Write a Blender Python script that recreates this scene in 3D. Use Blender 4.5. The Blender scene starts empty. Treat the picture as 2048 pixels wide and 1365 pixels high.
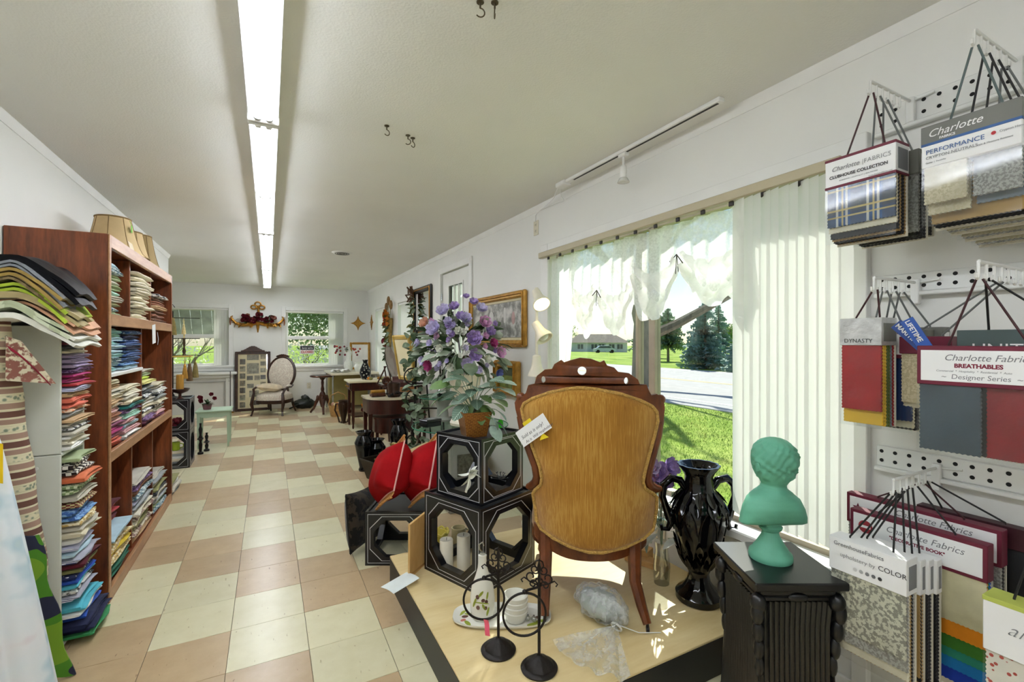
import bpy, math, random
from mathutils import Vector, Matrix, Euler
from mathutils.geometry import tessellate_polygon
PI = math.pi
random.seed(7)
scene = bpy.context.scene
col = scene.collection

# ---------------------------------------------------------------- camera, sky, sun, exposure
cam_data = bpy.data.cameras.new('camera')
cam_data.sensor_width = 36.0
cam_data.lens = 925.0 / 2048.0 * 36.0
cam_data.clip_start = 0.03
cam_data.clip_end = 600
cam = bpy.data.objects.new('camera', cam_data)
cam.location = (0, 0, 1.317)
cam.rotation_euler = (PI / 2, 0, -math.radians(27.766))
col.objects.link(cam)
scene.camera = cam

world = bpy.data.worlds.new('sky')
scene.world = world
world.use_nodes = True
wn = world.node_tree.nodes
wl = world.node_tree.links
bgn = wn['Background']
SUN_EL, SUN_AZ = math.radians(44), math.radians(42)
sky = wn.new('ShaderNodeTexSky')
sky.sky_type = 'NISHITA'
sky.sun_disc = False
sky.sun_elevation = SUN_EL
sky.sun_rotation = PI / 2 - SUN_AZ
sky.dust_density = 0.4
sky.ozone_density = 2.5
tc = wn.new('ShaderNodeTexCoord')
cl = wn.new('ShaderNodeTexNoise')
cl.inputs['Scale'].default_value = 3.0
cl.inputs['Detail'].default_value = 6
mpw = wn.new('ShaderNodeMapping')
mpw.inputs['Scale'].default_value = (1, 1, 2.6)
crw = wn.new('ShaderNodeValToRGB')
crw.color_ramp.elements[0].position = .56
crw.color_ramp.elements[1].position = .80
mxw = wn.new('ShaderNodeMix')
mxw.data_type = 'RGBA'
wl.new(tc.outputs['Generated'], mpw.inputs['Vector'])
wl.new(mpw.outputs['Vector'], cl.inputs['Vector'])
wl.new(cl.outputs['Fac'], crw.inputs['Fac'])
wl.new(crw.outputs['Color'], mxw.inputs['Factor'])
wl.new(sky.outputs['Color'], mxw.inputs['A'])
mxw.inputs['B'].default_value = (7.0, 7.1, 7.3, 1)
wl.new(mxw.outputs['Result'], bgn.inputs['Color'])
bgn.inputs['Strength'].default_value = 0.11

sun_d = bpy.data.lights.new('sun', 'SUN')
sun_d.energy = 5.0
sun_d.angle = math.radians(0.6)
sun_d.color = (1, .95, .86)
sun_o = bpy.data.objects.new('sun', sun_d)
sd = Vector((math.cos(SUN_EL) * math.cos(SUN_AZ), math.cos(SUN_EL) * math.sin(SUN_AZ), math.sin(SUN_EL)))
sun_o.rotation_euler = sd.to_track_quat('Z', 'Y').to_euler()
sun_o.location = sd * 40
col.objects.link(sun_o)
TUBE_STRENGTH = 19.0

scene.view_settings.view_transform = 'Standard'
scene.view_settings.look = 'None'
scene.view_settings.gamma = 1.0
scene.view_settings.use_curve_mapping = False
scene.view_settings.exposure = 0.48

# ---------------------------------------------------------------- helpers
def rgb(h):
    if not isinstance(h, str):
        return tuple(h)
    h = h.lstrip('#')
    r = []
    for i in (0, 2, 4):
        c = int(h[i:i + 2], 16) / 255.0
        r.append(c / 12.92 if c <= .04045 else ((c + .055) / 1.055) ** 2.4)
    return tuple(r)

class MB:
    """collects vertices and faces, builds ONE mesh object"""
    def __init__(s):
        s.v = []; s.f = []; s.mi = []; s.cur = 0
    def m(s, i):
        s.cur = i; return s
    def add(s, vs, fs, M=None):
        o = len(s.v)
        if M is not None:
            vs = [M @ Vector(p) for p in vs]
        s.v += [tuple(p) for p in vs]
        s.f += [tuple(i + o for i in q) for q in fs]
        s.mi += [s.cur] * len(fs)
        return s
    def box(s, x0, x1, y0, y1, z0, z1, M=None):
        if x0 > x1: x0, x1 = x1, x0
        if y0 > y1: y0, y1 = y1, y0
        if z0 > z1: z0, z1 = z1, z0
        v = [(x0, y0, z0), (x1, y0, z0), (x1, y1, z0), (x0, y1, z0), (x0, y0, z1), (x1, y0, z1), (x1, y1, z1), (x0, y1, z1)]
        return s.add(v, [(3, 2, 1, 0), (4, 5, 6, 7), (0, 1, 5, 4), (1, 2, 6, 5), (2, 3, 7, 6), (3, 0, 4, 7)], M)
    def cbox(s, x0, x1, y0, y1, z0, z1, c=.004, M=None):
        """box with chamfered edges"""
        c = min(c, abs(x1 - x0) * .45, abs(y1 - y0) * .45, abs(z1 - z0) * .45)
        v = []; ix = {}
        for i, (X, sx) in enumerate(((x0, 1), (x1, -1))):
            for j, (Y, sy) in enumerate(((y0, 1), (y1, -1))):
                for k, (Z, sz) in enumerate(((z0, 1), (z1, -1))):
                    for a in range(3):
                        ix[i, j, k, a] = len(v)
                        v.append((X + (sx * c if a != 0 else 0), Y + (sy * c if a != 1 else 0), Z + (sz * c if a != 2 else 0)))
        f = []
        def g(*q): return [ix[t] for t in q]
        for i in (0, 1):
            q = g((i, 0, 0, 0), (i, 1, 0, 0), (i, 1, 1, 0), (i, 0, 1, 0)); f.append(q if i else q[::-1])
            q = g((0, i, 0, 1), (0, i, 1, 1), (1, i, 1, 1), (1, i, 0, 1)); f.append(q if i else q[::-1])
            q = g((0, 0, i, 2), (1, 0, i, 2), (1, 1, i, 2), (0, 1, i, 2)); f.append(q if i else q[::-1])
        for j in (0, 1):
            for k in (0, 1):
                q = g((0, j, k, 1), (1, j, k, 1), (1, j, k, 2), (0, j, k, 2)); f.append(q if (j + k) % 2 == 0 and j == 0 or (j, k) == (1, 1) else q[::-1])
        for i in (0, 1):
            for k in (0, 1):
                q = g((i, 0, k, 0), (i, 1, k, 0), (i, 1, k, 2), (i, 0, k, 2)); f.append(q)
            for j in (0, 1):
                q = g((i, j, 0, 0), (i, j, 1, 0), (i, j, 1, 1), (i, j, 0, 1)); f.append(q)
                for k in (0, 1):
                    f.append(g((i, j, k, 0), (i, j, k, 1), (i, j, k, 2)))
        return s.add(v, f, M)
    def lathe(s, prof, n=24, c=(0, 0, 0), M=None, fl=None, cap=True, sx=1, sy=1):
        v = []; f = []
        for (r, z) in prof:
            for i in range(n):
                a = 2 * PI * i / n
                k = fl(a, z) if fl else 1
                v.append((c[0] + r * k * math.cos(a) * sx, c[1] + r * k * math.sin(a) * sy, c[2] + z))
        for j in range(len(prof) - 1):
            for i in range(n):
                i2 = (i + 1) % n
                f.append((j * n + i, j * n + i2, (j + 1) * n + i2, (j + 1) * n + i))
        if cap:
            f.append(tuple(range(n - 1, -1, -1)))
            f.append(tuple((len(prof) - 1) * n + i for i in range(n)))
        return s.add(v, f, M)
    def tube(s, path, r, n=8, closed=False, M=None, cap=True):
        P = [Vector(p) for p in path]
        N = len(P)
        rr = r if isinstance(r, (list, tuple)) else [r] * N
        v = []; f = []
        up = None
        for i, p in enumerate(P):
            if closed:
                t = P[(i + 1) % N] - P[i - 1]
            else:
                t = P[min(i + 1, N - 1)] - P[max(i - 1, 0)]
            if t.length < 1e-9: t = Vector((0, 0, 1))
            t.normalize()
            if up is None:
                up = Vector((0, 0, 1)) if abs(t.z) < .9 else Vector((1, 0, 0))
            a = up - t * up.dot(t)
            if a.length < 1e-6:
                a = t.orthogonal()
            a.normalize(); up = a
            b = t.cross(a)
            for k in range(n):
                g = 2 * PI * k / n
                v.append(p + (a * math.cos(g) + b * math.sin(g)) * rr[i])
        for i in range(N if closed else N - 1):
            i2 = (i + 1) % N
            for k in range(n):
                k2 = (k + 1) % n
                f.append((i * n + k, i * n + k2, i2 * n + k2, i2 * n + k))
        if cap and not closed:
            f.append(tuple(range(n - 1, -1, -1)))
            f.append(tuple((N - 1) * n + k for k in range(n)))
        return s.add(v, f, M)
    def ell(s, c, r, nu=12, nv=8, M=None, d=None):
        if not isinstance(r, (tuple, list)): r = (r, r, r)
        v = []; f = []
        for j in range(nv + 1):
            t = PI * j / nv
            for i in range(nu):
                a = 2 * PI * i / nu
                q = Vector((math.sin(t) * math.cos(a), math.sin(t) * math.sin(a), -math.cos(t)))
                k = d(q) if d else 1
                v.append((c[0] + q.x * r[0] * k, c[1] + q.y * r[1] * k, c[2] + q.z * r[2] * k))
        for j in range(nv):
            for i in range(nu):
                i2 = (i + 1) % nu
                f.append((j * nu + i, j * nu + i2, (j + 1) * nu + i2, (j + 1) * nu + i))
        return s.add(v, f, M)
    def prism(s, outer, z0, z1, holes=(), M=None):
        """polygon (with holes) in XY extruded z0..z1"""
        loops = [list(outer)] + [list(h) for h in holes]
        flat = [p for l in loops for p in l]
        tri = tessellate_polygon([[Vector((p[0], p[1], 0)) for p in l] for l in loops])
        n = len(flat)
        v = [(p[0], p[1], z0) for p in flat] + [(p[0], p[1], z1) for p in flat]
        f = []
        for t in tri:
            a, b, c = [flat[i] for i in t]
            if (b[0] - a[0]) * (c[1] - a[1]) - (b[1] - a[1]) * (c[0] - a[0]) < 0: t = t[::-1]
            f.append(tuple(t[::-1])); f.append(tuple(i + n for i in t))
        o = 0
        for l in loops:
            m = len(l)
            for i in range(m):
                j = (i + 1) % m
                f.append((o + i, o + j, o + j + n, o + i + n))
            o += m
        return s.add(v, f, M)
    def grid(s, fn, nu, nv, M=None, closed_u=False):
        v = [fn(i / nu, j / nv) for j in range(nv + 1) for i in range(nu + (0 if closed_u else 1))]
        w = nu if closed_u else nu + 1
        f = []
        for j in range(nv):
            for i in range(nu):
                i2 = (i + 1) % w if closed_u else i + 1
                f.append((j * w + i, j * w + i2, (j + 1) * w + i2, (j + 1) * w + i))
        return s.add(v, f, M)
    def slab(s, fn, nu, nv, th, M=None):
        """thick sheet: fn(u,v)->point, thickness th along -normal"""
        pts = [[Vector(fn(i / nu, j / nv)) for i in range(nu + 1)] for j in range(nv + 1)]
        v = []; w = nu + 1; h = nv + 1
        bot = []
        for j in range(h):
            for i in range(w):
                a = pts[j][min(i + 1, nu)] - pts[j][max(i - 1, 0)]
                b = pts[min(j + 1, nv)][i] - pts[max(j - 1, 0)][i]
                nn = a.cross(b)
                if nn.length > 1e-12: nn.normalize()
                v.append(pts[j][i]); bot.append(pts[j][i] - nn * th)
        o = len(v); v += bot
        f = []
        for j in range(nv):
            for i in range(nu):
                q = (j * w + i, j * w + i + 1, (j + 1) * w + i + 1, (j + 1) * w + i)
                f.append(q); f.append(tuple(k + o for k in q[::-1]))
        ring = [i for i in range(w)] + [j * w + nu for j in range(1, h)] + [nv * w + i for i in range(nu - 1, -1, -1)] + [j * w for j in range(nv - 1, 0, -1)]
        for k in range(len(ring)):
            a, b = ring[k], ring[(k + 1) % len(ring)]
            f.append((b, a, a + o, b + o))
        return s.add(v, f, M)
    def build(s, name, mats, parent=None, loc=None, rz=0, rot=None, ang=38, kind=None):
        me = bpy.data.meshes.new(name)
        me.from_pydata(s.v, [], s.f)
        if not isinstance(mats, (list, tuple)): mats = [mats]
        for x in mats: me.materials.append(x)
        me.polygons.foreach_set('material_index', s.mi)
        me.polygons.foreach_set('use_smooth', [True] * len(s.f))
        me.update()
        try:
            me.set_sharp_from_angle(angle=math.radians(ang))
        except Exception:
            pass
        return place(name, me, parent, loc, rz, rot, kind)

def place(name, me, parent=None, loc=None, rz=0, rot=None, kind=None):
    o = bpy.data.objects.new(name, me)
    col.objects.link(o)
    if parent: o.parent = parent
    if loc: o.location = loc
    if rot: o.rotation_euler = rot
    elif rz: o.rotation_euler = (0, 0, rz)
    if kind: o['kind'] = kind
    return o

def tag(o, label, cat, group=None, kind=None):
    o['label'] = label; o['category'] = cat
    if group: o['group'] = group
    if kind: o['kind'] = kind
    return o

def thing(name, label, cat, loc=(0, 0, 0), rz=0, group=None, rot=None):
    o = bpy.data.objects.new(name, None)
    o.empty_display_size = .05
    col.objects.link(o)
    o.location = loc
    o.rotation_euler = rot if rot else (0, 0, rz)
    return tag(o, label, cat, group)

def struct(name, loc=(0, 0, 0), rz=0):
    o = bpy.data.objects.new(name, None)
    o.empty_display_size = .05
    col.objects.link(o)
    o.location = loc; o.rotation_euler = (0, 0, rz)
    o['kind'] = 'structure'
    return o

def dup(root, loc, rz=None, label=None, group=None):
    def cp(o, par):
        c = o.copy(); col.objects.link(c)
        if par: c.parent = par
        for ch in list(o.children): cp(ch, c)
        return c
    r = cp(root, None)
    r.location = loc
    if rz is not None: r.rotation_euler = (0, 0, rz)
    if label: r['label'] = label
    if group: r['group'] = group
    return r

def text(body, size, mat, parent, M, align='LEFT', shear=0, name='lettering', th=.0004, bold=0, space=1.0, sx=1):
    cu = bpy.data.curves.new('txt', 'FONT')
    cu.body = body; cu.size = size; cu.align_x = align; cu.shear = shear
    cu.extrude = th; cu.offset = bold; cu.space_character = space; cu.resolution_u = 3
    tmp = bpy.data.objects.new('txt', cu)
    col.objects.link(tmp)
    dg = bpy.context.evaluated_depsgraph_get()
    me = bpy.data.meshes.new_from_object(tmp.evaluated_get(dg))
    bpy.data.objects.remove(tmp); bpy.data.curves.remove(cu)
    me.transform(M @ Matrix.Diagonal((sx, 1, 1, 1)))
    me.materials.clear(); me.materials.append(mat)
    return place(name, me, parent)

def frame_M(o, x, y):
    """matrix with local x,y axes x,y at origin o"""
    x = Vector(x).normalized(); y = Vector(y).normalized(); z = x.cross(y)
    return Matrix(((x.x, y.x, z.x, o[0]), (x.y, y.y, z.y, o[1]), (x.z, y.z, z.z, o[2]), (0, 0, 0, 1)))

def T(x=0, y=0, z=0): return Matrix.Translation((x, y, z))
def R(a, ax='Z'): return Matrix.Rotation(a, 4, ax)
def S(x, y, z): return Matrix.Diagonal((x, y, z, 1))
def rnd(a, b): return random.uniform(a, b)

# ---------------------------------------------------------------- materials (all procedural)
_mats = {}
def newmat(name):
    m = bpy.data.materials.new(name)
    m.use_nodes = True
    nt = m.node_tree
    return m, nt.nodes, nt.links, nt.nodes['Principled BSDF']

def coords(N, L, scale=(1, 1, 1), rot=(0, 0, 0)):
    t = N.new('ShaderNodeTexCoord'); mp = N.new('ShaderNodeMapping')
    mp.inputs['Scale'].default_value = scale
    mp.inputs['Rotation'].default_value = rot
    L.new(t.outputs['Object'], mp.inputs['Vector'])
    return mp.outputs['Vector']

def noise(N, L, vec, scale, detail=3, rough=.5):
    n = N.new('ShaderNodeTexNoise')
    n.inputs['Scale'].default_value = scale; n.inputs['Detail'].default_value = detail
    n.inputs['Roughness'].default_value = rough
    L.new(vec, n.inputs['Vector'])
    return n.outputs['Fac']

def ramp(N, L, fac, stops):
    r = N.new('ShaderNodeValToRGB')
    e = r.color_ramp.elements
    while len(e) < len(stops): e.new(.5)
    for i, (p, c) in enumerate(stops):
        e[i].position = p; e[i].color = (*rgb(c), 1)
    L.new(fac, r.inputs['Fac'])
    return r.outputs['Color']

def bump(N, L, b, h, strength, dist=.01):
    bn = N.new('ShaderNodeBump')
    bn.inputs['Strength'].default_value = strength; bn.inputs['Distance'].default_value = dist
    L.new(h, bn.inputs['Height']); L.new(bn.outputs['Normal'], b.inputs['Normal'])

def shade(c, k):
    c = rgb(c)
    return tuple(min(1, max(0, x * k)) for x in c)

def mat(name, c, rough=.5, metal=0, var=.12, vs=6, bp=0, bs=60, spec=.5, sss=0, coat=0, sheen=0, scale=(1, 1, 1)):
    if name in _mats: return _mats[name]
    m, N, L, b = newmat(name)
    v = coords(N, L, scale)
    n = noise(N, L, v, vs, 4)
    r = ramp(N, L, n, [(.3, shade(c, 1 - var)), (.7, shade(c, 1 + var))])
    L.new(r, b.inputs['Base Color'])
    b.inputs['Roughness'].default_value = rough; b.inputs['Metallic'].default_value = metal
    b.inputs['Specular IOR Level'].default_value = spec
    if coat: b.inputs['Coat Weight'].default_value = coat
    if sheen: b.inputs['Sheen Weight'].default_value = sheen
    if bp: bump(N, L, b, noise(N, L, v, bs, 3), bp)
    _mats[name] = m
    return m

def wood(name, dark, light, rough=.4, sc=(1, 1, 12), s=5, bp=.05):
    """grain runs along the axis with the SMALL scale"""
    if name in _mats: return _mats[name]
    m, N, L, b = newmat(name)
    v = coords(N, L, sc)
    n = noise(N, L, v, s, 6, .6)
    w = N.new('ShaderNodeTexNoise'); w.inputs['Scale'].default_value = s * 6; w.inputs['Detail'].default_value = 2
    L.new(v, w.inputs['Vector'])
    mx = N.new('ShaderNodeMath'); mx.operation = 'MULTIPLY_ADD'
    L.new(w.outputs['Fac'], mx.inputs[0]); mx.inputs[1].default_value = .25; L.new(n, mx.inputs[2])
    r = ramp(N, L, mx.outputs[0], [(.4, dark), (.85, light)])
    L.new(r, b.inputs['Base Color'])
    b.inputs['Roughness'].default_value = rough
    if bp: bump(N, L, b, n, bp)
    _mats[name] = m
    return m

def fabric(name, c, c2=None, pat='plain', s=30, rough=.9):
    """cloth; pat: plain, stripe, check, dots, print"""
    key = 'cloth ' + name + pat
    if key in _mats: return _mats[key]
    m, N, L, b = newmat(key)
    v = coords(N, L)
    c2 = c2 or c
    n = noise(N, L, v, 14, 4)
    base = ramp(N, L, n, [(.3, shade(c, .84)), (.7, shade(c, 1.08))])
    if pat != 'plain':
        if pat == 'stripe':
            w = N.new('ShaderNodeTexWave'); w.bands_direction = 'Y'; w.inputs['Scale'].default_value = s
            L.new(v, w.inputs['Vector']); fac = w.outputs['Fac']
        elif pat == 'check':
            w = N.new('ShaderNodeTexChecker'); w.inputs['Scale'].default_value = s
            L.new(v, w.inputs['Vector']); fac = w.outputs['Fac']
        elif pat == 'dots':
            w = N.new('ShaderNodeTexVoronoi'); w.inputs['Scale'].default_value = s
            L.new(v, w.inputs['Vector']); fac = w.outputs['Distance']
        else:
            fac = noise(N, L, v, s, 3, .6)
        rr = N.new('ShaderNodeValToRGB')
        p0 = .30 if pat == 'dots' else .5
        rr.color_ramp.elements[0].position = p0 - .03; rr.color_ramp.elements[1].position = p0 + .03
        if pat == 'dots':
            rr.color_ramp.elements[0].color = (1, 1, 1, 1); rr.color_ramp.elements[1].color = (0, 0, 0, 1)
        L.new(fac, rr.inputs['Fac'])
        mx = N.new('ShaderNodeMix'); mx.data_type = 'RGBA'
        L.new(rr.outputs['Color'], mx.inputs['Factor']); L.new(base, mx.inputs['A'])
        mx.inputs['B'].default_value = (*rgb(c2), 1)
        base = mx.outputs['Result']
    L.new(base, b.inputs['Base Color'])
    b.inputs['Roughness'].default_value = rough
    b.inputs['Specular IOR Level'].default_value = .2
    b.inputs['Sheen Weight'].default_value = .15
    bump(N, L, b, noise(N, L, v, 25, 4), .25)
    _mats[key] = m
    return m

def emit(name, c, st):
    if name in _mats: return _mats[name]
    m, N, L, b = newmat(name)
    b.inputs['Base Color'].default_value = (*rgb(c), 1)
    n = noise(N, L, coords(N, L), 3)
    r = ramp(N, L, n, [(0, shade(c, .97)), (1, c)])
    L.new(r, b.inputs['Emission Color'])
    b.inputs['Emission Strength'].default_value = st
    _mats[name] = m
    return m

def glass(name, tint='#ffffff', refl=.06, rough=.02):
    if name in _mats: return _mats[name]
    m, N, L, b = newmat(name)
    out = N['Material Output']
    tr = N.new('ShaderNodeBsdfTransparent'); gl = N.new('ShaderNodeBsdfGlossy')
    n = noise(N, L, coords(N, L), 2)
    L.new(ramp(N, L, n, [(0, shade(tint, .98)), (1, tint)]), tr.inputs['Color'])
    gl.inputs['Roughness'].default_value = rough
    mx = N.new('ShaderNodeMixShader'); mx.inputs[0].default_value = refl
    L.new(tr.outputs[0], mx.inputs[1]); L.new(gl.outputs[0], mx.inputs[2])
    L.new(mx.outputs[0], out.inputs['Surface'])
    _mats[name] = m
    return m

def sheer(name, c, lo, hi, s, transl=.5, wav=None, sc=(1, 1, 1), p=(.4, .6)):
    """thin cloth: holes (transparent) by a procedural pattern, rest diffuse + translucent"""
    if name in _mats: return _mats[name]
    m, N, L, b = newmat(name)
    out = N['Material Output']
    v = coords(N, L, sc)
    vo = N.new('ShaderNodeTexVoronoi'); vo.inputs['Scale'].default_value = s
    L.new(v, vo.inputs['Vector'])
    big = noise(N, L, v, s * .12, 4, .6)
    add = N.new('ShaderNodeMath'); add.operation = 'MULTIPLY_ADD'
    L.new(vo.outputs['Distance'], add.inputs[0]); add.inputs[1].default_value = -.45; L.new(big, add.inputs[2])
    mr = N.new('ShaderNodeMapRange')
    mr.inputs['From Min'].default_value = p[0] - .25; mr.inputs['From Max'].default_value = p[1] - .15
    mr.inputs['To Min'].default_value = lo; mr.inputs['To Max'].default_value = hi
    L.new(add.outputs[0], mr.inputs['Value'])
    tr = N.new('ShaderNodeBsdfTransparent'); df = N.new('ShaderNodeBsdfDiffuse'); tl = N.new('ShaderNodeBsdfTranslucent')
    for q in (df, tl): q.inputs['Color'].default_value = (*rgb(c), 1)
    m1 = N.new('ShaderNodeMixShader'); m1.inputs[0].default_value = transl
    L.new(df.outputs[0], m1.inputs[1]); L.new(tl.outputs[0], m1.inputs[2])
    m2 = N.new('ShaderNodeMixShader')
    L.new(mr.outputs[0], m2.inputs[0]); L.new(tr.outputs[0], m2.inputs[1]); L.new(m1.outputs[0], m2.inputs[2])
    L.new(m2.outputs[0], out.inputs['Surface'])
    _mats[name] = m
    return m

WHITE = mat('white paint', '#e9e9e5', .55, var=.03, vs=3)
WALL = mat('wall paint', '#ebebe6', .7, var=.03, vs=1.5, bp=.03, bs=90)
CEIL = mat('ceiling plaster', '#ecece8', .8, var=.03, vs=1.2, bp=.16, bs=120)
TRIMM = mat('trim paint', '#ecece8', .45, var=.03)
BLACKM = mat('black iron', '#17120f', .45, .4, .2, 20, .1, 80)
GLASSM = glass('window glass', '#fbfffd', .05)
GOLD = mat('antique gold', '#a9782c', .38, .75, .3, 25, .25, 60)
GILT = mat('gilt wood', '#b98c3c', .42, .45, .25, 20, .2, 50)
DWOOD = wood('dark mahogany', '#1d0b07', '#4a1c10', .28, (6, 6, .8))
MWOOD = wood('walnut', '#2a130a', '#5d2e18', .3, (6, 6, .8))
CREAM = mat('cream plaster', '#e8e0cb', .6, var=.08, vs=8)
INK = mat('black ink', '#2b2b2e', .7, var=.05)
PAPER = mat('white card', '#eeefee', .6, var=.03)
PLASTICW = mat('white plastic', '#f0f0ee', .35, var=.03)
CHROME = mat('steel', '#b9bcc0', .25, .9, .08)

# ---------------------------------------------------------------- THE ROOM
XR, XL, YF, YB, ZC = 1.874, -1.092, 10.14, -2.6, 2.377
YL = 7.02          # the left wall ends here, the room widens
XLL = -2.6
# floor + tiles
fl = struct('floor')
MB().box(XLL - .1, XR + .12, YB - .1, YF + .12, -.1, -.004).build('subfloor', mat('tile grout', '#6f6046', .8), fl)
def tile_mat(name, c1, c2, fleck):
    m, N, L, b = newmat(name)
    v = coords(N, L)
    oi = N.new('ShaderNodeObjectInfo')
    ad = N.new('ShaderNodeVectorMath'); ad.operation = 'ADD'
    L.new(v, ad.inputs[0]); L.new(oi.outputs['Location'], ad.inputs[1])
    n = noise(N, L, ad.outputs[0], 9, 5, .65)
    base = ramp(N, L, n, [(.3, c1), (.7, c2)])
    st = N.new('ShaderNodeMapping'); st.inputs['Scale'].default_value = (30, 9, 9); st.inputs['Rotation'].default_value = (0, 0, .5)
    L.new(ad.outputs[0], st.inputs['Vector'])
    f = noise(N, L, st.outputs['Vector'], 2.2, 2)
    rr = N.new('ShaderNodeValToRGB'); rr.color_ramp.elements[0].position = .69; rr.color_ramp.elements[1].position = .75
    L.new(f, rr.inputs['Fac'])
    mx = N.new('ShaderNodeMix'); mx.data_type = 'RGBA'
    L.new(rr.outputs['Color'], mx.inputs['Factor']); L.new(base, mx.inputs['A']); mx.inputs['B'].default_value = (*rgb(fleck), 1)
    hv = N.new('ShaderNodeHueSaturation')
    mp = N.new('ShaderNodeMapRange'); mp.inputs['To Min'].default_value = .93; mp.inputs['To Max'].default_value = 1.05
    L.new(oi.outputs['Random'], mp.inputs['Value']); L.new(mp.outputs[0], hv.inputs['Value']); L.new(mx.outputs['Result'], hv.inputs['Color'])
    L.new(hv.outputs['Color'], b.inputs['Base Color'])
    b.inputs['Roughness'].default_value = .28
    b.inputs['Specular IOR Level'].default_value = .5
    bump(N, L, b, noise(N, L, ad.outputs[0], 6, 3), .06, .004)
    return m
TILES = (tile_mat('pale vinyl tile', '#d6cfa8', '#dfd9b6', '#b9ad84'), tile_mat('tan vinyl tile', '#b79d78', '#c4ac87', '#94785a'))
TS = .3048; X0 = -.4554; Y0 = 3.6723
tl = []
for c in range(-8, 9):
    for k in range(-22, 21):
        xa, xb = X0 + TS * c, X0 + TS * (c + 1)
        ya, yb = Y0 - TS * (k + 1), Y0 - TS * k
        xa, xb, ya, yb = max(xa, XLL), min(xb, XR), max(ya, YB), min(yb, YF)
        if xb - xa < .01 or yb - ya < .01: continue
        if xb < XL and yb < YL: continue
        d = (xa + xb) / 2 * .4659 + (ya + yb) / 2 * .8849
        cx = (xa + xb) / 2 * .8849 - (ya + yb) / 2 * .4659
        vis = d > .9 and abs(cx) < d * 1.17 + .2
        tl.append((0 if vis else 1, d, xa, xb, ya, yb, 1 if (k - c) % 4 in (0, 1) else 0))
tl.sort()
tcache = {}
rest = MB()
for i, (nv, d, xa, xb, ya, yb, t) in enumerate(tl):
    w, h = xb - xa, yb - ya
    if i < 296:
        key = (round(w, 3), round(h, 3), t)
        if key not in tcache:
            g = .0009
            me = MB().cbox(-w / 2 + g, w / 2 - g, -h / 2 + g, h / 2 - g, -.004, 0, .0008)
            o = me.build('tile', TILES[t], fl, ((xa + xb) / 2, (ya + yb) / 2, 0))
            tcache[key] = o.data
        else:
            place('tile', tcache[key], fl, ((xa + xb) / 2, (ya + yb) / 2, 0))
    else:
        rest.m(t).box(xa + .0009, xb - .0009, ya + .0009, yb - .0009, -.004, 0)
rest.build('far_tiles', list(TILES), fl, kind='stuff')

def wall(name, axis, pos, thick, a0, a1, z0, z1, openings=(), m=WALL):
    b = MB()
    cuts = sorted({a0, a1} | {o[0] for o in openings} | {o[1] for o in openings})
    for i in range(len(cuts) - 1):
        p, q = cuts[i], cuts[i + 1]
        zz = [(z0, z1)]
        for o in openings:
            if o[0] <= p and q <= o[1]: zz = [(z0, o[2]), (o[3], z1)]
        for (u, w) in zz:
            if w - u < 1e-4: continue
            if axis == 'x': b.box(pos, pos + thick, p, q, u, w)
            else: b.box(p, q, pos, pos + thick, u, w)
    return b.build(name, m, kind='structure')

PW = (.90, 2.95, .47, 1.99)      # picture window opening (y0,y1,z0,z1)
WA = (8.30, 9.30, .70, 1.93)
WB = (6.46, 7.52, .70, 1.93)
DR = (4.50, 5.40, 0, 2.13)
wall('wall_right', 'x', XR, .13, YB, YF, 0, ZC, [PW, WA, WB, DR])
W1 = (-1.95, -.66, .86, 1.93)
W2 = (.30, 1.38, .82, 1.92)
wall('wall_far', 'y', YF, .13, XLL, XR + .13, 0, ZC, [W1, W2])
wall('wall_left', 'x', XL - .13, .13, YB, YL, 0, ZC)
wall('wall_left_return', 'y', YL - .13, .13, XLL, XL - .13, 0, ZC)
wall('wall_left_far', 'x', XLL - .13, .13, YL - .13, YF, 0, ZC)
wall('wall_back', 'y', YB - .13, .13, XL, XR, 0, ZC)
ce = MB().box(XLL - .13, XR + .13, YB - .13, YF + .13, ZC, ZC + .12).build('ceiling', CEIL, kind='structure')
# crown trims and baseboards
n_ = [0]
def trim(b, kind='trim'):
    n_[0] += 1
    return b.build('trim_%d' % n_[0], TRIMM, kind='structure')
def crown_x(x, sgn, y0, y1):
    b = MB()
    pr = [(0, 0), (-.022, 0), (-.018, -.012), (-.01, -.03), (-.004, -.045), (0, -.045)]
    v = [(x + sgn * p[0], y, ZC + p[1]) for y in (y0, y1) for p in pr]
    n = len(pr)
    f = [(i, (i + 1) % n, (i + 1) % n + n, i + n) for i in range(n)]
    b.add(v, f + [tuple(range(n)), tuple(range(2 * n - 1, n - 1, -1))])
    trim(b)
crown_x(XR, 1, YB, YF)
crown_x(XL, -1, YB, YL)
def base(name, *bx):
    MB().cbox(*bx, .004).build(name, TRIMM, kind='structure')
base('baseboard_far', XLL, XR - .014, YF - .014, YF, 0, .09)
base('baseboard_right', XR - .014, XR, YB, 4.42, 0, .09)
base('baseboard_right_far', XR - .014, XR, 5.48, YF, 0, .09)
base('baseboard_left', XL, XL + .014, YB, YL, 0, .09)

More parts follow.
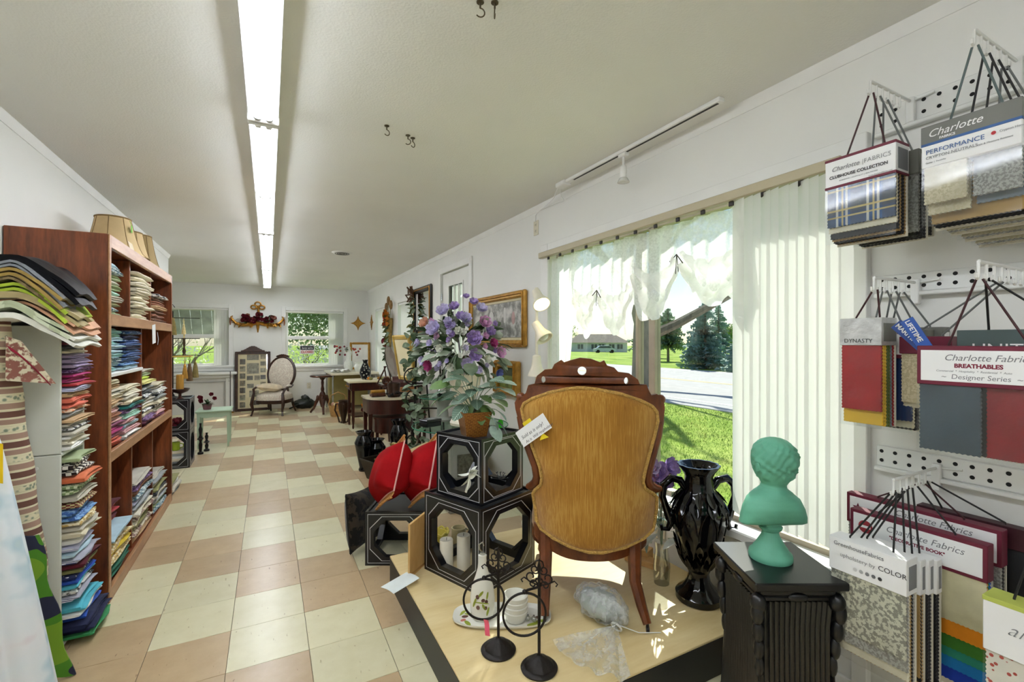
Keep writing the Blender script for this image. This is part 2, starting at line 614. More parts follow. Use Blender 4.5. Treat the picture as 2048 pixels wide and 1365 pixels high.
# double hung windows; local x along the wall, local y points outside
def window(n, loc, rz, w, h, blind=0, blind_w=.3, mid=.52, blind2=0):
    t = struct('window_%d' % n, loc, rz)
    c = .075
    b = MB()
    b.cbox(-w / 2 - c, -w / 2, -.018, 0, -.02, h + c, .003); b.build('casing', TRIMM, t)
    MB().cbox(w / 2, w / 2 + c, -.018, 0, -.02, h + c, .003).build('casing', TRIMM, t)
    MB().cbox(-w / 2, w / 2, -.018, 0, h, h + c, .003).build('casing', TRIMM, t)
    MB().cbox(-w / 2 - c - .02, w / 2 + c + .02, -.05, .02, -.035, .004, .004).build('sill', TRIMM, t)
    MB().cbox(-w / 2 - c, w / 2 + c, -.018, 0, -.1, -.036, .003).build('apron', TRIMM, t)
    f = .045
    for (z0, z1, yy) in ((0, h * mid, .05), (h * mid - .02, h, .085)):
        s = MB()
        s.cbox(-w / 2, -w / 2 + f, yy, yy + .03, z0, z1, .003).cbox(w / 2 - f, w / 2, yy, yy + .03, z0, z1, .003)
        s.cbox(-w / 2 + f, w / 2 - f, yy, yy + .03, z0, z0 + f, .003).cbox(-w / 2 + f, w / 2 - f, yy, yy + .03, z1 - f, z1, .003)
        so = s.build('sash', TRIMM, t)
        MB().box(-w / 2 + f, w / 2 - f, yy + .013, yy + .017, z0 + f, z1 - f).build('pane', GLASSM, so)
    for sgn, nb in ((1, blind), (-1, blind2)):
        for i in range(nb):
            x = sgn * (w / 2 - .03 - i * blind_w / max(nb, 1))
            MB().box(-.04, .04, -.0008, .0008, .0, h - .04, R(.35 * sgn)).build('blind_slat', BLINDM, t, (x, .022, .005))
    if blind or blind2:
        MB().cbox(-w / 2 + .005, w / 2 - .005, .003, .04, h - .035, h - .002, .003).build('blind_rail', TRIMM, t)
    return t
BLINDM = sheer('vertical blind vinyl', '#f2f2ef', .985, 1.0, 8, .55)
cx1 = (W1[0] + W1[1]) / 2
w1 = window(1, (cx1, YF, W1[2]), 0, W1[1] - W1[0], W1[3] - W1[2], 5, .21)
w2 = window(2, ((W2[0] + W2[1]) / 2, YF, W2[2]), 0, W2[1] - W2[0], W2[3] - W2[2], 6, .27)
w3 = window(3, (XR, (WA[0] + WA[1]) / 2, WA[2]), -PI / 2, WA[1] - WA[0], WA[3] - WA[2], 12, .9)
w4 = window(4, (XR, (WB[0] + WB[1]) / 2, WB[2]), -PI / 2, WB[1] - WB[0], WB[3] - WB[2], 13, .95)
# upper screen of window_1 is shaded by a grey weathered awning outside, see exterior

# picture window
t = struct('window_5', (XR, (PW[0] + PW[1]) / 2, PW[2]), -PI / 2)
w, h = PW[1] - PW[0], PW[3] - PW[2]
FRM = mat('bronze tan window frame', '#b0a491', .45, .2)
MB().cbox(-w / 2 - .1, -w / 2, -.02, 0, -.03, h + .06, .003).build('casing', TRIMM, t)
MB().cbox(w / 2, w / 2 + .05, -.03, 0, -.47, h + .06, .003).build('casing', TRIMM, t)
MB().cbox(-w / 2, w / 2, -.02, 0, h, h + .06, .003).build('casing', TRIMM, t)
MB().cbox(-w / 2 - .1, w / 2 + .03, -.045, .1, -.035, .006, .006).build('sill', TRIMM, t)
yc = (PW[0] + PW[1]) / 2
def ly(Y): return yc - Y
for nm, Y, wd in (('mullion', 2.085, .024), ('mullion', 1.965, .05)):
    MB().cbox(ly(Y) - wd / 2, ly(Y) + wd / 2, .06, .11, .02, h - .02, .004).build(nm, FRM, t)
fr = MB()
fr.box(-w / 2, w / 2, .06, .11, 0, .03).box(-w / 2, w / 2, .06, .11, h - .03, h).box(-w / 2, -w / 2 + .03, .06, .11, .03, h - .03).box(w / 2 - .03, w / 2, .06, .11, .03, h - .03)
fr.build('sash_frame', FRM, t)
for (a, b_) in ((PW[0] + .03, 1.94), (1.99, 2.073), (2.097, PW[1] - .03)):
    MB().box(ly(b_), ly(a), .083, .087, .03, h - .03).build('pane', GLASSM, t)

# door in the right wall
t = struct('door_1', (XR, (DR[0] + DR[1]) / 2, 0), -PI / 2)
dw, dh = DR[1] - DR[0], DR[3]
DOORM = mat('door paint', '#e4e4de', .4, var=.03)
for sx in (-1, 1):
    MB().cbox(sx * dw / 2, sx * (dw / 2 + .07), -.02, 0, 0, dh + .07, .003).build('casing', TRIMM, t)
MB().cbox(-dw / 2, dw / 2, -.02, 0, dh, dh + .07, .003).build('casing', TRIMM, t)
leafM = MB()
g0, g1, gz0, gz1 = -.215, .215, 1.15, 1.96
L_ = dw / 2 - .01
leafM.box(-L_, g0, .01, .05, .01, dh - .01).box(g1, L_, .01, .05, .01, dh - .01).box(g0, g1, .01, .05, .01, gz0).box(g0, g1, .01, .05, gz1, dh - .01)
for sx in (-1, 1):
    leafM.cbox(sx * .06, sx * .3, .0, .01, .2, .95, .004)
lf = leafM.build('door_leaf', DOORM, t)
mo = MB()
mo.box(g0 - .025, g0, 0, .05, gz0 - .025, gz1 + .025).box(g1, g1 + .025, 0, .05, gz0 - .025, gz1 + .025).box(g0, g1, 0, .05, gz0 - .025, gz0).box(g0, g1, 0, .05, gz1, gz1 + .025)
mo.build('glazing_bead', DOORM, lf)
for i in (1, 2):
    x = g0 + (g1 - g0) * i / 3
    MB().box(x - .008, x + .008, .012, .04, gz0, gz1).build('muntin', DOORM, lf)
MB().box(g0, g1, .024, .028, gz0, gz1).build('pane', GLASSM, lf)
MB().box(g0, g1, .044, .046, gz0, gz1).build('door_curtain', sheer('door voile', '#f8f8f5', .93, 1.0, 60, .6), lf)
for z in (.25, 1.05, 1.85):
    MB().tube([(-L_, -.005, z - .04), (-L_, -.005, z + .04)], .007).build('hinge', CHROME, lf)
MB().lathe([(.01, 0), (.01, .03), (.03, .04), (.03, .06), (.012, .07)], 14, M=T(L_ - .07, 0, 1.0) @ R(PI / 2, 'X')).build('door_knob', GOLD, lf)

# ---------------------------------------------------------------- OUTSIDE
def leafcloud(b, c, r, n, size, seed=1, flat=0, shell=.0):
    rg = random.Random(seed)
    for i in range(n):
        while True:
            p = Vector((rg.uniform(-1, 1), rg.uniform(-1, 1), rg.uniform(-1, 1)))
            if shell < p.length < 1: break
        q = Vector((c[0] + p.x * r[0], c[1] + p.y * r[1], c[2] + p.z * r[2]))
        a = Vector((rg.gauss(0, 1), rg.gauss(0, 1), rg.gauss(0, 1 - flat))).normalized()
        e = a.orthogonal().normalized()
        e = (Matrix.Rotation(rg.uniform(0, 6.28), 3, a) @ e)
        s_ = size * rg.uniform(.6, 1.3)
        b.add([q - a * s_, q + e * s_ * .45, q + a * s_, q - e * s_ * .45], [(0, 1, 2, 3)])
    return b
LEAF1 = mat('tree leaf', '#668a45', .7, var=.35, vs=.6)
LEAF2 = mat('spring leaf', '#8ca95a', .7, var=.3, vs=.6)
NEEDLE = mat('spruce needle', '#8aa99c', .75, var=.35, vs=.7)
NEEDLE2 = mat('pine needle', '#8aa380', .75, var=.35, vs=.7)
BARK = mat('bark', '#7c7364', .9, var=.3, vs=9, bp=.6, bs=18, scale=(1, 1, .3))
BLOSS = mat('white blossom', '#f2f0e4', .8, var=.1)
GZ = -.3
GRASSM, N, L, b = newmat('lawn')
v = coords(N, L)
n1 = noise(N, L, v, .35, 5, .6); n2 = noise(N, L, v, 12, 4, .7)
mx = N.new('ShaderNodeMath'); mx.operation = 'MULTIPLY_ADD'; L.new(n2, mx.inputs[0]); mx.inputs[1].default_value = .5; L.new(n1, mx.inputs[2])
L.new(ramp(N, L, mx.outputs[0], [(.5, '#6b8c3a'), (.75, '#9ab54e'), (.95, '#bccb6c')]), b.inputs['Base Color'])
b.inputs['Roughness'].default_value = .95; b.inputs['Specular IOR Level'].default_value = .1
bump(N, L, b, n2, .8, .05)
def tz(X): # terrain falls away beyond the road
    return GZ if X < 21.5 else GZ - min(1, (X - 21.5) / 45) * .85
g = MB()
xs = [-60, -20, 2.02, 9.2, 20.9, 30, 40, 55, 70, 160]
g.grid(lambda u, v_: (xs[round(u * 9)], -60 + v_ * 240, tz(xs[round(u * 9)])), 9, 24)
g.build('lawn_ground', GRASSM, kind='structure')
ROADM = mat('asphalt', '#b9b7b6', .85, var=.08, vs=3, bp=.2, bs=80)
rd = struct('road', (15.0, 0, GZ))
MB().cbox(-5.8, 5.9, -60, 180, -.1, .02, .01).build('asphalt', ROADM, rd)
LINEW = mat('road paint white', '#efefec', .7)
LINEY = mat('road paint yellow', '#d8c48a', .7)
for x, m_ in ((-4.9, LINEW), (4.9, LINEW), (-.12, LINEY), (.12, LINEY)):
    MB().box(x - .06, x + .06, -60, 180, .02, .026).build('lane_line', m_, rd)
# grass blades close to the window
gb = MB(); rg = random.Random(3)
for i in range(40000):
    x, y = rg.uniform(2.1, 9.1), rg.uniform(-.6, 11)
    a = rg.uniform(0, 6.28); hh = rg.uniform(.02, .05); dx, dy = math.cos(a) * .005, math.sin(a) * .005
    lx, ly_ = rg.uniform(-.03, .03), rg.uniform(-.03, .03)
    gb.add([(x - dx, y - dy, GZ), (x + dx, y + dy, GZ), (x + lx, y + ly_, GZ + hh)], [(0, 1, 2)])
tag(gb.build('grass', mat('grass blade', '#86a348', .8, var=.35, vs=1.3)), 'short green grass of the lawn right outside the picture window', 'grass', kind='stuff')

def branches(b, p, d, ln, r, lev, rg, ends):
    pts = [p]; dd = d.copy(); q = p.copy()
    for i in range(4):
        dd = (dd + Vector((rg.uniform(-.16, .16), rg.uniform(-.16, .16), rg.uniform(-.04, .12)))).normalized()
        q = q + dd * ln / 4; pts.append(q.copy())
    b.tube(pts, [r * (1 - .14 * i) for i in range(5)], 7 if lev > 1 else 4, cap=False)
    ends.append(q)
    if lev <= 0: return
    for k in range(3 if lev > 1 else 4):
        s_ = pts[rg.choice((2, 3, 4))]
        nd = (dd + Vector((rg.gauss(0, .55), rg.gauss(0, .55), rg.gauss(.15, .35)))).normalized()
        branches(b, s_.copy(), nd, ln * rg.uniform(.55, .75), r * .5, lev - 1, rg, ends)
def decid(name, label, loc, trunk, limbs, lev, leafn, leafs, lm, seed, r=.3, group=None):
    rg = random.Random(seed)
    t = thing(name, label, 'tree', loc, group=group)
    b = MB(); ends = []
    tp = [Vector((0, 0, -.2))] + [Vector(p) for p in trunk]
    b.tube(tp, [r * (1.15 - .1 * i) for i in range(len(tp))], 12, cap=False)
    for (p, d, ln, rr) in limbs:
        branches(b, Vector(p), Vector(d).normalized(), ln, rr, lev, rg, ends)
    b.build('trunk', BARK, t)
    if leafn:
        lb = MB()
        for i, e in enumerate(ends):
            leafcloud(lb, e, (.7, .7, .6), leafn, leafs, seed * 99 + i)
        o = lb.build('foliage', lm, t); o['kind'] = 'stuff'
    return t
# the big bare tree between window and road
decid('old_tree', 'big grey tree with forked trunk and long low limb on the lawn by the road', (11.95, 12.45, GZ),
      [(0, 0, .8), (.02, .03, 1.9), (.05, .05, 2.7)],
      [((.03, .02, 1.5), (-.55, -.25, .75), 4.2, .2), ((.03, .03, 1.7), (.75, -.75, .55), 4.8, .19), ((.05, .05, 2.6), (.1, .2, 1), 5.5, .22),
       ((.05, .05, 2.5), (-.5, .5, .9), 5.0, .17), ((.05, .05, 2.6), (.6, .1, .9), 5, .16), ((.05, .05, 2.6), (-.2, -.6, 1.0), 5.5, .17)],
      3, 5, .06, LEAF2, 5, .44)
def conifer(name, label, loc, h, r, m_, seed, trunk=.12, bare=.06, group=None):
    rg = random.Random(seed)
    t = thing(name, label, 'tree', loc, group=group)
    MB().tube([(0, 0, -.2), (0, 0, h * .5), (0, 0, h * .98)], [trunk, trunk * .7, .02], 8).build('trunk', BARK, t)
    b = MB()
    z = h * bare
    while z < h:
        k = 1 - (z - h * bare) / (h * (1 - bare))
        R_ = r * (k ** .8) * rg.uniform(.85, 1.1) + .05
        nb = max(5, int(10 * k) + 5)
        for i in range(nb):
            a = rg.uniform(0, 6.28); ln = R_ * rg.uniform(.7, 1.1)
            d = Vector((math.cos(a), math.sin(a), rg.uniform(-.3, .1)))
            sd_ = Vector((-math.sin(a), math.cos(a), 0))
            for q in range(6):
                s0 = ln * (q + .3) / 6
                p = Vector((0, 0, z)) + d * s0
                for sg in (-1, 1):
                    tip = p + d * ln * .18 + sd_ * sg * ln * (.30 - .035 * q) + Vector((0, 0, rg.uniform(-.12, .06) * r))
                    b.add([p, p + d * ln * .2, tip], [(0, 1, 2)])
                b.add([p, p + d * ln * .22 + Vector((0, 0, -.05 * r)), p + d * ln * .1 + Vector((0, 0, -.17 * r))], [(0, 1, 2)])
        z += h * .035
    o = b.build('foliage', m_, t); o['kind'] = 'stuff'
    return t
conifer('blue_spruce', 'full blue-green spruce standing across the road, next to a smaller one', (23.0, 19.0, GZ), 4.2, 1.45, NEEDLE, 11)
conifer('blue_spruce', 'wide dense spruce across the road closest to the blinds', (22.4, 15.6, GZ), 3.4, 1.5, NEEDLE, 12, bare=.02)
conifer('blue_spruce', 'narrow tall spruce behind the two roadside spruces', (35, 27.5, -.55), 5.3, 1.2, NEEDLE, 13, bare=.25)
conifer('pine_tree', 'dark pine with a bare lower trunk behind the old tree', (31, 29.5, -.5), 4.8, 1.7, NEEDLE2, 14, bare=.3)
conifer('pine_tree', 'loose pine with bare trunk on the far lawn beside the house', (38, 38.5, -.6), 5.5, 2.2, NEEDLE2, 15, bare=.33)
for i, (x, y, hh, s_, lab) in enumerate(((44, 30, 3.5, 3.2, 'olive round tree far across the lawn'), (52, 40, 4.5, 4.0, 'pale spring tree far behind the spruces'),
                                 (60, 60, 5, 4, 'bushy tree near the end of the house'), (64, 96, 7, 5, 'leafy tree rising behind the house roof'), (40, 20, 4, 3.5, 'broad green tree far right of the spruces'), (70, 50, 5, 5, 'wide hazy tree on the horizon'))):
    t = thing('leafy_tree', lab, 'tree', (x, y, tz(x)))
    MB().tube([(0, 0, -.2), (.1, 0, hh * .5), (0, .1, hh * .8)], [.25, .2, .08], 7).build('trunk', BARK, t)
    b = MB()
    for k in range(7):
        a = k * .9
        leafcloud(b, (math.cos(a) * s_ * .45, math.sin(a) * s_ * .45, hh * (.55 + .08 * (k % 4))), (s_ * .5, s_ * .5, hh * .3), 260, .22, i * 17 + k)
    o = b.build('foliage', (LEAF1, LEAF2)[i % 2], t); o['kind'] = 'stuff'
# neighbour's house and car
hs = thing('ranch_house', 'low pale house with brown shingle roof across the road', 'house', (64.5, 79.5, -1.15), -math.radians(27))
HW = mat('house siding', '#c9cdd0', .8); HR = mat('roof shingle', '#7d7367', .9, var=.2, vs=3)
MB().box(-7, 5, 0, 7, 0, 2.15).build('wall', HW, hs)
MB().add([(-7.5, -.7, 2.1), (5.5, -.7, 2.1), (5.5, 7.7, 2.1), (-7.5, 7.7, 2.1), (-5, 3.5, 4.0), (3, 3.5, 4.0)], [(0, 1, 5, 4), (1, 2, 5), (2, 3, 4, 5), (3, 0, 4), (3, 2, 1, 0)]).build('roof', HR, hs)
for x in (-5.2, -2.2, -.6, 1.6, 3.4):
    wf = MB().box(x - .6, x + .6, -.06, 0, .75, 1.75).build('window', mat('dark window', '#3d4650', .3), hs)
    MB().box(x - .04, x + .04, -.09, -.06, .75, 1.75).build('glazing_bar', WHITE, wf)
MB().box(.35, 1.0, -.05, 0, 0, 1.95).build('door', WHITE, hs)
ca = thing('parked_car', 'silver blue car parked in front of the low house', 'car', (57.3, 70.6, -1.0), -math.radians(30))
CARP = mat('car paint', '#b6c4d6', .25, .3)
bd = [(-2.1, .35), (-2.1, .8), (-1.5, .95), (-1.0, 1.4), (.9, 1.42), (1.5, .95), (2.1, .85), (2.15, .35)]
MB().prism(bd, -.8, .8, M=R(PI / 2, 'X')).build('body', CARP, ca)
MB().prism([(-1.3, .97), (-.95, 1.33), (.85, 1.34), (1.3, .97)], -.81, .81, M=R(PI / 2, 'X')).build('side_windows', mat('dark window', '#3d4650', .3), ca)
for x in (-1.3, 1.35):
    for y in (-.72, .72):
        MB().lathe([(.33, -.1), (.33, .1)], 14, M=T(x, y, .33) @ R(PI / 2, 'X')).build('wheel', BLACKM, ca)
# garden behind the far wall
t = thing('evergreen_tree', 'dense evergreen behind the window with the closed sign', 'tree', (2.2, 17.5, GZ))
MB().tube([(0, 0, -.2), (0, 0, 4)], [.2, .05], 8).build('trunk', BARK, t)
b = MB()
for k in range(8):
    leafcloud(b, (-2 + k * .55, .3 * math.sin(k), 2.6 + .5 * (k % 3)), (1.1, .8, 1.3), 1300, .07, 300 + k)
o = b.build('foliage', LEAF1, t); o['kind'] = 'stuff'
t = thing('evergreen_tree', 'yellow-green shrub tree behind the closed sign window', 'tree', (4.0, 20.0, GZ))
MB().tube([(0, 0, -.2), (0, 0, 4)], [.2, .05], 8).build('trunk', BARK, t)
b = MB()
for k in range(8):
    leafcloud(b, (-2.2 + k * .6, .3 * math.sin(k), 2.4 + .6 * (k % 3)), (1.3, .9, 1.4), 1100, .08, 400 + k)
o = b.build('foliage', LEAF2, t); o['kind'] = 'stuff'
for i, (x, y, r_, lab) in enumerate(((1.0, 15.2, .7, 'white blossoming bush below the evergreen'), (3.5, 15.4, .8, 'white blossoming bush right of the garden post'), (-2.6, 14.6, .8, 'white blossoming shrub behind the window over the mantel'))):
    t = thing('blossom_bush', lab, 'bush', (x, y, GZ))
    bb = MB(); rg = random.Random(i)
    for k in range(9):
        bb.tube([(0, 0, 0), (rg.uniform(-.3, .3), rg.uniform(-.3, .3), .6), (rg.uniform(-.7, .7), rg.uniform(-.5, .5), 1.2 + r_ * .3)], [.02, .014, .006], 5)
    bb.build('stem', BARK, t)
    o = leafcloud(MB(), (0, 0, .9), (r_ * 1.6, r_, r_), 1100, .05, 40 + i).build('blossoms', BLOSS, t); o['kind'] = 'stuff'
decid('bare_shrub', 'bare grey shrub with many thin branches outside the mantel window', (-2.3, 12.8, GZ), [(0, 0, .3)],
      [((0, 0, .2), (.5, 0, 1), 1.2, .05), ((0, 0, .2), (.1, .3, 1), 1.2, .05), ((0, 0, .2), (.9, .1, .7), 1.3, .04), ((0, 0, .2), (-.3, .1, 1), 1.2, .045)], 3, 2, .04, BLOSS, 21, .09)
b = MB().tube([(0, 0, 0), (0, 0, 2.4)], .06, 10)
b.ell((0, 0, 2.4), .07)
tag(b.build('garden_post', mat('blue grey post', '#5d6270', .6), loc=(1.66, 14.0, GZ)), 'slim blue-grey post in the garden by the blossoming bushes', 'post')
aw = thing('window_awning', 'grey weathered corrugated awning outside the window over the mantel', 'awning', (-1.4, YF + .14, 1.9))
AWM = mat('weathered zinc', '#a3a2b0', .7, var=.25, vs=5, bp=.2)
for i in range(9):
    x = -.75 + i * .17
    MB().prism([(x, 0), (x + .165, 0), (x + .165, .9), (x, .9)], 0, .012, M=T(0, 0, .25) @ R(-.95, 'X')).build('panel', AWM, aw)
for x in (-.74, .77):
    MB().tube([(x, .01, -.3), (x, .5, -.42)], .012, 8).build('bracket', CHROME, aw)

# ---------------------------------------------------------------- CEILING LIGHTS
TUBEM = emit('fluorescent tube', '#f1f5fd', TUBE_STRENGTH)
CAPM = mat('tube cap', '#a9aaa8', .35, .5)
def fixture(y0, label):
    t = thing('fluorescent_fixture', label, 'ceiling light', (-.02, y0, ZC), group='fluorescent strips along the ceiling')
    pr = [(-.06, 0), (-.06, -.052), (-.054, -.052), (-.05, -.03), (-.02, -.038), (.02, -.038), (.05, -.03), (.054, -.052), (.06, -.052), (.06, 0)]
    MB().prism(pr, -2.425, 0, M=R(PI / 2, 'X')).build('channel', PLASTICW, t)
    for e in (0.0, 2.405):
        MB().cbox(-.064, .064, e, e + .018, -.082, -.002, .004).build('end_plate', PLASTICW, t)
    for sx in (-1, 1):
        for a in (.02, 1.215):
            tb = MB().tube([(sx * .021, a + .02, -.062), (sx * .021, a + 1.17, -.062)], .018, 12).build('tube', TUBEM, t)
            for yy in (a, a + 1.17):
                MB().tube([(sx * .021, yy, -.062), (sx * .021, yy + .02, -.062)], .0187, 12).build('tube_cap', CAPM, tb)
            MB().cbox(sx * .021 - .012, sx * .021 + .012, a - .012, a + .012, -.086, -.035, .003).build('lamp_holder', PLASTICW, t)
for y0, lab in ((-2.52, 'two-tube fluorescent strip, first in the row above the entrance end'), (-.06, 'bright fluorescent strip next to the first one, above the front of the bookcase'),
                (2.38, 'bright fluorescent strip above the bookcase'), (4.82, 'fluorescent strip above the open floor past the bookcase'), (7.26, 'last fluorescent strip, reaching to the wall with two windows')):
    fixture(y0, lab)

# ceiling hooks
def chook(x, y, rz, lab):
    b = MB().lathe([(.012, 0), (.012, -.003), (.003, -.004), (.003, -.02)][::-1], 10)
    b.tube([(0, 0, -.018)] + [(.014 * math.sin(a), 0, -.034 + .014 * math.cos(a)) for a in [i * .45 for i in range(10)]], .0022, 6)
    tag(b.build('ceiling_hook', mat('dull brass', '#5a5140', .5, .7), loc=(x, y, ZC), rz=rz), lab, 'hook', 'cup hooks in the ceiling')
for x, y, rz, lab in ((.585, 1.324, -.3, 'dark open cup hook, left of a pair in the ceiling'), (.626, 1.305, 1.2, 'thin ceiling hook seen edge-on beside the dark open one'),
                  (.635, 2.356, -.4, 'small ceiling hook of the pair nearer the track light'), (.666, 2.376, .5, 'tiny curled ceiling hook of the pair nearer the track light'), (.515, 2.30, .2, 'pale ceiling hook with a round plate')):
    chook(x, y, rz, lab)
vt = thing('ceiling_vent', 'small round white vent in the ceiling near the two windows', 'vent', (.78, 5.85, ZC))
MB().lathe([(.04, -.012), (.1, -.01), (.12, 0)], 24).build('rim', PLASTICW, vt)
for r_ in (.03, .055, .08):
    MB().tube([(r_ * math.cos(a), r_ * math.sin(a), -.014) for a in [i * PI / 10 for i in range(20)]], .005, 6, True).build('louvre_ring', mat('vent shadow', '#7c7c78', .6), vt)

# track light
tk = thing('track_light', 'white ceiling track with one small spot lamp above the picture window', 'track light', (1.74, 1.35, ZC))
MB().cbox(-.018, .018, 0, 1.17, -.02, 0, .003).build('track', PLASTICW, tk)
MB().box(-.006, .006, .02, 1.1, -.0215, -.019).build('slot', mat('slot shadow', '#3a3a3a', .7), tk)
MB().cbox(-.032, .032, 1.17, 1.27, -.03, 0, .005).build('feed_box', PLASTICW, tk)
hd = MB().cbox(-.016, .016, .60, .66, -.04, -.02, .004).tube([(0, .63, -.04), (0, .63, -.09)], .007).lathe([(.012, -.165), (.018, -.155), (.02, -.12), (.016, -.09), (.006, -.085)], 14, (0, .63, 0)).build('lamp_head', PLASTICW, tk)
MB().lathe([(.0, -.178), (.026, -.182), (.034, -.18), (.024, -.16), (.012, -.15)], 18, (0, .63, 0)).build('bulb', mat('frosted bulb', '#dcdcda', .2, .1), hd)
cd = [(0, 1.26, -.015), (.03, 1.34, -.01), (.07, 1.44, -.03), (.1, 1.60, -.045), (.11, 1.72, -.05), (.118, 1.78, -.07), (.12, 1.79, -.12)]
MB().tube(cd, .004, 6).build('power_cord', PLASTICW, tk)
MB().tube([(0, 1.26, -.015), (.05, 1.33, -.05), (.115, 1.38, -.06), (.122, 1.5, -.05), (.12, 1.7, -.045)], .003, 6).build('power_cord', PLASTICW, tk)
def outlet(loc, rz, lab, c='#e6dfc8'):
    t = thing('wall_outlet', lab, 'outlet', loc, rz)
    MB().cbox(-.036, .036, -.006, 0, -.058, .058, .003).build('cover_plate', mat('ivory plate', c, .4, var=.03), t)
    for z in (-.024, .024):
        r_ = MB().cbox(-.015, .015, -.009, -.005, z - .014, z + .014, .003).build('receptacle', mat('ivory plate', c), t)
        for x in (-.006, .006):
            MB().box(x - .0012, x + .0012, -.0096, -.0088, z - .006, z + .006).build('slot', INK, r_)
outlet((XR, 3.145, 2.21), -PI / 2, 'ivory outlet high on the wall fed by the track light cord', '#d9d3bd')
outlet((XR, 1.835, .30), -PI / 2, 'ivory outlet low on the wall behind the gold velvet chair')
outlet((.72, YF, .42), 0, 'ivory outlet on the wall under the closed sign window')

# ---------------------------------------------------------------- PICTURE WINDOW DRESSING
bl = thing('vertical_blind', 'drawn white vertical blind with tan headrail at the picture window', 'blinds', (1.80, 1.9, 1.93))
RAILM = mat('tan headrail', '#b3a98c', .4, .1, .05)
MB().cbox(-.022, .022, -1.0, 1.06, -.0, .042, .004).build('headrail', RAILM, bl)
for i in range(12):
    y = -.585 - i * .0375
    MB().grid(lambda u, v_: ((u - .5) ** 2 * .012, (u - .5) * .089, -1.355 * v_), 6, 1, M=R(-.42)).build('slat', BLINDM, bl, (-.006 + .004 * (i % 2), y, -.004))
for i in range(14):
    y = -1.0 + i * .15
    MB().cbox(-.004, .004, y - .012, y + .012, -.02, .0, .002).build('carrier', mat('dark clip', '#2a2622', .5), bl)
LACE = sheer('white lace', '#fdfdfb', .72, 1.0, 85, .6, p=(.30, .58))
LACE2 = sheer('white lace dense', '#fdfdfb', .9, 1.0, 70, .6, p=(.2, .5))
lc = thing('lace_curtain', 'white lace balloon valance tied up with dark cords at the picture window', 'curtain', (1.88, 0, 1.93))
def hem(y):
    # depth of the valance at window position y (m below the rail)
    pts = [(1.30, .36), (1.36, .45), (1.44, .40), (1.55, .43), (1.63, .30), (1.70, .255), (1.74, .30), (1.85, .47), (1.98, .50), (2.05, .40), (2.1, .58), (2.2, .56), (2.3, .48), (2.36, .38), (2.42, .48), (2.5, .60), (2.58, .52), (2.62, .34), (2.7, .36)]
    for (a, b_) in zip(pts, pts[1:]):
        if a[0] <= y <= b_[0]:
            k = (y - a[0]) / (b_[0] - a[0]); k = k * k * (3 - 2 * k)
            return a[1] + (b_[1] - a[1]) * k
    return pts[0][1] if y < 1.3 else pts[-1][1]
def lacept(u, v_):
    y = 1.28 + u * 1.40
    d = hem(y) * v_
    puff = math.sin(v_ * PI) * .02
    x = .012 * math.sin(y * 62) * (1 - .4 * v_) + .008 * math.sin(y * 23 + v_ * 2) - puff
    return (x, y, -d)
MB().grid(lacept, 220, 22).build('valance', LACE, lc)
def swagpt(u, v_, ya, yb, z0, sag):
    y = ya + (yb - ya) * u
    s_ = 4 * u * (1 - u)
    return (-.022 - .022 * math.sin(v_ * PI * 3) - .01 * math.sin(u * 30 + v_ * 5), y, z0 - sag * s_ * (.35 + .65 * v_) - .10 * v_)
for ya, yb, z0, sg in ((1.31, 1.68, -.15, .20), (1.71, 2.03, -.16, .24), (2.05, 2.33, -.26, .22), (2.38, 2.6, -.24, .2)):
    MB().grid(lambda u, v_: swagpt(u, v_, ya, yb, z0, sg), 40, 10).build('swag', LACE2, lc)
def sidept(u, v_):
    y = 2.62 + u * .30
    pin = 1 - .35 * v_ * (1 - u)
    return (.012 * math.sin(y * 75) + .004 * math.sin(v_ * 9 + y * 20), 2.92 - (2.92 - y) * pin, -.9 * v_)
MB().grid(sidept, 70, 14).build('side_panel', LACE2, lc)
CORD = mat('dark cord', '#3a3026', .8)
for y, z in ((1.70, -.17), (2.35, -.29)):
    MB().tube([(-.03, y + .05, z - .03), (-.035, y, z), (-.035, y - .04, z - .05)], .003, 6).tube([(-.035, y, z), (-.035, y + .005, z - .1)], .002, 5).tube([(-.035, y - .002, z), (-.035, y - .012, z - .09)], .002, 5).build('tie_cord', CORD, lc)

# ---------------------------------------------------------------- LEFT WALL: BOOKCASE, WHITE UNIT, CLOTH
BCW = wood('bookcase wood', '#48200f', '#96502a', .33, (5, 5, .7), 4, .03)
BCL = wood('bookcase edge', '#9a6c46', '#c0936a', .4, (6, .8, 6), 4, .03)
bc = thing('bookcase', 'tall reddish brown open bookcase full of folded cloth', 'bookcase', (XL + .005, 2.99, 0))
BD, BWD, BH = .375, 1.70, 1.855
def bcp(nm, *a, m=BCW, c=.003): return MB().cbox(*a, c).build(nm, m, bc)
bcp('side_panel', 0, BD, 0, .028, 0, BH); bcp('side_panel', 0, BD, BWD - .028, BWD, 0, BH)
bcp('back_panel', 0, .012, .028, BWD - .028, 0, BH)
bcp('top_panel', .012, BD - .01, .028, BWD - .028, BH - .05, BH - .03)
for nm, z0, z1 in (('top_rail', 1.79, BH), ('shelf_rail', 1.395, 1.455), ('shelf_rail', .70, .755), ('bottom_rail', 0, .065)):
    bcp(nm, BD - .012, BD + .008, .028, BWD - .028, z0, z1, m=BCL)
for s_ in (0, BWD - .03):
    bcp('stile', BD, BD + .008, s_, s_ + .03, 0, BH, m=BCL if s_ == 0 else BCW)
for z in (1.43, .735, .05):
    bcp('shelf', .012, BD - .012, .028, BWD - .028, z - .02, z)
Y_ = lambda y: y - 2.99
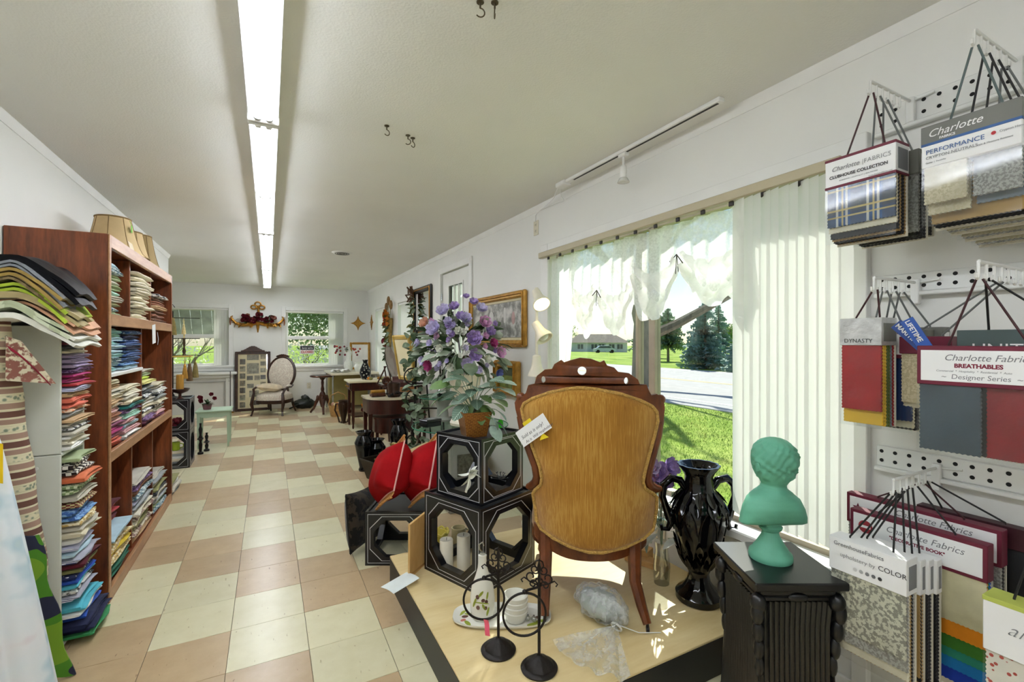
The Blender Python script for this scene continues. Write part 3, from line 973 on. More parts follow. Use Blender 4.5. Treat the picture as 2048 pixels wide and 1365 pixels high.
for y, z0, z1 in ((3.555, 1.43, 1.80), (4.115, 1.43, 1.80), (3.845, .735, 1.41), (3.60, .05, .715), (4.17, .05, .715)):
    bcp('divider', .012, BD - .03, Y_(y) - .01, Y_(y) + .01, z0, z1)
bcp('half_shelf', .012, BD - .02, .028, Y_(3.835), 1.125, 1.145, m=WHITE)
tgp = thing('price_ticket', 'white paper ticket hanging from the bookcase shelf rail', 'tag', (XL + BD + .015, 3.98, 1.40))
MB().cbox(0, .002, -.05, .05, -.1, .03, .0005, R(.1, 'X')).build('card', PAPER, tgp)
MB().tube([(0, .12, -.02), (.005, .125, -.07), (.002, .12, -.11)], .0015, 5).build('string', PAPER, tgp)

cloth_cache = {}
def cloth_mesh(Lx, Wy, t, layers, seed):
    rg = random.Random(seed)
    prof = []
    tl_ = t / layers
    off = [rg.uniform(-.012, .008) for _ in range(layers)]
    for i in range(layers):
        x = Lx / 2 + off[i]
        prof += [(x - tl_ * .8, i * tl_ + tl_ * .06), (x - tl_ * .18, i * tl_ + tl_ * .2), (x, i * tl_ + tl_ * .5), (x - tl_ * .18, i * tl_ + tl_ * .8), (x - tl_ * .8, i * tl_ + tl_ * .94)]
    prof += [(0, t), (-Lx / 2, t * .9), (-Lx / 2, t * .1), (0, 0)]
    ny = 8; n = len(prof); v = []; f = []
    ph = rg.uniform(0, 6); am = rg.uniform(.002, .008)
    for j in range(ny + 1):
        u = j / ny; y = (u - .5) * Wy
        e = 1 - .45 * abs(2 * u - 1) ** 4
        for (x, z) in prof:
            fx = max(0, x / (Lx / 2))
            v.append((x + am * math.sin(u * 7 + ph + z * 40) * fx, y + .004 * math.sin(z * 90 + ph) * fx, z * e + (1 - e) * t * .2 + am * .4 * math.sin(u * 9 + ph) * fx * (z / t)))
    for j in range(ny):
        for i in range(n):
            i2 = (i + 1) % n
            f.append((j * n + i, j * n + i2, (j + 1) * n + i2, (j + 1) * n + i))
    f.append(tuple(range(n - 1, -1, -1))); f.append(tuple(ny * n + i for i in range(n)))
    b = MB().add(v, f)
    return b
ncl = [0]
def stack(x_front, y0, y1, z0, z1, cols, where, group, depth=.27, tmin=.022, tmax=.04, tilt=0, drift=0, name='folded_cloth'):
    z = z0; i = 0
    while z < z1 - .012 and i < len(cols):
        cn, c, c2, pat = cols[i][:4]
        sc_ = cols[i][4] if len(cols[i]) > 4 else 40
        ncl[0] += 1
        rg = random.Random(ncl[0] * 13 + 5)
        t_ = min(rg.uniform(tmin, tmax), z1 - z)
        w_ = (y1 - y0) * rg.uniform(.9, 1.0)
        b = cloth_mesh(depth, w_, t_, rg.choice((1, 2, 2, 3)) if t_ > .02 else 1, ncl[0])
        yy = (y0 + y1) / 2 + rg.uniform(-.5, .5) * ((y1 - y0) - w_)
        o = b.build(name, fabric(cn, c, c2, pat, sc_), loc=(x_front - depth / 2 + rg.uniform(-.012, .012) + drift * i, yy, z), ang=60)
        o.rotation_euler = (tilt, 0, rg.uniform(-.03, .03))
        tag(o, 'folded %s cloth %s' % (cn, where), 'fabric', group)
        z += t_ * .985; i += 1
    return z
C = {'cream': ('cream', '#e2d8ba', None, 'plain'), 'ivory': ('ivory', '#ece5cf', None, 'plain'), 'offw': ('off-white ribbed', '#e4dcc4', '#cfc5a6', 'stripe', 90), 'sage': ('sage green', '#a9b88c', None, 'plain'),
     'mint': ('mint green', '#a8d3bd', None, 'plain'), 'aqua': ('aqua', '#9fd0cf', None, 'plain'), 'lblue': ('pale blue', '#b6d2dc', None, 'plain'), 'whtb': ('white and blue flecked', '#d5e0dd', '#5a7d8c', 'print', 45),
     'navy': ('navy', '#22284a', None, 'plain'), 'denim': ('denim blue', '#4a68a0', None, 'plain'), 'steel': ('steel blue', '#5b78ab', None, 'plain'), 'bluep': ('blue printed', '#3d5f94', '#c5d2e0', 'dots', 70), 'brown': ('brown', '#7a4f34', None, 'plain'),
     'rust': ('rust brown', '#935a3a', None, 'plain'), 'tan': ('tan', '#c9a77c', None, 'plain'), 'bw': ('black and white swirled', '#20242c', '#e8e8e4', 'print', 26), 'yel': ('pale yellow', '#e0d98a', None, 'plain'), 'yel2': ('bright yellow', '#e6c93a', None, 'plain'),
     'lime': ('lime green', '#b9cf4a', None, 'plain'), 'olive': ('olive', '#8b8a55', None, 'plain'), 'maroon': ('maroon', '#5e1d2a', None, 'plain'), 'red': ('red', '#b23338', None, 'plain'), 'redst': ('red and white striped', '#b23a3c', '#e8dcd0', 'stripe', 90),
     'coral': ('coral', '#e0725a', None, 'plain'), 'mauve': ('mauve', '#9a5a78', None, 'plain'), 'pink': ('dusty pink', '#d3a2a0', None, 'plain'), 'lav': ('lavender', '#b3a3c6', None, 'plain'), 'purp': ('purple printed', '#5c3a66', '#9a7aa8', 'print', 50), 'mag': ('magenta', '#b0306f', None, 'plain'),
     'grey': ('grey', '#a3a7a6', None, 'plain'), 'dgrey': ('charcoal', '#4d5258', None, 'plain'), 'white': ('white', '#efeee8', None, 'plain'), 'teal': ('teal', '#2f7d78', None, 'plain'), 'green': ('dark green', '#2d6a52', None, 'plain'), 'floral': ('cream floral', '#e0d6bd', '#8a6a62', 'print', 40),
     'plaid': ('black and white plaid', '#e6e0d2', '#2e2220', 'check', 55), 'rplaid': ('red and green plaid', '#7a2a2c', '#cbbf8a', 'check', 70), 'orange': ('orange', '#d8744a', None, 'plain'), 'gcheck': ('green checked', '#7d9160', '#c9d1ad', 'check', 80), 'bprint': ('blue leaf print', '#86b0d8', '#3f66a8', 'print', 55),
     'tprint': ('gold printed', '#c9a860', '#efe3bf', 'print', 60), 'cob': ('cobalt blue', '#2a56b8', None, 'plain'), 'turq': ('turquoise', '#59bfd2', None, 'plain'), 'stripe': ('navy and white striped', '#e9e9ee', '#39406a', 'stripe', 120), 'lstripe': ('lavender striped', '#dfe0ee', '#9a9cc4', 'stripe', 120), 'grn2': ('kelly green', '#3f9b5e', None, 'plain'), 'oprint': ('orange printed', '#d88a5a', '#efd6b8', 'print', 60), 'dotn': ('navy dotted', '#27305a', '#e4e4e4', 'dots', 60), 'stone': ('stone', '#c9c3b2', None, 'plain')}
def cs(s_): return [C[k] for k in s_.split()]
XFB = XL + .005 + BD - .035
top, mid, low = 'on the top shelf of the bookcase', 'on the middle shelf of the bookcase', 'on the bottom shelf of the bookcase'
stack(XFB, 3.05, 3.42, 1.432, 1.74, cs('whtb sage whtb olive stone mint sage stone sage whtb lblue'), 'in the sage stack on the top shelf', 'sage and blue cloths on the top shelf')
stack(XFB + .02, 3.60, 4.06, 1.432, 1.77, cs('ivory cream ivory offw ivory cream offw ivory ivory cream offw cream'), 'in the cream stack on the top shelf', 'cream cloths on the top shelf', tmin=.024, tmax=.036)
stack(XFB + .02, 4.16, 4.60, 1.432, 1.68, cs('floral brown rust brown tan rust brown bw stone tan'), 'in the brown stack on the top shelf', 'brown cloths on the top shelf')
stack(XFB + .005, 3.04, 3.38, 1.148, 1.39, cs('aqua lblue whtb aqua lblue lblue aqua lblue mint aqua lblue'), 'in the aqua stack on the half shelf', 'aqua cloths on the half shelf', tmin=.02, tmax=.03)
stack(XFB + .012, 3.42, 3.80, 1.148, 1.385, cs('lblue bprint steel denim steel navy denim bluep navy bluep grey'), 'in the blue stack on the half shelf', 'blue cloths on the half shelf', tmin=.02, tmax=.03)
stack(XFB + .01, 3.05, 3.40, .737, 1.11, cs('coral coral mauve mag mauve redst rust redst floral tan cream stone tan cream tan cream'), 'in the tan stack under the half shelf', 'red and tan cloths under the half shelf', tmin=.022, tmax=.034)
stack(XFB + .012, 3.44, 3.80, .737, 1.05, cs('white pink lblue pink mint purp teal cream stone ivory cream stone'), 'in the pastel stack under the half shelf', 'pastel cloths under the half shelf', tmin=.022, tmax=.034)
stack(XFB + .01, 3.88, 4.22, .737, 1.12, cs('maroon mauve purp cream bw cream white stone bw dgrey grey navy yel lime sage stone pink'), 'in the mixed stack of the middle cubby', 'mixed cloths in the middle cubby', tmin=.02, tmax=.032)
stack(XFB + .012, 4.26, 4.62, .737, 1.0, cs('mauve pink stone bw cream grey bw white stone cream'), 'in the grey stack of the middle cubby', 'grey cloths in the middle cubby', tmin=.02, tmax=.032)
stack(XFB + .02, 3.08, 3.52, .053, .30, cs('green green tprint yel2 tprint white lblue'), 'in the yellow stack on the bottom shelf', 'yellow and green cloths on the bottom shelf', depth=.3, tmin=.028, tmax=.042)
z_ = stack(XFB - .02, 3.08, 3.40, .31, .46, cs('red maroon red red maroon'), 'in the red stack on the bottom shelf', 'red cloths on the bottom shelf', tmin=.02, tmax=.03)
stack(XFB + .01, 3.63, 4.12, .053, .44, cs('tan floral olive cream floral ivory grey lstripe whtb brown purp stone bw white'), 'in the print stack on the bottom shelf', 'pale print cloths on the bottom shelf', tmin=.026, tmax=.04)
stack(XFB + .01, 4.20, 4.62, .053, .33, cs('whtb sage grey stone dgrey olive cream grey stone'), 'in the grey stack on the bottom shelf', 'grey green cloths on the bottom shelf', tmin=.022, tmax=.036)
stack(XL + .38, 4.80, 5.2, 0, .15, cs('grey stone white olive'), 'on the floor beside the end of the bookcase', 'cloths on the floor past the bookcase', depth=.3)

# lamp shades on top of the bookcase
SHADE = mat('beige silk shade', '#cdb283', .8, var=.08, vs=10)
SHADE2 = mat('olive beige shade', '#a28a5c', .8, var=.08, vs=10)
TRB = mat('shade braid', '#8d7448', .8)
def lshade(loc, r0, r1, h, m_, lab, rz=0):
    t = thing('lamp_shade', lab, 'lamp shade', loc, rz)
    prof = []
    for i in range(9):
        u = i / 8
        prof.append((r0 + (r1 - r0) * (u ** .5), h * u))
    n = 8
    def fl_(a, z):
        k = (a * n / (2 * PI)) % 1
        return 1 - .035 * math.sin(PI * k)
    MB().lathe(prof, 48, fl=fl_, cap=False).build('shade', m_, t)
    for z, r_ in ((.004, r0), (h - .004, r1)):
        MB().tube([(r_ * math.cos(a), r_ * math.sin(a), z) for a in [i * PI / 16 for i in range(32)]], .005, 6, True).build('braid', TRB, t)
    for i in range(n):
        a = 2 * PI * i / n
        MB().tube([(p[0] * math.cos(a), p[0] * math.sin(a), p[1]) for p in prof], .0025, 5).build('rib', TRB, t)
    MB().tube([(r1 * .98, 0, h - .02), (0, 0, h - .025), (-r1 * .98, 0, h - .02)], .003, 5).tube([(0, r1 * .98, h - .02), (0, 0, h - .025), (0, -r1 * .98, h - .02)], .003, 5).build('wire_spider', CHROME, t)
    return t
lshade((XL + .207, 3.83, BH), .185, .09, .255, SHADE, 'beige bell lamp shade with a green tag on the bookcase')
lshade((XL + .20, 4.20, BH), .165, .085, .24, SHADE, 'beige bell lamp shade between the other two on the bookcase')
lshade((XL + .205, 4.52, BH), .155, .075, .28, SHADE2, 'darker olive lamp shade at the far end of the bookcase')
tg = MB().cbox(-.001, .001, -.014, .014, -.045, 0, .0005).tube([(0, 0, 0), (-.01, 0, .03)], .0012, 4)
tag(tg.build('green_tag', mat('green tag', '#6bbf2a', .6), loc=(XL + .312, 3.78, 2.06)), 'small green price tag hanging on the first lamp shade', 'tag')
crd = MB().cbox(-.0015, .0015, -.05, .05, 0, .06, .0005, R(-.25, 'Y'))
tag(crd.build('shelf_card', mat('tan price card', '#d8c7a6', .7), loc=(XL + BD - .01, 3.55, BH)), 'small tan price card standing on the bookcase edge', 'card')

# white storage unit between camera and bookcase
wu = thing('storage_unit', 'tall narrow white shelving unit stuffed with folded cloth', 'shelf', (XL + .005, 2.60, 0))
UNIT = mat('white laminate', '#d9dcd2', .45, var=.04)
UD, UW, UH = .315, .285, 1.38
def up(nm, *a): return MB().cbox(*a, .003).build(nm, UNIT, wu)
up('side_panel', 0, UD, 0, .014, .842, UH); up('side_panel', 0, UD, 0, .014, 0, .838)
up('side_panel', 0, UD, UW - .014, UW, 0, UH)
up('back_panel', 0, .01, .014, UW - .014, 0, UH)
for z in (.03, .845, UH - .008): up('shelf', .01, UD, .014, UW - .014, z - .016, z)
MB().lathe([(.007, 0), (.007, .004)], 12, M=T(.24, 0, .79) @ R(PI / 2, 'X')).build('plug', WHITE, wu)
XU = XL + .005 + UD
uc = 'in the upper half of the white unit'; ul = 'in the lower half of the white unit'
stack(XU + .03, 2.622, 2.865, .847, 1.37, cs('white ivory white stone bw stone tan grey oprint coral coral tan lstripe red mag mag purp lav lav lav cream dgrey maroon stripe aqua lblue denim'), uc, 'cloths in the upper half of the white unit', depth=.26, tmin=.016, tmax=.027)
stack(XU + .05, 2.622, 2.865, .20, .82, cs('stripe bw turq cob dotn olive maroon stripe lblue lstripe white cream stone tprint bprint bprint rplaid stone gcheck gcheck orange plaid plaid sage'), ul, 'cloths in the lower half of the white unit', depth=.27, tmin=.02, tmax=.034)
stack(XU + .10, 2.625, 2.90, .032, .20, cs('grn2 navy navy cob white turq'), 'spilling from the bottom of the white unit', 'cloths spilling from the white unit', depth=.34, tmin=.02, tmax=.034, drift=-.008)

# big pile of upholstery cloth on top of the unit
def big_fold(x0, x1, y0, y1, z, t_, cn, c, seed, droop=.07, pat='plain', c2=None, s_=30):
    rg = random.Random(seed); b = MB()
    nl = 2; ph = rg.uniform(0, 6); sk = rg.uniform(-.05, .05)
    for k in range(nl):
        zz = z + k * t_ / nl
        def fn(u, v_):
            x = x0 + (x1 - x0) * u; y = y0 + (y1 - y0) * v_
            lip = max(0, (u - .62) / .38)
            fold = max(0, 1 - abs(u - .58) * 5) * .018
            return (x - sk * v_ * .5 - .05 * lip * v_, y + .015 * math.sin(u * 5 + ph), zz + t_ / nl + fold + .005 * math.sin(u * 11 + ph) + .006 * math.sin(v_ * 8 + ph + k) - droop * lip ** 1.5 * (1.0 - .15 * k))
        b.slab(fn, 22, 10, t_ / nl * .85)
    o = b.build('folded_upholstery', fabric(cn, c, c2, pat, s_), ang=60)
    o.location = (0, 0, 0)
    tag(o, 'long folded %s cloth in the pile on top of the white unit' % cn, 'fabric', 'cloths piled on the white unit')
pile = [('white ribbed', '#e6e6da', .028, -.66, .10, 'plain', None), ('sage striped', '#b9c2a0', .03, -.675, .10, 'stripe', '#cfd6ba'), ('peach', '#dba987', .02, -.66, .10, 'plain', None), ('khaki', '#b3a376', .028, -.645, .10, 'plain', None),
        ('bright lime', '#b7cf45', .026, -.68, .11, 'plain', None), ('brown plaid', '#7b6a4a', .022, -.70, .10, 'check', '#93815c'), ('mustard', '#a78c4c', .026, -.69, .11, 'plain', None), ('silver grey', '#8b9097', .02, -.685, .13, 'plain', None), ('glossy black', '#0b0c10', .036, -.655, .15, 'plain', None)]
z = UH + .002
for i, (cn, c, th_, xf, dr, pt, c2) in enumerate(pile):
    big_fold(XL + .02, xf, 2.36 + .012 * (i % 3), 2.83 - .012 * i, z, th_, cn, c, 50 + i, dr, pt, c2)
    z += th_ * 1.06
_mats['cloth glossy blackplain'].node_tree.nodes['Principled BSDF'].inputs['Roughness'].default_value = .3
_mats['cloth glossy blackplain'].node_tree.nodes['Principled BSDF'].inputs['Sheen Weight'].default_value = 0
_mats['cloth glossy blackplain'].node_tree.nodes['Principled BSDF'].inputs['Roughness'].default_value = .45
_mats['cloth glossy blackplain'].node_tree.nodes['Principled BSDF'].inputs['Specular IOR Level'].default_value = .12
_mats['cloth silver greyplain'].node_tree.nodes['Principled BSDF'].inputs['Roughness'].default_value = .35

# rolls and drapes leaning in front of the white unit
TAP, N, L, b_ = newmat('tapestry stripes')
v = coords(N, L, (1, 1, 1))
sep = N.new('ShaderNodeSeparateXYZ'); L.new(v, sep.inputs[0])
mm = N.new('ShaderNodeMath'); mm.operation = 'MULTIPLY'; L.new(sep.outputs['Z'], mm.inputs[0]); mm.inputs[1].default_value = 8.5
fr_ = N.new('ShaderNodeMath'); fr_.operation = 'FRACT'; L.new(mm.outputs[0], fr_.inputs[0])
rp = N.new('ShaderNodeValToRGB'); rp.color_ramp.interpolation = 'CONSTANT'
els = [(0, '#a58674'), (.18, '#ded6b4'), (.24, '#c9c3a0'), (.44, '#ded6b4'), (.5, '#a58674'), (.66, '#ded6b4'), (.72, '#6f4b3f'), (.92, '#ded6b4')]
e = rp.color_ramp.elements
while len(e) < len(els): e.new(.5)
for i, (p, c) in enumerate(els): e[i].position = p; e[i].color = (*rgb(c), 1)
L.new(fr_.outputs[0], rp.inputs['Fac'])
vo = N.new('ShaderNodeTexVoronoi'); vo.inputs['Scale'].default_value = 60; L.new(v, vo.inputs['Vector'])
hs_ = ramp(N, L, vo.outputs['Distance'], [(.25, '#5b7466'), (.5, '#e4dcbc')])
mk = N.new('ShaderNodeValToRGB'); mk.color_ramp.interpolation = 'CONSTANT'
e = mk.color_ramp.elements
for i, (p, c) in enumerate([(0, 0), (.26, .75), (.43, 0), (.73, .6), (.91, 0)]):
    if i >= len(e): e.new(.5)
    e[i].position = p; e[i].color = (c, c, c, 1)
L.new(fr_.outputs[0], mk.inputs['Fac'])
mx = N.new('ShaderNodeMix'); mx.data_type = 'RGBA'
L.new(mk.outputs['Color'], mx.inputs['Factor']); L.new(rp.outputs['Color'], mx.inputs['A']); L.new(hs_, mx.inputs['B'])
L.new(mx.outputs['Result'], b_.inputs['Base Color']); b_.inputs['Roughness'].default_value = .9
tp = thing('tapestry_roll', 'roll of tan striped tapestry leaning on the white unit', 'fabric roll', (-.81, 2.50, 0))
_ax = [(0, 0, .02), (-.02, .01, .2), (-.035, .015, .39), (-.068, .0, .776), (-.095, -.02, 1.09), (-.125, -.05, 1.42)]
pts_ = []
for (p, q) in zip(_ax, _ax[1:]):
    for k in range(5): pts_.append(Vector(p).lerp(Vector(q), k / 5))
pts_.append(Vector(_ax[-1]))
MB().tube(pts_, [.058 + .004 * math.sin(i * 1.3) for i in range(len(pts_))], 26).build('roll', TAP, tp)
FLAP = fabric('tapestry flower border', '#ddd3b5', '#8e5d50', 'print', 30)
b = MB().slab(lambda u, v_: (-.05 + .10 * u * v_ + .03 * u, -.115 + .03 * u, 1.335 - .165 * v_ - .02 * u), 10, 8, .004)
b.build('loose_flap', FLAP, tp)
b = MB().slab(lambda u, v_: (-.045 + .098 * u + .012 * v_, -.122 + .03 * u, 1.30 - .135 * u ** 1.2 - .02 * v_), 8, 2, .003)
b.build('red_binding', fabric('crimson binding', '#8e1f33'), tp)
WC, N, L, b_ = newmat('watercolour print')
v = coords(N, L)
n1 = noise(N, L, v, 4.5, 3, .5)
L.new(ramp(N, L, n1, [(.3, '#d9b9bd'), (.42, '#e6e6e8'), (.55, '#dfe6ea'), (.62, '#b9cfd8'), (.72, '#c9d4c4')]), b_.inputs['Base Color']); b_.inputs['Roughness'].default_value = .85
wc = thing('drape_bolt', 'pale watercolour print cloth hanging over a leaning bolt', 'fabric roll', (-.84, 2.22, 0))
def drape(u, v_):
    a = -1.15 + u * 2.7
    z = 1.02 * (1 - v_) + .02
    r_ = .055 + .075 * v_ ** .8 * (1 + .16 * math.sin(u * 17 + 1) + .1 * math.sin(u * 31))
    return (-.055 + .12 * v_ + r_ * math.sin(a) * 1.15, .02 - .05 * v_ - r_ * math.cos(a), z - .05 * abs(u - .5))
MB().slab(drape, 44, 20, .003).build('cloth', WC, wc)
o = MB().lathe([(.03, 0), (.03, .98)], 16).build('bolt_core', mat('card tube', '#b9a684', .8), wc, (-.02, .04, .0)); o.rotation_euler = (0, math.radians(-8), 0)
PR, N, L, b_ = newmat('bold tropical print')
v = coords(N, L)
n1 = noise(N, L, v, 5.2, 1, .4)
r1 = N.new('ShaderNodeValToRGB'); r1.color_ramp.interpolation = 'CONSTANT'
e = r1.color_ramp.elements
for i, (p, c) in enumerate([(0, '#23263f'), (.38, '#4d8a1e'), (.47, '#7ba327'), (.54, '#2a2f55'), (.6, '#e8c11d'), (.68, '#b9772c')]):
    if i >= len(e): e.new(.5)
    e[i].position = p; e[i].color = (*rgb(c), 1)
L.new(n1, r1.inputs['Fac']); L.new(r1.outputs['Color'], b_.inputs['Base Color']); b_.inputs['Roughness'].default_value = .8
pr = thing('print_cloth', 'bold green, navy and yellow print cloth leaning on the white unit', 'fabric', (-.74, 2.40, 0))
MB().slab(lambda u, v_: (-.19 + .11 * v_ + .14 * u + .008 * math.sin(v_ * 14), .02 - .03 * v_ + .03 * u, .56 * (1 - v_) + .015 + .012 * math.sin(u * 5)), 10, 16, .012).build('cloth', PR, pr)
ys = thing('yellow_cloth', 'scrap of bright yellow cloth hanging by the tapestry roll', 'fabric', (-.79, 2.12, .91))
MB().slab(lambda u, v_: (-.05 + .07 * u, .01 * math.sin(u * 6), .11 - .13 * v_ - .04 * u), 6, 6, .004).build('cloth', fabric('sun yellow', '#e9c31c'), ys)
rs = thing('rust_cloth', 'white and rust striped cloth bundled at the foot of the watercolour drape', 'fabric', (-.80, 1.98, 0))
MB().slab(lambda u, v_: (-.22 + .2 * u + .02 * math.sin(v_ * 9), .03 * math.sin(u * 8), .42 * (1 - v_) * (1 - .5 * u) + .01), 12, 10, .008).build('cloth', fabric('rust trim', '#e6e2e4', '#a14f28', 'stripe', 9), rs)

# one label each: look-alikes in a stack say which one they are (no such labels stay shared)
_by = {}
for o in sorted([o for o in bpy.data.objects if o.name.startswith('folded_cloth')], key=lambda o: o.location.z):
    _by.setdefault(o['label'], []).append(o)
for lb, os_ in _by.items():
    if len(os_) == 2:
        os_[0]['label'] = lb + ', lower one'; os_[1]['label'] = lb + ', upper one'
    elif len(os_) > 2:
        for o, w_ in zip(os_, ('lowest one', 'second up', 'third up', 'fourth up', 'fifth up', 'sixth up', 'seventh up')): o['label'] = lb + ', ' + w_

# ---------------------------------------------------------------- FAR END OF THE ROOM
_lm = {}
def leaf_mesh(Ln, W_, m_, curl=.25, fold=.25, key=''):
    k = ('leaf', round(Ln, 3), round(W_, 3), m_.name, curl, key)
    if k not in _lm:
        b = MB()
        def fn(u, v_):
            x = Ln * v_; w = W_ * math.sin(PI * min(1, v_ * .93 + .04)) ** .75
            s_ = (u - .5) * 2
            return (x, s_ * w / 2, -curl * Ln * v_ * v_ + fold * abs(s_) * w / 2 + .0)
        b.grid(fn, 4, 5)
        o = b.build('leaf', m_, ang=80); _lm[k] = o.data
        bpy.data.objects.remove(o)
    return _lm[k]
def put(parent, name, me, pos, d, roll=0, sc_=1):
    d = Vector(d).normalized()
    q = d.to_track_quat('X', 'Z').to_matrix() @ Matrix.Rotation(roll, 3, 'X')
    o = place(name, me, parent, pos)
    o.rotation_euler = q.to_euler(); o.scale = (sc_, sc_, sc_)
    return o
def rose_mesh(r_, m_, petals=(4, 5, 6), open_=.9):
    k = ('rose', round(r_, 3), m_.name, petals)
    if k not in _lm:
        b = MB(); rg = random.Random(5)
        for ring, n in enumerate(petals):
            rr = r_ * (.3 + .7 * (ring + 1) / len(petals)); tilt = .25 + open_ * ring / len(petals)
            for i in range(n):
                a0 = 2 * PI * (i + .5 * ring) / n + rg.uniform(-.1, .1)
                hw = PI / n * 1.25
                def fn(u, v_):
                    a = a0 + (u - .5) * 2 * hw * (.5 + .5 * math.sin(PI * (.15 + .75 * v_)))
                    h = rr * (1.15 - .45 * ring / len(petals)) * v_ - rr * .2
                    rad = rr * (.2 + .8 * math.sin(v_ * 1.4) * (.5 + tilt * .55)) * (1 - .12 * (2 * u - 1) ** 2)
                    return (h * 1.0, rad * math.cos(a), rad * math.sin(a))
                b.grid(fn, 4, 3)
        b.ell((0, 0, 0), (r_ * .35, r_ * .22, r_ * .22), 6, 4)
        o = b.build('rose', m_, ang=70); _lm[k] = o.data
        bpy.data.objects.remove(o)
    return _lm[k]
LG = mat('dusty green leaf', '#87997f', .6, var=.25, vs=30)
LD = mat('dark green leaf', '#38502f', .5, var=.3, vs=30)
LOL = mat('olive leaf', '#7c7a3a', .6, var=.3, vs=30)
FRED = mat('burgundy petal', '#74162a', .6, var=.4, vs=45)
FPUR = mat('violet petal', '#b79fd8', .6, var=.3, vs=55)
FLAV = mat('lavender petal', '#cfc7ea', .6, var=.25, vs=55)
FPNK = mat('pink petal', '#e2b0d8', .6, var=.3, vs=55)
FMAG = mat('magenta petal', '#b0447f', .6, var=.25, vs=25)
FORG = mat('orange petal', '#c8781e', .6, var=.25, vs=25)
FRST = mat('red berry', '#b03a20', .4, var=.25, vs=25)
FPCH = mat('peach petal', '#d9a88f', .6, var=.2, vs=25)
FWHT = mat('white petal', '#e9ebe0', .6, var=.06, vs=25)
FBLU = mat('blue violet petal', '#6a74b8', .6, var=.2, vs=25)
def arrow(rg, s_=1): return Vector((rg.gauss(0, 1), rg.gauss(0, 1), rg.gauss(0, 1))).normalized()

# gilded wall swag with burgundy flowers
sw = thing('wall_swag', 'gilded wall ornament with bow and burgundy flowers between the two windows', 'wall decor', (-.18, YF, 1.70))
for x, z, r_ in ((0, .325, .05), (-.07, .265, .045), (.07, .265, .045)):
    MB().tube([(x + r_ * math.cos(a), -.03, z + r_ * .8 * math.sin(a)) for a in [i * PI / 8 for i in range(16)]], .013, 7, True).build('bow_loop', GOLD, sw)
MB().tube([(0, -.02, .29), (.01, -.03, .18), (0, -.02, .06)], [.016, .022, .03], 8).build('stem', GOLD, sw)
MB().tube([(0, -.02, -.04), (.0, -.03, -.12), (0, -.02, -.22)], [.03, .026, .008], 8).build('tail', GOLD, sw)
for s_ in (-1, 1):
    MB().tube([(0, -.03, -.03), (s_ * .12, -.04, -.06), (s_ * .26, -.04, -.08), (s_ * .36, -.04, -.05), (s_ * .42, -.04, .02), (s_ * .44, -.04, .07), (s_ * .41, -.04, .09)], [.035, .04, .035, .028, .02, .014, .01], 8).build('arm', GOLD, sw)
    MB().tube([(s_ * .45, -.03, .05), (s_ * .455, -.03, -.03), (s_ * .45, -.03, -.08)], [.018, .016, .008], 7).build('tassel', mat('faded red tassel', '#8a5a40', .8), sw)
    MB().ell((s_ * .2, -.05, -.07), (.06, .03, .035)).build('scroll_leaf', GOLD, sw)
rg = random.Random(2)
for i in range(18):
    a = rg.choice((-1, 1)) * rg.uniform(.08, .42)
    put(sw, 'gilt_leaf', leaf_mesh(.10, .045, GOLD), (a, -.06, -.05 + .08 * max(0, abs(a) - .3)), (a + rg.uniform(-.4, .4), -.5, rg.uniform(-.7, .3)), rg.uniform(-1, 1))
for i in range(44):
    x = rg.uniform(-.25, .29)
    put(sw, 'flower', rose_mesh(.046, FRED if i % 9 else FPCH, (4, 5)), (x, rg.uniform(-.09, -.05), rg.uniform(-.03, .13) * (1 - abs(x) * 1.6) + .01), (rg.uniform(-.4, .4), -1, rg.uniform(-.2, .5)))
for i in range(20):
    x = rg.choice((-1, 1)) * rg.uniform(.05, .34)
    put(sw, 'leaf', leaf_mesh(.09, .05, LD), (x, -.05, rg.uniform(-.04, .07)), (x * 2 + rg.uniform(-.3, .3), -.4, rg.uniform(-.2, .9)), rg.uniform(-1, 1))

# gold diamond plaques
def plaque(loc, rz, lab):
    t = thing('wall_plaque', lab, 'plaque', loc, rz, 'gold diamond plaques in the corner')
    o = []
    for i in range(32):
        a = 2 * PI * i / 32
        r_ = .155 * (abs(math.cos(a)) ** 1.0 * .0 + 1 / (abs(math.cos(a)) ** .62 + abs(math.sin(a)) ** .62) ** (1 / .62))
        o.append((r_ * math.cos(a), r_ * math.sin(a)))
    MB().prism(o, 0, .012, M=R(PI / 2, 'X')).build('plate', GOLD, t)
    MB().prism([(p[0] * .72, p[1] * .72) for p in o], .012, .02, M=R(PI / 2, 'X')).build('relief', GILT, t)
    for k in range(4):
        put(t, 'petal', leaf_mesh(.075, .035, GILT, 0), (0, -.022, 0), (math.cos(k * PI / 2), -.1, math.sin(k * PI / 2)))
plaque((1.67, YF, 1.69), 0, 'gold four-pointed star plaque on the wall right of the closed sign window')
plaque((XR, 9.72, 1.70), -PI / 2, 'gold four-pointed star plaque on the side wall past the corner')

# closed sign in the window
sg = thing('closed_sign', 'black, white and red sign reading Sorry we are closed in the window', 'sign', (.69, YF + .035, 1.14))
MB().cbox(-.135, .135, 0, .004, -.085, .085, .001).build('board', PAPER, sg)
MB().box(-.125, .125, -.001, 0, .0, .075).build('black_band', INK, sg)
def fx(x, y, z): return frame_M((x, y, z), (1, 0, 0), (0, 0, 1))
text("Sorry we're", .05, PAPER, sg, fx(0, -.0015, .02), 'CENTER', .25, bold=.001, sx=.85)
text('CLOSED', .066, mat('sign red', '#c4262c', .5), sg, fx(0, -.0015, -.065), 'CENTER', bold=.002, sx=.93)

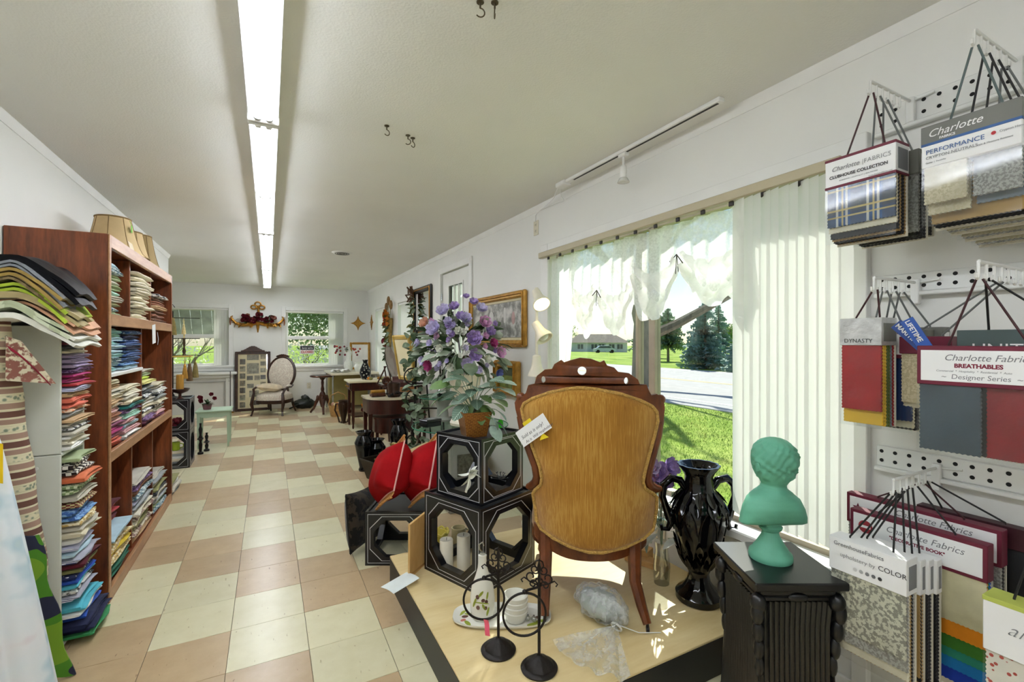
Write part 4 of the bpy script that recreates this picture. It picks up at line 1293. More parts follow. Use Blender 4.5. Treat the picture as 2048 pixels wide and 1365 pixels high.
# tall collage frame leaning on the wall
DFR = wood('dark carved frame', '#20110a', '#4b2b18', .4, (5, 5, 5))
cf = thing('photo_collage', 'tall dark carved frame of old photographs leaning on the wall', 'picture frame', (-.262, 9.99, 0), rot=(math.radians(-5), 0, 0))
W_, H_, bz = .59, 1.12, .05
MB().cbox(-W_ / 2, -W_ / 2 + bz, 0, .035, 0, H_, .008).build('frame_rail', DFR, cf)
MB().cbox(W_ / 2 - bz, W_ / 2, 0, .035, 0, H_, .008).build('frame_rail', DFR, cf)
MB().cbox(-W_ / 2 + bz, W_ / 2 - bz, 0, .035, 0, bz, .008).build('frame_rail', DFR, cf)
MB().cbox(-W_ / 2 + bz, W_ / 2 - bz, 0, .035, H_ - bz, H_, .008).build('frame_rail', DFR, cf)
cr = [(-.2, 0)] + [(-.2 + .4 * i / 24, .015 + .085 * math.sin(PI * i / 24) ** 2 + .012 * abs(math.sin(i * 1.3))) for i in range(25)] + [(.2, 0)]
MB().prism(cr, -.03, -.005, M=T(0, 0, H_) @ R(PI / 2, 'X')).build('crest', DFR, cf)
MB().box(-W_ / 2 + bz, W_ / 2 - bz, .022, .03, bz, H_ - bz).build('mount', mat('cream mount', '#e2d6ae', .8, var=.04), cf)
PH = [mat('old photo %d' % i, c, .5, var=.55, vs=22) for i, c in enumerate(('#7a7767', '#94907a', '#5d5a50', '#8a8168'))]
rg = random.Random(9)
ph = [(-.17, .10 + i * .135, .09, .1) for i in range(7)] + [(.17, 1.0 - i * .13, .09, .08) for i in range(5)] + [(0, .99, .2, .1), (0, .78, .2, .2), (-.05, .6, .1, .08), (.07, .6, .09, .09), (-.04, .45, .11, .08), (.02, .3, .16, .12), (.04, .13, .14, .09), (.18, .25, .06, .08)]
for i, (x, z, w, h) in enumerate(ph):
    MB().box(x - w / 2, x + w / 2, .0195, .022, z - h / 2 + .02, z + h / 2 + .02).build('photograph', PH[i % 4], cf)
MB().box(-W_ / 2 + bz, W_ / 2 - bz, .012, .015, bz, H_ - bz).build('pane', glass('picture glass', '#ffffff', .05), cf)

# oval back parlour chair
CWOOD = wood('parlour chair wood', '#1c0d07', '#45220f', .3, (5, 5, 2))
UPH = fabric('cream leaf upholstery', '#e4dccb', '#cfc0b0', 'print', 55)
ac = thing('parlour_chair', 'cream oval-back parlour chair with dark carved wood beside the collage', 'chair', (.10, 9.42, 0), -.4636)
def rr_(w, d, n=28, p=3.2):
    o = []
    for i in range(n):
        a = 2 * PI * i / n
        c_, s_ = math.cos(a), math.sin(a)
        o.append((w * math.copysign(abs(c_) ** (2 / p), c_), d * math.copysign(abs(s_) ** (2 / p), s_)))
    return o
def pad(b, w, d, z0, z1, puff, n=28, p=3.2, M=None):
    o = rr_(w, d, n, p); v = []; f = []
    L_ = [(1, z0), (1.0, z0 + (z1 - z0) * .5), (.97, z0 + (z1 - z0) * .85), (.9, z1), (.6, z1 + puff * .7), (.25, z1 + puff)]
    for (k, z) in L_: v += [(q[0] * k, q[1] * k, z) for q in o]
    for j in range(len(L_) - 1):
        for i in range(n): f.append((j * n + i, j * n + (i + 1) % n, (j + 1) * n + (i + 1) % n, (j + 1) * n + i))
    f += [tuple(range(n - 1, -1, -1)), tuple((len(L_) - 1) * n + i for i in range(n))]
    return b.add(v, f, M)
pad(MB(), .27, .26, .26, .37, .05).build('seat', UPH, ac)
MB().prism(rr_(.28, .27), .205, .265).build('seat_rail', CWOOD, ac)
for sx in (-1, 1):
    MB().tube([(sx * .25, -.23, .40), (sx * .265, -.25, .3), (sx * .275, -.265, .2), (sx * .255, -.25, .1), (sx * .265, -.27, .03), (sx * .275, -.285, .0)], [.02, .028, .03, .02, .014, .02], 8).build('leg', CWOOD, ac)
    MB().tube([(sx * .2, .23, .25), (sx * .21, .27, .12), (sx * .23, .33, 0)], [.026, .02, .015], 8).build('leg', CWOOD, ac)
    MB().tube([(sx * .25, -.23, .38), (sx * .275, -.2, .46), (sx * .28, -.1, .49), (sx * .27, .05, .48), (sx * .235, .2, .5)], [.018, .022, .02, .018, .016], 8).build('arm', CWOOD, ac)
    pad(MB(), .03, .07, .0, .02, .012, 14, M=T(sx * .277, -.05, .5)).build('arm_pad', UPH, ac)
Mb = T(0, .26, .71) @ R(-.16, 'X')
ov = lambda k, y=0: [(.245 * k * math.cos(a), y, .31 * k * math.sin(a)) for a in [i * PI / 18 for i in range(36)]]
MB().tube(ov(1), .024, 8, True, M=Mb).build('back_frame', CWOOD, ac)
v = []; f = []
for j, (k, y) in enumerate(((.97, .02), (.97, -.01), (.7, -.035), (.3, -.045))): v += ov(k, y)
for j in range(3):
    for i in range(36): f.append((j * 36 + i, j * 36 + (i + 1) % 36, (j + 1) * 36 + (i + 1) % 36, (j + 1) * 36 + i))
f += [tuple(range(36)), tuple(range(108, 144))]
MB().add(v, f, Mb).build('backrest', UPH, ac)
cr = [(-.12, 0)] + [(-.12 + .24 * i / 16, .012 + .035 * math.sin(PI * i / 16) + .008 * abs(math.sin(i * 1.2))) for i in range(17)] + [(.12, 0)]
MB().prism(cr, -.015, .015, M=Mb @ T(0, 0, .31) @ R(PI / 2, 'X')).build('crest', CWOOD, ac)
for sx in (-1, 1):
    MB().tube([(sx * .12, .22, .27), (sx * .14, .22, .36), (sx * .13, .22, .45)], .02, 8).build('back_post', CWOOD, ac)
cu = thing('throw_cushion', 'soft beige cushion lying on the parlour chair seat', 'cushion', (.03, 9.37, .425), -.3)
def pillow(b, w, d, t_, M=None, n=14, pinch=.9):
    def fn(s_):
        def g(u, v_):
            x, y = (u - .5) * 2, (v_ - .5) * 2
            k = max(0, (1 - x ** 4) * (1 - y ** 4)) ** .55
            q = 1 - .08 * (1 - abs(x)) * abs(y) ** 2 * 0
            return (x * w / 2 * (1 - .07 * (1 - y * y) * 0 + .0), y * d / 2 * (1 - .09 * (1 - x * x) * abs(y)), s_ * t_ / 2 * k * (1 + .05 * math.sin(5 * x + 3 * y)))
        return g
    b.grid(fn(1), n, n, M); b.grid(lambda u, v_: fn(-1)(1 - u, v_), n, n, M)
    return b
pillow(MB(), .36, .30, .13, T(0, 0, .06) @ R(.12, 'Y')).build('cover', fabric('beige linen', '#d9c7a8'), cu)
MB().tube([(x * .175, y * .145, .06 + -.02 * x) for x, y in ((-1, -1), (0, -.92), (1, -1), (.95, 0), (1, 1), (0, .92), (-1, 1), (-.95, 0))], .006, 6, True).build('piping', fabric('beige linen', '#d9c7a8'), cu)

bg = thing('black_bag', 'crumpled black vinyl bag on the floor behind the parlour chair', 'bag', (.62, 9.93, 0))
VIN = mat('black vinyl', '#1c2420', .35, 0, .3, 14, .6, 18)
MB().ell((0, 0, .09), (.2, .13, .10), 18, 10, d=lambda q: 1 + .12 * math.sin(q.x * 9) * math.sin(q.y * 7 + q.z * 6)).build('body', VIN, bg)
MB().ell((.02, 0, .19), (.08, .07, .075), 14, 8, d=lambda q: 1 + .15 * math.sin(q.x * 8 + q.z * 9)).build('bundled_top', VIN, bg)
MB().tube([(-.1, -.1, .1), (-.18, -.14, .06), (-.26, -.08, .02), (-.22, .02, .02)], .014, 7).build('strap', VIN, bg)

# white mantel under the left window
mt = thing('white_mantel', 'white painted fireplace mantel under the window', 'mantel', (-1.22, 9.98, 0))
MB().cbox(-.72, .70, -.06, .15, .70, .745, .008).build('shelf', TRIMM, mt)
MB().cbox(-.66, .64, .0, .15, .64, .70, .01).build('moulding', TRIMM, mt)
for x in (-.64, .52):
    MB().cbox(x, x + .12, .02, .15, 0, .64, .006).build('pilaster', TRIMM, mt)
MB().cbox(-.52, .52, .06, .15, .0, .64, .004).build('panel', mat('mantel panel', '#dedcd6', .6, var=.03), mt)
MB().box(-.52, .52, .045, .06, .56, .575).box(.49, .505, .045, .06, 0, .56).build('inner_bead', mat('grey bead', '#a9a8a2', .6), mt)
rdm = thing('fire_tool', 'thin dark rod with hook and brass foot by the mantel', 'tool', (-.62, 9.92, 0))
MB().tube([(0, 0, .02), (0, 0, .76)], .006, 8).build('rod', BLACKM, rdm)
MB().lathe([(.06, 0), (.055, .012), (.02, .025), (.006, .03)], 16).build('foot', GOLD, rdm)
MB().tube([(0, 0, .6), (-.025, 0, .57), (-.025, 0, .61)], .004, 6).build('hook', CHROME, rdm)

# ---- black display cubes with octagon openings
CUBE = mat('black lacquer', '#0d0e13', .28, 0, .2, 12, coat=.1)
INLAY = mat('silver inlay', '#c9cbce', .5)
TRAY = mat('cube tray', '#3c3d40', .45, 0, .1)
def octo(w, h, m_, c):
    x, z0, z1 = w / 2 - m_, m_, h - m_
    return [(-x + c, z0), (x - c, z0), (x, z0 + c), (x, z1 - c), (x - c, z1), (-x + c, z1), (-x, z1 - c), (-x, z0 + c)]
def dcube(loc, rz, w, h, lab, grp):
    t = thing('display_cube', lab, 'display cube', loc, rz, grp)
    mg = w * .125; c = w * .18; th_ = .014
    for k in range(4):
        Mk = R(k * PI / 2) @ T(0, -w / 2 + th_, 0) @ R(PI / 2, 'X')
        wk = w if k % 2 == 0 else w - 2 * th_
        p = MB().prism([(-wk / 2, 0), (wk / 2, 0), (wk / 2, h), (-wk / 2, h)], 0, th_, [octo(w, h, mg, c)], Mk).build('side_panel', CUBE, t)
        i_ = MB()
        a, g_ = .014, .0025
        i_.prism([(-w / 2 + a, a), (w / 2 - a, a), (w / 2 - a, h - a), (-w / 2 + a, h - a)], th_, th_ + .0006, [[(-w / 2 + a + g_, a + g_), (w / 2 - a - g_, a + g_), (w / 2 - a - g_, h - a - g_), (-w / 2 + a + g_, h - a - g_)]], Mk)
        i_.prism(octo(w, h, mg - .018, c + .004), th_, th_ + .0006, [octo(w, h, mg - .018 + g_, c + .0045)], Mk)
        i_.build('inlay', INLAY, p)
        MB().prism(octo(w, h, mg - .003, c + .002), -.02, th_ + .001, [octo(w, h, mg + .006, c + .002)], Mk).build('opening_trim', CUBE, t)
    MB().box(-w / 2 + th_, w / 2 - th_, -w / 2 + th_, w / 2 - th_, h - .022, h - .012).build('tray_top', TRAY, t)
    return t
dcube((-.905, 6.0, 0), 0, .36, .385, 'lower black cube of the stack past the bookcase', 'black display cubes')
dcube((-.905, 6.0, .385), 0, .36, .33, 'upper black cube of the stack past the bookcase', 'black display cubes')
# contents
gm = thing('green_mug', 'lime green mug inside the lower cube past the bookcase', 'mug', (-.86, 5.93, .172))
MB().lathe([(.03, 0), (.036, .01), (.038, .085), (.034, .085), (.03, .01)], 18, cap=False).lathe([(.0, 0.003), (.033, .003)], 18, cap=False).build('cup', mat('lime glaze', '#a8c030', .25), gm)
MB().tube([(.036, 0, .07), (.065, 0, .06), (.065, 0, .03), (.034, 0, .02)], .005, 6).build('handle', mat('lime glaze', '#a8c030', .25), gm)
for i in range(6):
    tag(MB().cbox(-.13, .13, -.12, .12, 0, .026, .003).build('boxed_book', mat(('book white', 'book grey', 'book cream')[i % 3], ('#e4e4e0', '#9a9da0', '#d8cfb8')[i % 3], .6), loc=(-.905 + .006 * (i % 2), 6.0 - .006 * (i % 3), .012 + i * .0265)),
        '%s of two flat %s boxes inside the lower cube' % (('lower', 'upper')[i // 3], ('white', 'grey', 'cream')[i % 3]), 'box', 'boxes inside the lower cube')
bd_ = thing('berry_garland', 'heap of dark red berry garland inside the upper cube', 'garland', (-.86, 5.95, .397))
for i in range(34):
    rg = random.Random(i)
    MB().ell((rg.uniform(-.1, .1), rg.uniform(-.1, .08), .02 + rg.uniform(0, .075)), .02, 8, 6).build('berry', FRED, bd_)
wf_ = thing('white_figurine', 'small white figurine inside the upper cube', 'figurine', (-.95, 5.98, .397))
MB().lathe([(.04, 0), (.045, .04), (.025, .1), (.02, .14), (.032, .17), (.028, .2), (.0, .22)], 16).build('body', CREAM, wf_)
MB().ell((.02, -.02, .17), (.03, .012, .05)).build('wing', CREAM, wf_)

# tassel display on the cubes
def tassel(loc, h, r_, m_, lab, cord=.08, layered=False, grp='tassels hanging past the bookcase'):
    t = thing('tassel', lab, 'tassel', loc, group=grp)
    MB().tube([(0, 0, 0), (.006, 0, cord * .5), (0, 0, cord), (-.006, 0, cord * .5), (0, 0, 0)], .003, 5).build('cord', m_, t)
    MB().ell((0, 0, -.02), (r_ * .5, r_ * .5, .024), 12, 8).build('knot', m_, t)
    fl_ = lambda a, z: 1 + .06 * math.sin(a * 14)
    if layered:
        for k in range(4):
            z1 = -.03 - h * .2 * k
            MB().lathe([(r_ * (.5 + .16 * k), z1), (r_ * (.75 + .16 * k), z1 - h * .22), (r_ * (.7 + .16 * k), z1 - h * .3)], 42, fl=fl_).build('tier', m_, t)
    else:
        MB().lathe([(r_ * .45, -.03), (r_ * .6, -.04), (r_ * .62, -.05), (r_ * .85, -.04 - h * .5), (r_, -.04 - h)], 42, fl=fl_).build('skirt', m_, t)
    return t
TG = mat('gold tassel thread', '#b98a35', .8, 0, .25, 60, scale=(1, 1, .1)); TB = mat('brown tassel thread', '#6d5436', .8, 0, .25, 60); TR = mat('crimson thread', '#7d1128', .85, 0, .25, 60); TO = mat('olive tassel thread', '#8a7a45', .8, 0, .25, 60); TC = mat('cream tassel thread', '#d6c48c', .8, 0, .2, 60)
rk = thing('tassel_rack', 'black iron rack with arms full of tassels standing on the cubes', 'rack', (-.90, 6.02, .704))
MB().lathe([(.09, 0), (.085, .012), (.02, .03), (.012, .05)], 18).build('base', BLACKM, rk)
MB().tube([(0, 0, .04), (0, 0, .93)], .008, 8).build('pole', BLACKM, rk)
for z in (.46, .64, .86):
    MB().tube([(-.16, -.02, z), (.24, .02, z)], .004, 6).build('arm', BLACKM, rk)
MB().tube([(0, 0, .64), (-.05, -.22, .64)], .004, 6).tube([(0, 0, .87), (-.07, -.2, .87)], .004, 6).build('arm', BLACKM, rk)
MB().tube([(-.02, 0, .93), (-.03, 0, .98), (.0, 0, 1.0), (.02, 0, .97)], .005, 6).build('finial', BLACKM, rk)
MB().cbox(-.12, .17, -.07, .07, .44, .455, .004).build('tray', mat('yellowed tray', '#cdb04e', .5), rk)
tassel((-.89, 5.97, 1.56), .14, .032, TO, 'thick olive tassel at the top of the black rack', .0)
tassel((-.80, 6.0, 1.5), .07, .02, TC, 'small cream tassel beside the thick olive one', .06)
tassel((-.78, 5.92, 1.07), .11, .026, TG, 'gold tassel on the lower arm of the rack', .08)
tassel((-.70, 6.02, 1.09), .13, .03, TO, 'olive gold tassel at the outer end of the lower arm', .1)
tassel((-.745, 5.97, 1.08), .15, .028, TB, 'brown tassel between the two lower gold tassels', .08)
tassel((-.95, 5.80, 1.18), .26, .06, TR, 'large crimson layered tassel by the bookcase end', .16, True)
tassel((-.97, 5.82, 1.52), .08, .03, TR, 'small crimson tassel near the top of the rack', .05)
for i, (x, y, h, lab) in enumerate(((-.90, 5.90, .16, 'dark candlestick on the rack tray'), (-.80, 5.98, .19, 'taller dark candlestick on the rack tray'))):
    t = thing('candlestick', lab, 'candlestick', (x, y + .04, 1.16))
    MB().lathe([(.022, 0), (.012, .02), (.018, .05), (.008, .09), (.014, h * .7), (.01, h)], 12).build('stick', mat('bronze dark', '#4a3a26', .4, .5), t)
    MB().lathe([(.008, h), (.008, h + .05)], 10).build('candle', TC, t)
cp = thing('wooden_compote', 'small dark wooden footed bowl on the cubes under the tassels', 'bowl', (-.82, 5.90, .704))
MB().lathe([(.04, 0), (.035, .012), (.014, .03), (.014, .06), (.07, .085), (.09, .115), (.084, .115), (.06, .09)], 22).build('bowl', DWOOD, cp)
MB().lathe([(.03, .095), (.035, .12), (.033, .25), (.03, .26)], 14).build('gold_spool', TG, cp)
for i, (x, y, h, lab) in enumerate(((-.70, 6.45, .36, 'tall black turned spindle on the floor by the green table'), (-.655, 6.60, .22, 'short black turned spindle on the floor by the green table'))):
    t = thing('turned_spindle', lab, 'spindle', (x, y, 0))
    MB().lathe([(.03, 0), (.03, .02), (.014, .03), (.02, h * .3), (.012, h * .4), (.024, h * .5), (.012, h * .62), (.02, h * .8), (.01, h * .9), (.012, h)], 14).build('shaft', BLACKM, t)
    MB().cbox(-.03, .03, -.03, .03, h * .48, h * .52, .004).build('collar', BLACKM, t)

# sage green side table + flower pot
SAGE = mat('sage green paint', '#a9bfa4', .5, var=.06)
st = thing('side_table', 'small sage green painted side table with square legs', 'table', (-.60, 6.93, 0))
MB().cbox(-.19, .19, -.19, .19, .44, .46, .006).build('tabletop', SAGE, st)
for sx in (-1, 1):
    for sy in (-1, 1):
        MB().lathe([(.014, 0), (.024, .4), (.026, .44)], 4, M=T(sx * .155, sy * .155, 0) @ R(PI / 4)).build('leg', SAGE, st)
for k in range(4):
    pr_ = [(-.14, 0), (-.08, -.02), (0, -.012), (.08, -.02), (.14, 0), (.14, .05), (-.14, .05)]
    MB().prism(pr_, 0, .012, M=R(k * PI / 2) @ T(0, -.16, .39) @ R(PI / 2, 'X')).build('apron', SAGE, st)
pp = thing('potted_flowers', 'small pot of dark red flowers on the sage green table', 'plant', (-.68, 6.90, .46))
MB().lathe([(.04, 0), (.055, .07), (.05, .07), (.04, .05)], 16).build('pot', mat('mauve pot', '#7a4a52', .6), pp)
rg = random.Random(8)
for i in range(14): put(pp, 'leaf', leaf_mesh(.08, .035, LD), (0, 0, .06), (rg.uniform(-1, 1), rg.uniform(-1, 1), rg.uniform(.1, .7)))
for i in range(6): put(pp, 'flower', rose_mesh(.03, FRED, (4, 5)), (rg.uniform(-.1, .1), rg.uniform(-.06, .06), rg.uniform(.1, .19)), (rg.uniform(-.5, .5), -1, .5))

# round pedestal table, carved tripod
ptb = thing('pedestal_table', 'small round dark wood table on a carved tripod pedestal', 'table', (.87, 9.06, 0))
MB().lathe([(.18, .66), (.212, .668), (.215, .685), (.205, .695), (0, .697)], 32, cap=False).lathe([(0, .66), (.18, .66)], 32, cap=False).build('tabletop', MWOOD, ptb)
MB().lathe([(.012, .1), (.03, .12), (.05, .2), (.065, .28), (.05, .36), (.025, .4), (.032, .44), (.02, .5), (.026, .56), (.02, .6), (.06, .65), (.06, .66)], 16).build('column', MWOOD, ptb)
for k in range(3):
    a = k * 2 * PI / 3 + .5
    MB().tube([(.03, 0, .32), (.09, 0, .26), (.13, 0, .17), (.16, 0, .09), (.2, 0, .05), (.225, 0, .015)], [.03, .032, .026, .02, .018, .02], 8, M=R(a)).build('leg', MWOOD, ptb)
    MB().ell((.09, 0, .28), (.03, .018, .05), M=R(a)).build('carving', MWOOD, ptb)

# cream table in the corner
ct = thing('corner_table', 'cream topped table in the corner by the windows', 'table', (1.40, 9.33, 0))
MB().cbox(-.42, .42, -.56, .56, .70, .74, .006).build('tabletop', mat('cream laminate', '#e0d8bd', .4, var=.05), ct)
for sx in (-1, 1):
    for sy in (-1, 1):
        MB().tube([(sx * .38, sy * .5, 0), (sx * .38, sy * .5, .7)], .014, 10).build('leg', CHROME, ct)
MB().cbox(-.36, .36, .2, .5, .05, .7, .004).build('cabinet_box', mat('olive board', '#a79a5c', .6, var=.1), ct)
lc2 = thing('lace_cloth', 'crumpled white lace cloth on the corner table', 'cloth', (1.18, 9.05, .742))
MB().slab(lambda u, v_: ((u - .5) * .34, (v_ - .5) * .3, .012 + .035 * abs(math.sin(u * 6) * math.sin(v_ * 5 + 1)) + .02 * math.sin(u * 13) ** 2), 18, 14, .003).build('cloth', fabric('lace white', '#f1efe9'), lc2)
gf = thing('gold_frame', 'gold framed white picture leaning in the corner by the windows', 'picture frame', (1.66, 9.84, .74), rz=-.12, group=None)
def pframe(t, w, h, bw, d, m_, matc, inner=None, steps=2):
    for x0, x1, z0, z1 in ((-w / 2, -w / 2 + bw, 0, h), (w / 2 - bw, w / 2, 0, h), (-w / 2 + bw, w / 2 - bw, 0, bw), (-w / 2 + bw, w / 2 - bw, h - bw, h)):
        r_ = MB().cbox(x0, x1, -d, 0, z0, z1, bw * .22).build('frame_rail', m_, t)
    k = bw * .28
    ri = MB()
    for x0, x1, z0, z1 in ((-w / 2 + k, -w / 2 + k * 2, k, h - k), (w / 2 - 2 * k, w / 2 - k, k, h - k), (-w / 2 + 2 * k, w / 2 - 2 * k, k, 2 * k), (-w / 2 + 2 * k, w / 2 - 2 * k, h - 2 * k, h - k)):
        ri.cbox(x0, x1, -d * 1.25, -d * .9, z0, z1, k * .3)
    ri.build('moulding', GOLD, t)
    MB().box(-w / 2 + bw, w / 2 - bw, -d * .4, -d * .2, bw, h - bw).build('mount', matc, t)
pframe(gf, .40, .55, .045, .03, GILT, mat('bright print paper', '#f2f0ea', .5))
wv = thing('white_vase', 'white openwork vase of red berries on the corner table', 'vase', (1.36, 9.32, .742))
MB().lathe([(.06, 0), (.085, .08), (.08, .16), (.05, .2), (.055, .3), (.065, .36), (.03, .42), (.04, .46)], 20, fl=lambda a, z: 1 + .06 * math.sin(a * 8 + z * 40)).build('body', FWHT, wv)
rg = random.Random(4)
for i in range(22):
    x = rg.choice((-.2, -.12, .14, .18)) + rg.uniform(-.06, .06)
    MB().ell((x, rg.uniform(-.06, .06), .40 + rg.uniform(-.1, .08)), .02, 8, 6).build('berry', (FRST, FRED)[i % 2], wv)
for i in range(12): put(wv, 'leaf', leaf_mesh(.09, .04, (LD, LOL)[i % 2]), (0, 0, .42), (rg.uniform(-1, 1), rg.uniform(-.4, .4), rg.uniform(-.3, .4)))
for i, (x, y, lab) in enumerate(((1.50, 9.05, 'white porcelain basket next to the berry vase'), (1.58, 9.2, 'white porcelain jug behind the black vase'))):
    t = thing('porcelain', lab, 'porcelain', (x, y, .742))
    MB().lathe([(.05, 0), (.075, .05), (.08, .1), (.06, .14), (.07, .18), (.062, .18), (.05, .14)], 18).build('body', FWHT, t)
    MB().tube([(.07, 0, .15), (.11, 0, .13), (.11, 0, .06), (.07, 0, .04)], .008, 6).build('handle', FWHT, t)
bk = thing('wicker_basket', 'tan basket of odds and ends under the corner table', 'basket', (1.08, 8.62, 0))
MB().lathe([(.12, 0), (.16, .2), (.15, .2), (.115, .02)], 20, fl=lambda a, z: 1 + .03 * math.sin(a * 12 + z * 60)).build('body', mat('wicker', '#b08850', .8, 0, .3, 30, .4, 40), bk)
MB().tube([(-.155, 0, .2), (-.12, 0, .36), (0, 0, .42), (.12, 0, .36), (.155, 0, .2)], .01, 7).build('handle', mat('wicker', '#b08850'), bk)
for i in range(8): MB().ell((rg.uniform(-.08, .08), rg.uniform(-.08, .08), .2), .035, 8, 6).build('ornament', (FORG, FPCH, TC)[i % 3], bk)

# dark drawer table with black vase
dt = thing('drawer_table', 'dark mahogany table with a drawer and lower shelf, black vase on top', 'table', (1.42, 7.42, 0))
MB().cbox(-.37, .37, -.26, .26, .69, .72, .008).build('tabletop', mat('pale runner top', '#d9cfae', .5, var=.06), dt)
MB().cbox(-.33, .33, -.22, .22, .57, .69, .005).build('apron', DWOOD, dt)
dr_ = MB().cbox(-.345, -.33, -.17, .17, .585, .675, .004).build('drawer', DWOOD, dt)
for y in (-.09, .09): MB().ell((-.36, y, .63), .014).build('knob', GOLD, dr_)
for sx in (-1, 1):
    for sy in (-1, 1):
        MB().lathe([(.012, 0), (.02, .03), (.016, .05), (.026, .12), (.026, .6)], 4, M=T(sx * .30, sy * .19, 0) @ R(PI / 4)).build('leg', DWOOD, dt)
MB().cbox(-.31, .31, -.2, .2, .17, .19, .004).build('shelf', DWOOD, dt)
bv = thing('black_vase', 'black bottle vase with pale flecks on the mahogany drawer table', 'vase', (1.33, 7.42, .72))
MB().lathe([(.045, 0), (.06, .02), (.085, .09), (.085, .14), (.05, .22), (.032, .26), (.036, .29), (.05, .305), (.042, .305), (.028, .27)], 24).build('body', fabric('flecked black glaze', '#111417', '#b9b9a8', 'dots', 26, .15), bv)
gs = thing('gilt_fruit', 'gilded leaf and fruit swag lying on the drawer table', 'ornament', (1.50, 7.25, .72))
for i in range(12):
    MB().ell((rg.uniform(-.15, .15), rg.uniform(-.05, .05), .025), (.03, .025, .022)).build('fruit', (GOLD, LOL, FORG)[i % 3], gs)
of = thing('autumn_spray', 'orange autumn flower spray on the lower shelf of the drawer table', 'flowers', (1.40, 7.30, .19))
MB().lathe([(.03, 0), (.04, .06), (.025, .1)], 14).build('jar', FWHT, of)
for i in range(14): put(of, 'flower', rose_mesh(.035, (FORG, FRST, FRED)[i % 3], (4, 5)), (rg.uniform(-.13, .13), rg.uniform(-.1, .1), rg.uniform(.03, .26)), arrow(rg))
ur = thing('footed_urn', 'dark bronze urn on curved legs on the floor by the drawer table', 'urn', (1.07, 7.86, 0))
BRZ = mat('dark bronze', '#3a2414', .35, .5, .25, 12)
MB().lathe([(.05, 0), (.055, .015), (.03, .03), (.05, .12), (.075, .22), (.085, .3), (.07, .34), (.09, .36), (.08, .36), (.06, .33)], 20).build('body', BRZ, ur)
for k in range(3):
    MB().tube([(.07, 0, .3), (.13, 0, .3), (.15, 0, .2), (.1, 0, .1), (.07, 0, .0)], [.012, .014, .014, .012, .012], 7, M=R(k * 2.1 + .4)).build('leg', BRZ, ur)

# console with oval plate behind the round-front table
co = thing('console_table', 'dark narrow console against the side wall holding an oval plate', 'table', (1.60, 6.35, 0))
MB().cbox(-.25, .24, -.3, .3, .70, .73, .006).build('tabletop', DWOOD, co)
for sx in (-1, 1):
    for sy in (-1, 1):
        MB().lathe([(.014, 0), (.022, .1), (.026, .7)], 8, M=T(sx * .2, sy * .25, 0)).build('leg', DWOOD, co)
op = thing('oval_platter', 'big grey-mauve oval platter with scalloped rim on a wooden easel', 'platter', (1.46, 6.27, .73), .95)
def ovp(k, y): return [(.17 * k * math.cos(a) * (1 + .03 * math.sin(a * 10)), y, .235 * k * math.sin(a) * (1 + .03 * math.sin(a * 10))) for a in [i * PI / 24 for i in range(48)]]
v = []; f = []
for k, y in ((1, -.01), (.75, .004), (.7, .012), (.3, .014), (.3, .022), (.7, .02), (1, 0)): v += ovp(k, y)
for j in range(6):
    for i in range(48): f.append((j * 48 + i, j * 48 + (i + 1) % 48, (j + 1) * 48 + (i + 1) % 48, (j + 1) * 48 + i))
f += [tuple(range(144, 192)), tuple(range(192, 240))]
MB().add(v, f, T(0, 0, .30) @ R(-.3, 'X') @ R(.35, 'Y')).build('plate', mat('mauve grey glaze', '#a49488', .3, var=.15), op)
MB().tube([(-.08, .02, 0), (-.06, .07, .25)], .01, 6).tube([(.08, .02, 0), (.06, .07, .25)], .01, 6).tube([(0, .2, 0), (0, .07, .25)], .01, 6).tube([(-.09, -.05, .05), (.09, -.05, .05)], .01, 6).build('easel', MWOOD, op)
sc = thing('wood_scroll', 'carved wooden scroll ornament in front of the platter', 'ornament', (1.36, 6.12, .73))
MB().tube([(.05 * math.cos(a) * (1 - a / 14), 0, .06 + .05 * math.sin(a) * (1 - a / 14)) for a in [i * .4 for i in range(26)]], .016, 7).build('scroll', MWOOD, sc)
MB().cbox(-.06, .06, -.03, .03, 0, .012, .003).build('base', MWOOD, sc)

# stand with boxes
bs_ = thing('low_stand', 'plain dark stand holding two boxes by the side wall', 'stand', (1.58, 5.86, 0))
MB().cbox(-.2, .2, -.17, .17, .56, .59, .005).build('top', DWOOD, bs_)
for sx in (-1, 1):
    for sy in (-1, 1): MB().cbox(sx * .17 - .018, sx * .17 + .018, sy * .14 - .018, sy * .14 + .018, 0, .56, .004).build('leg', DWOOD, bs_)
tb = thing('tan_box', 'tan cardboard box under the leather chest', 'box', (1.53, 5.84, .59), -.25)
MB().cbox(-.15, .15, -.12, .12, 0, .15, .003).build('carton', mat('tan card', '#a8703c', .7, var=.08), tb)
MB().box(-.151, .151, -.05, .05, .1495, .151).build('tape', mat('brown tape', '#c09a66', .4), tb)
ch = thing('round_top_chest', 'brown leather chest with rounded lid on the tan box', 'chest', (1.53, 5.84, .741), -.25)
LEA = mat('oxblood leather', '#4a2320', .35, 0, .15, 10, .1, 60)
MB().cbox(-.15, .15, -.09, .09, 0, .06, .004).build('box', LEA, ch)
MB().prism([(.09 * math.cos(a), .06 + .07 * math.sin(a)) for a in [i * PI / 14 for i in range(15)]], -.15, .15, M=R(PI / 2) @ R(PI / 2, 'X')).build('lid', LEA, ch)
MB().cbox(-.012, .012, -.095, -.088, .05, .075, .002).build('clasp', CHROME, ch)

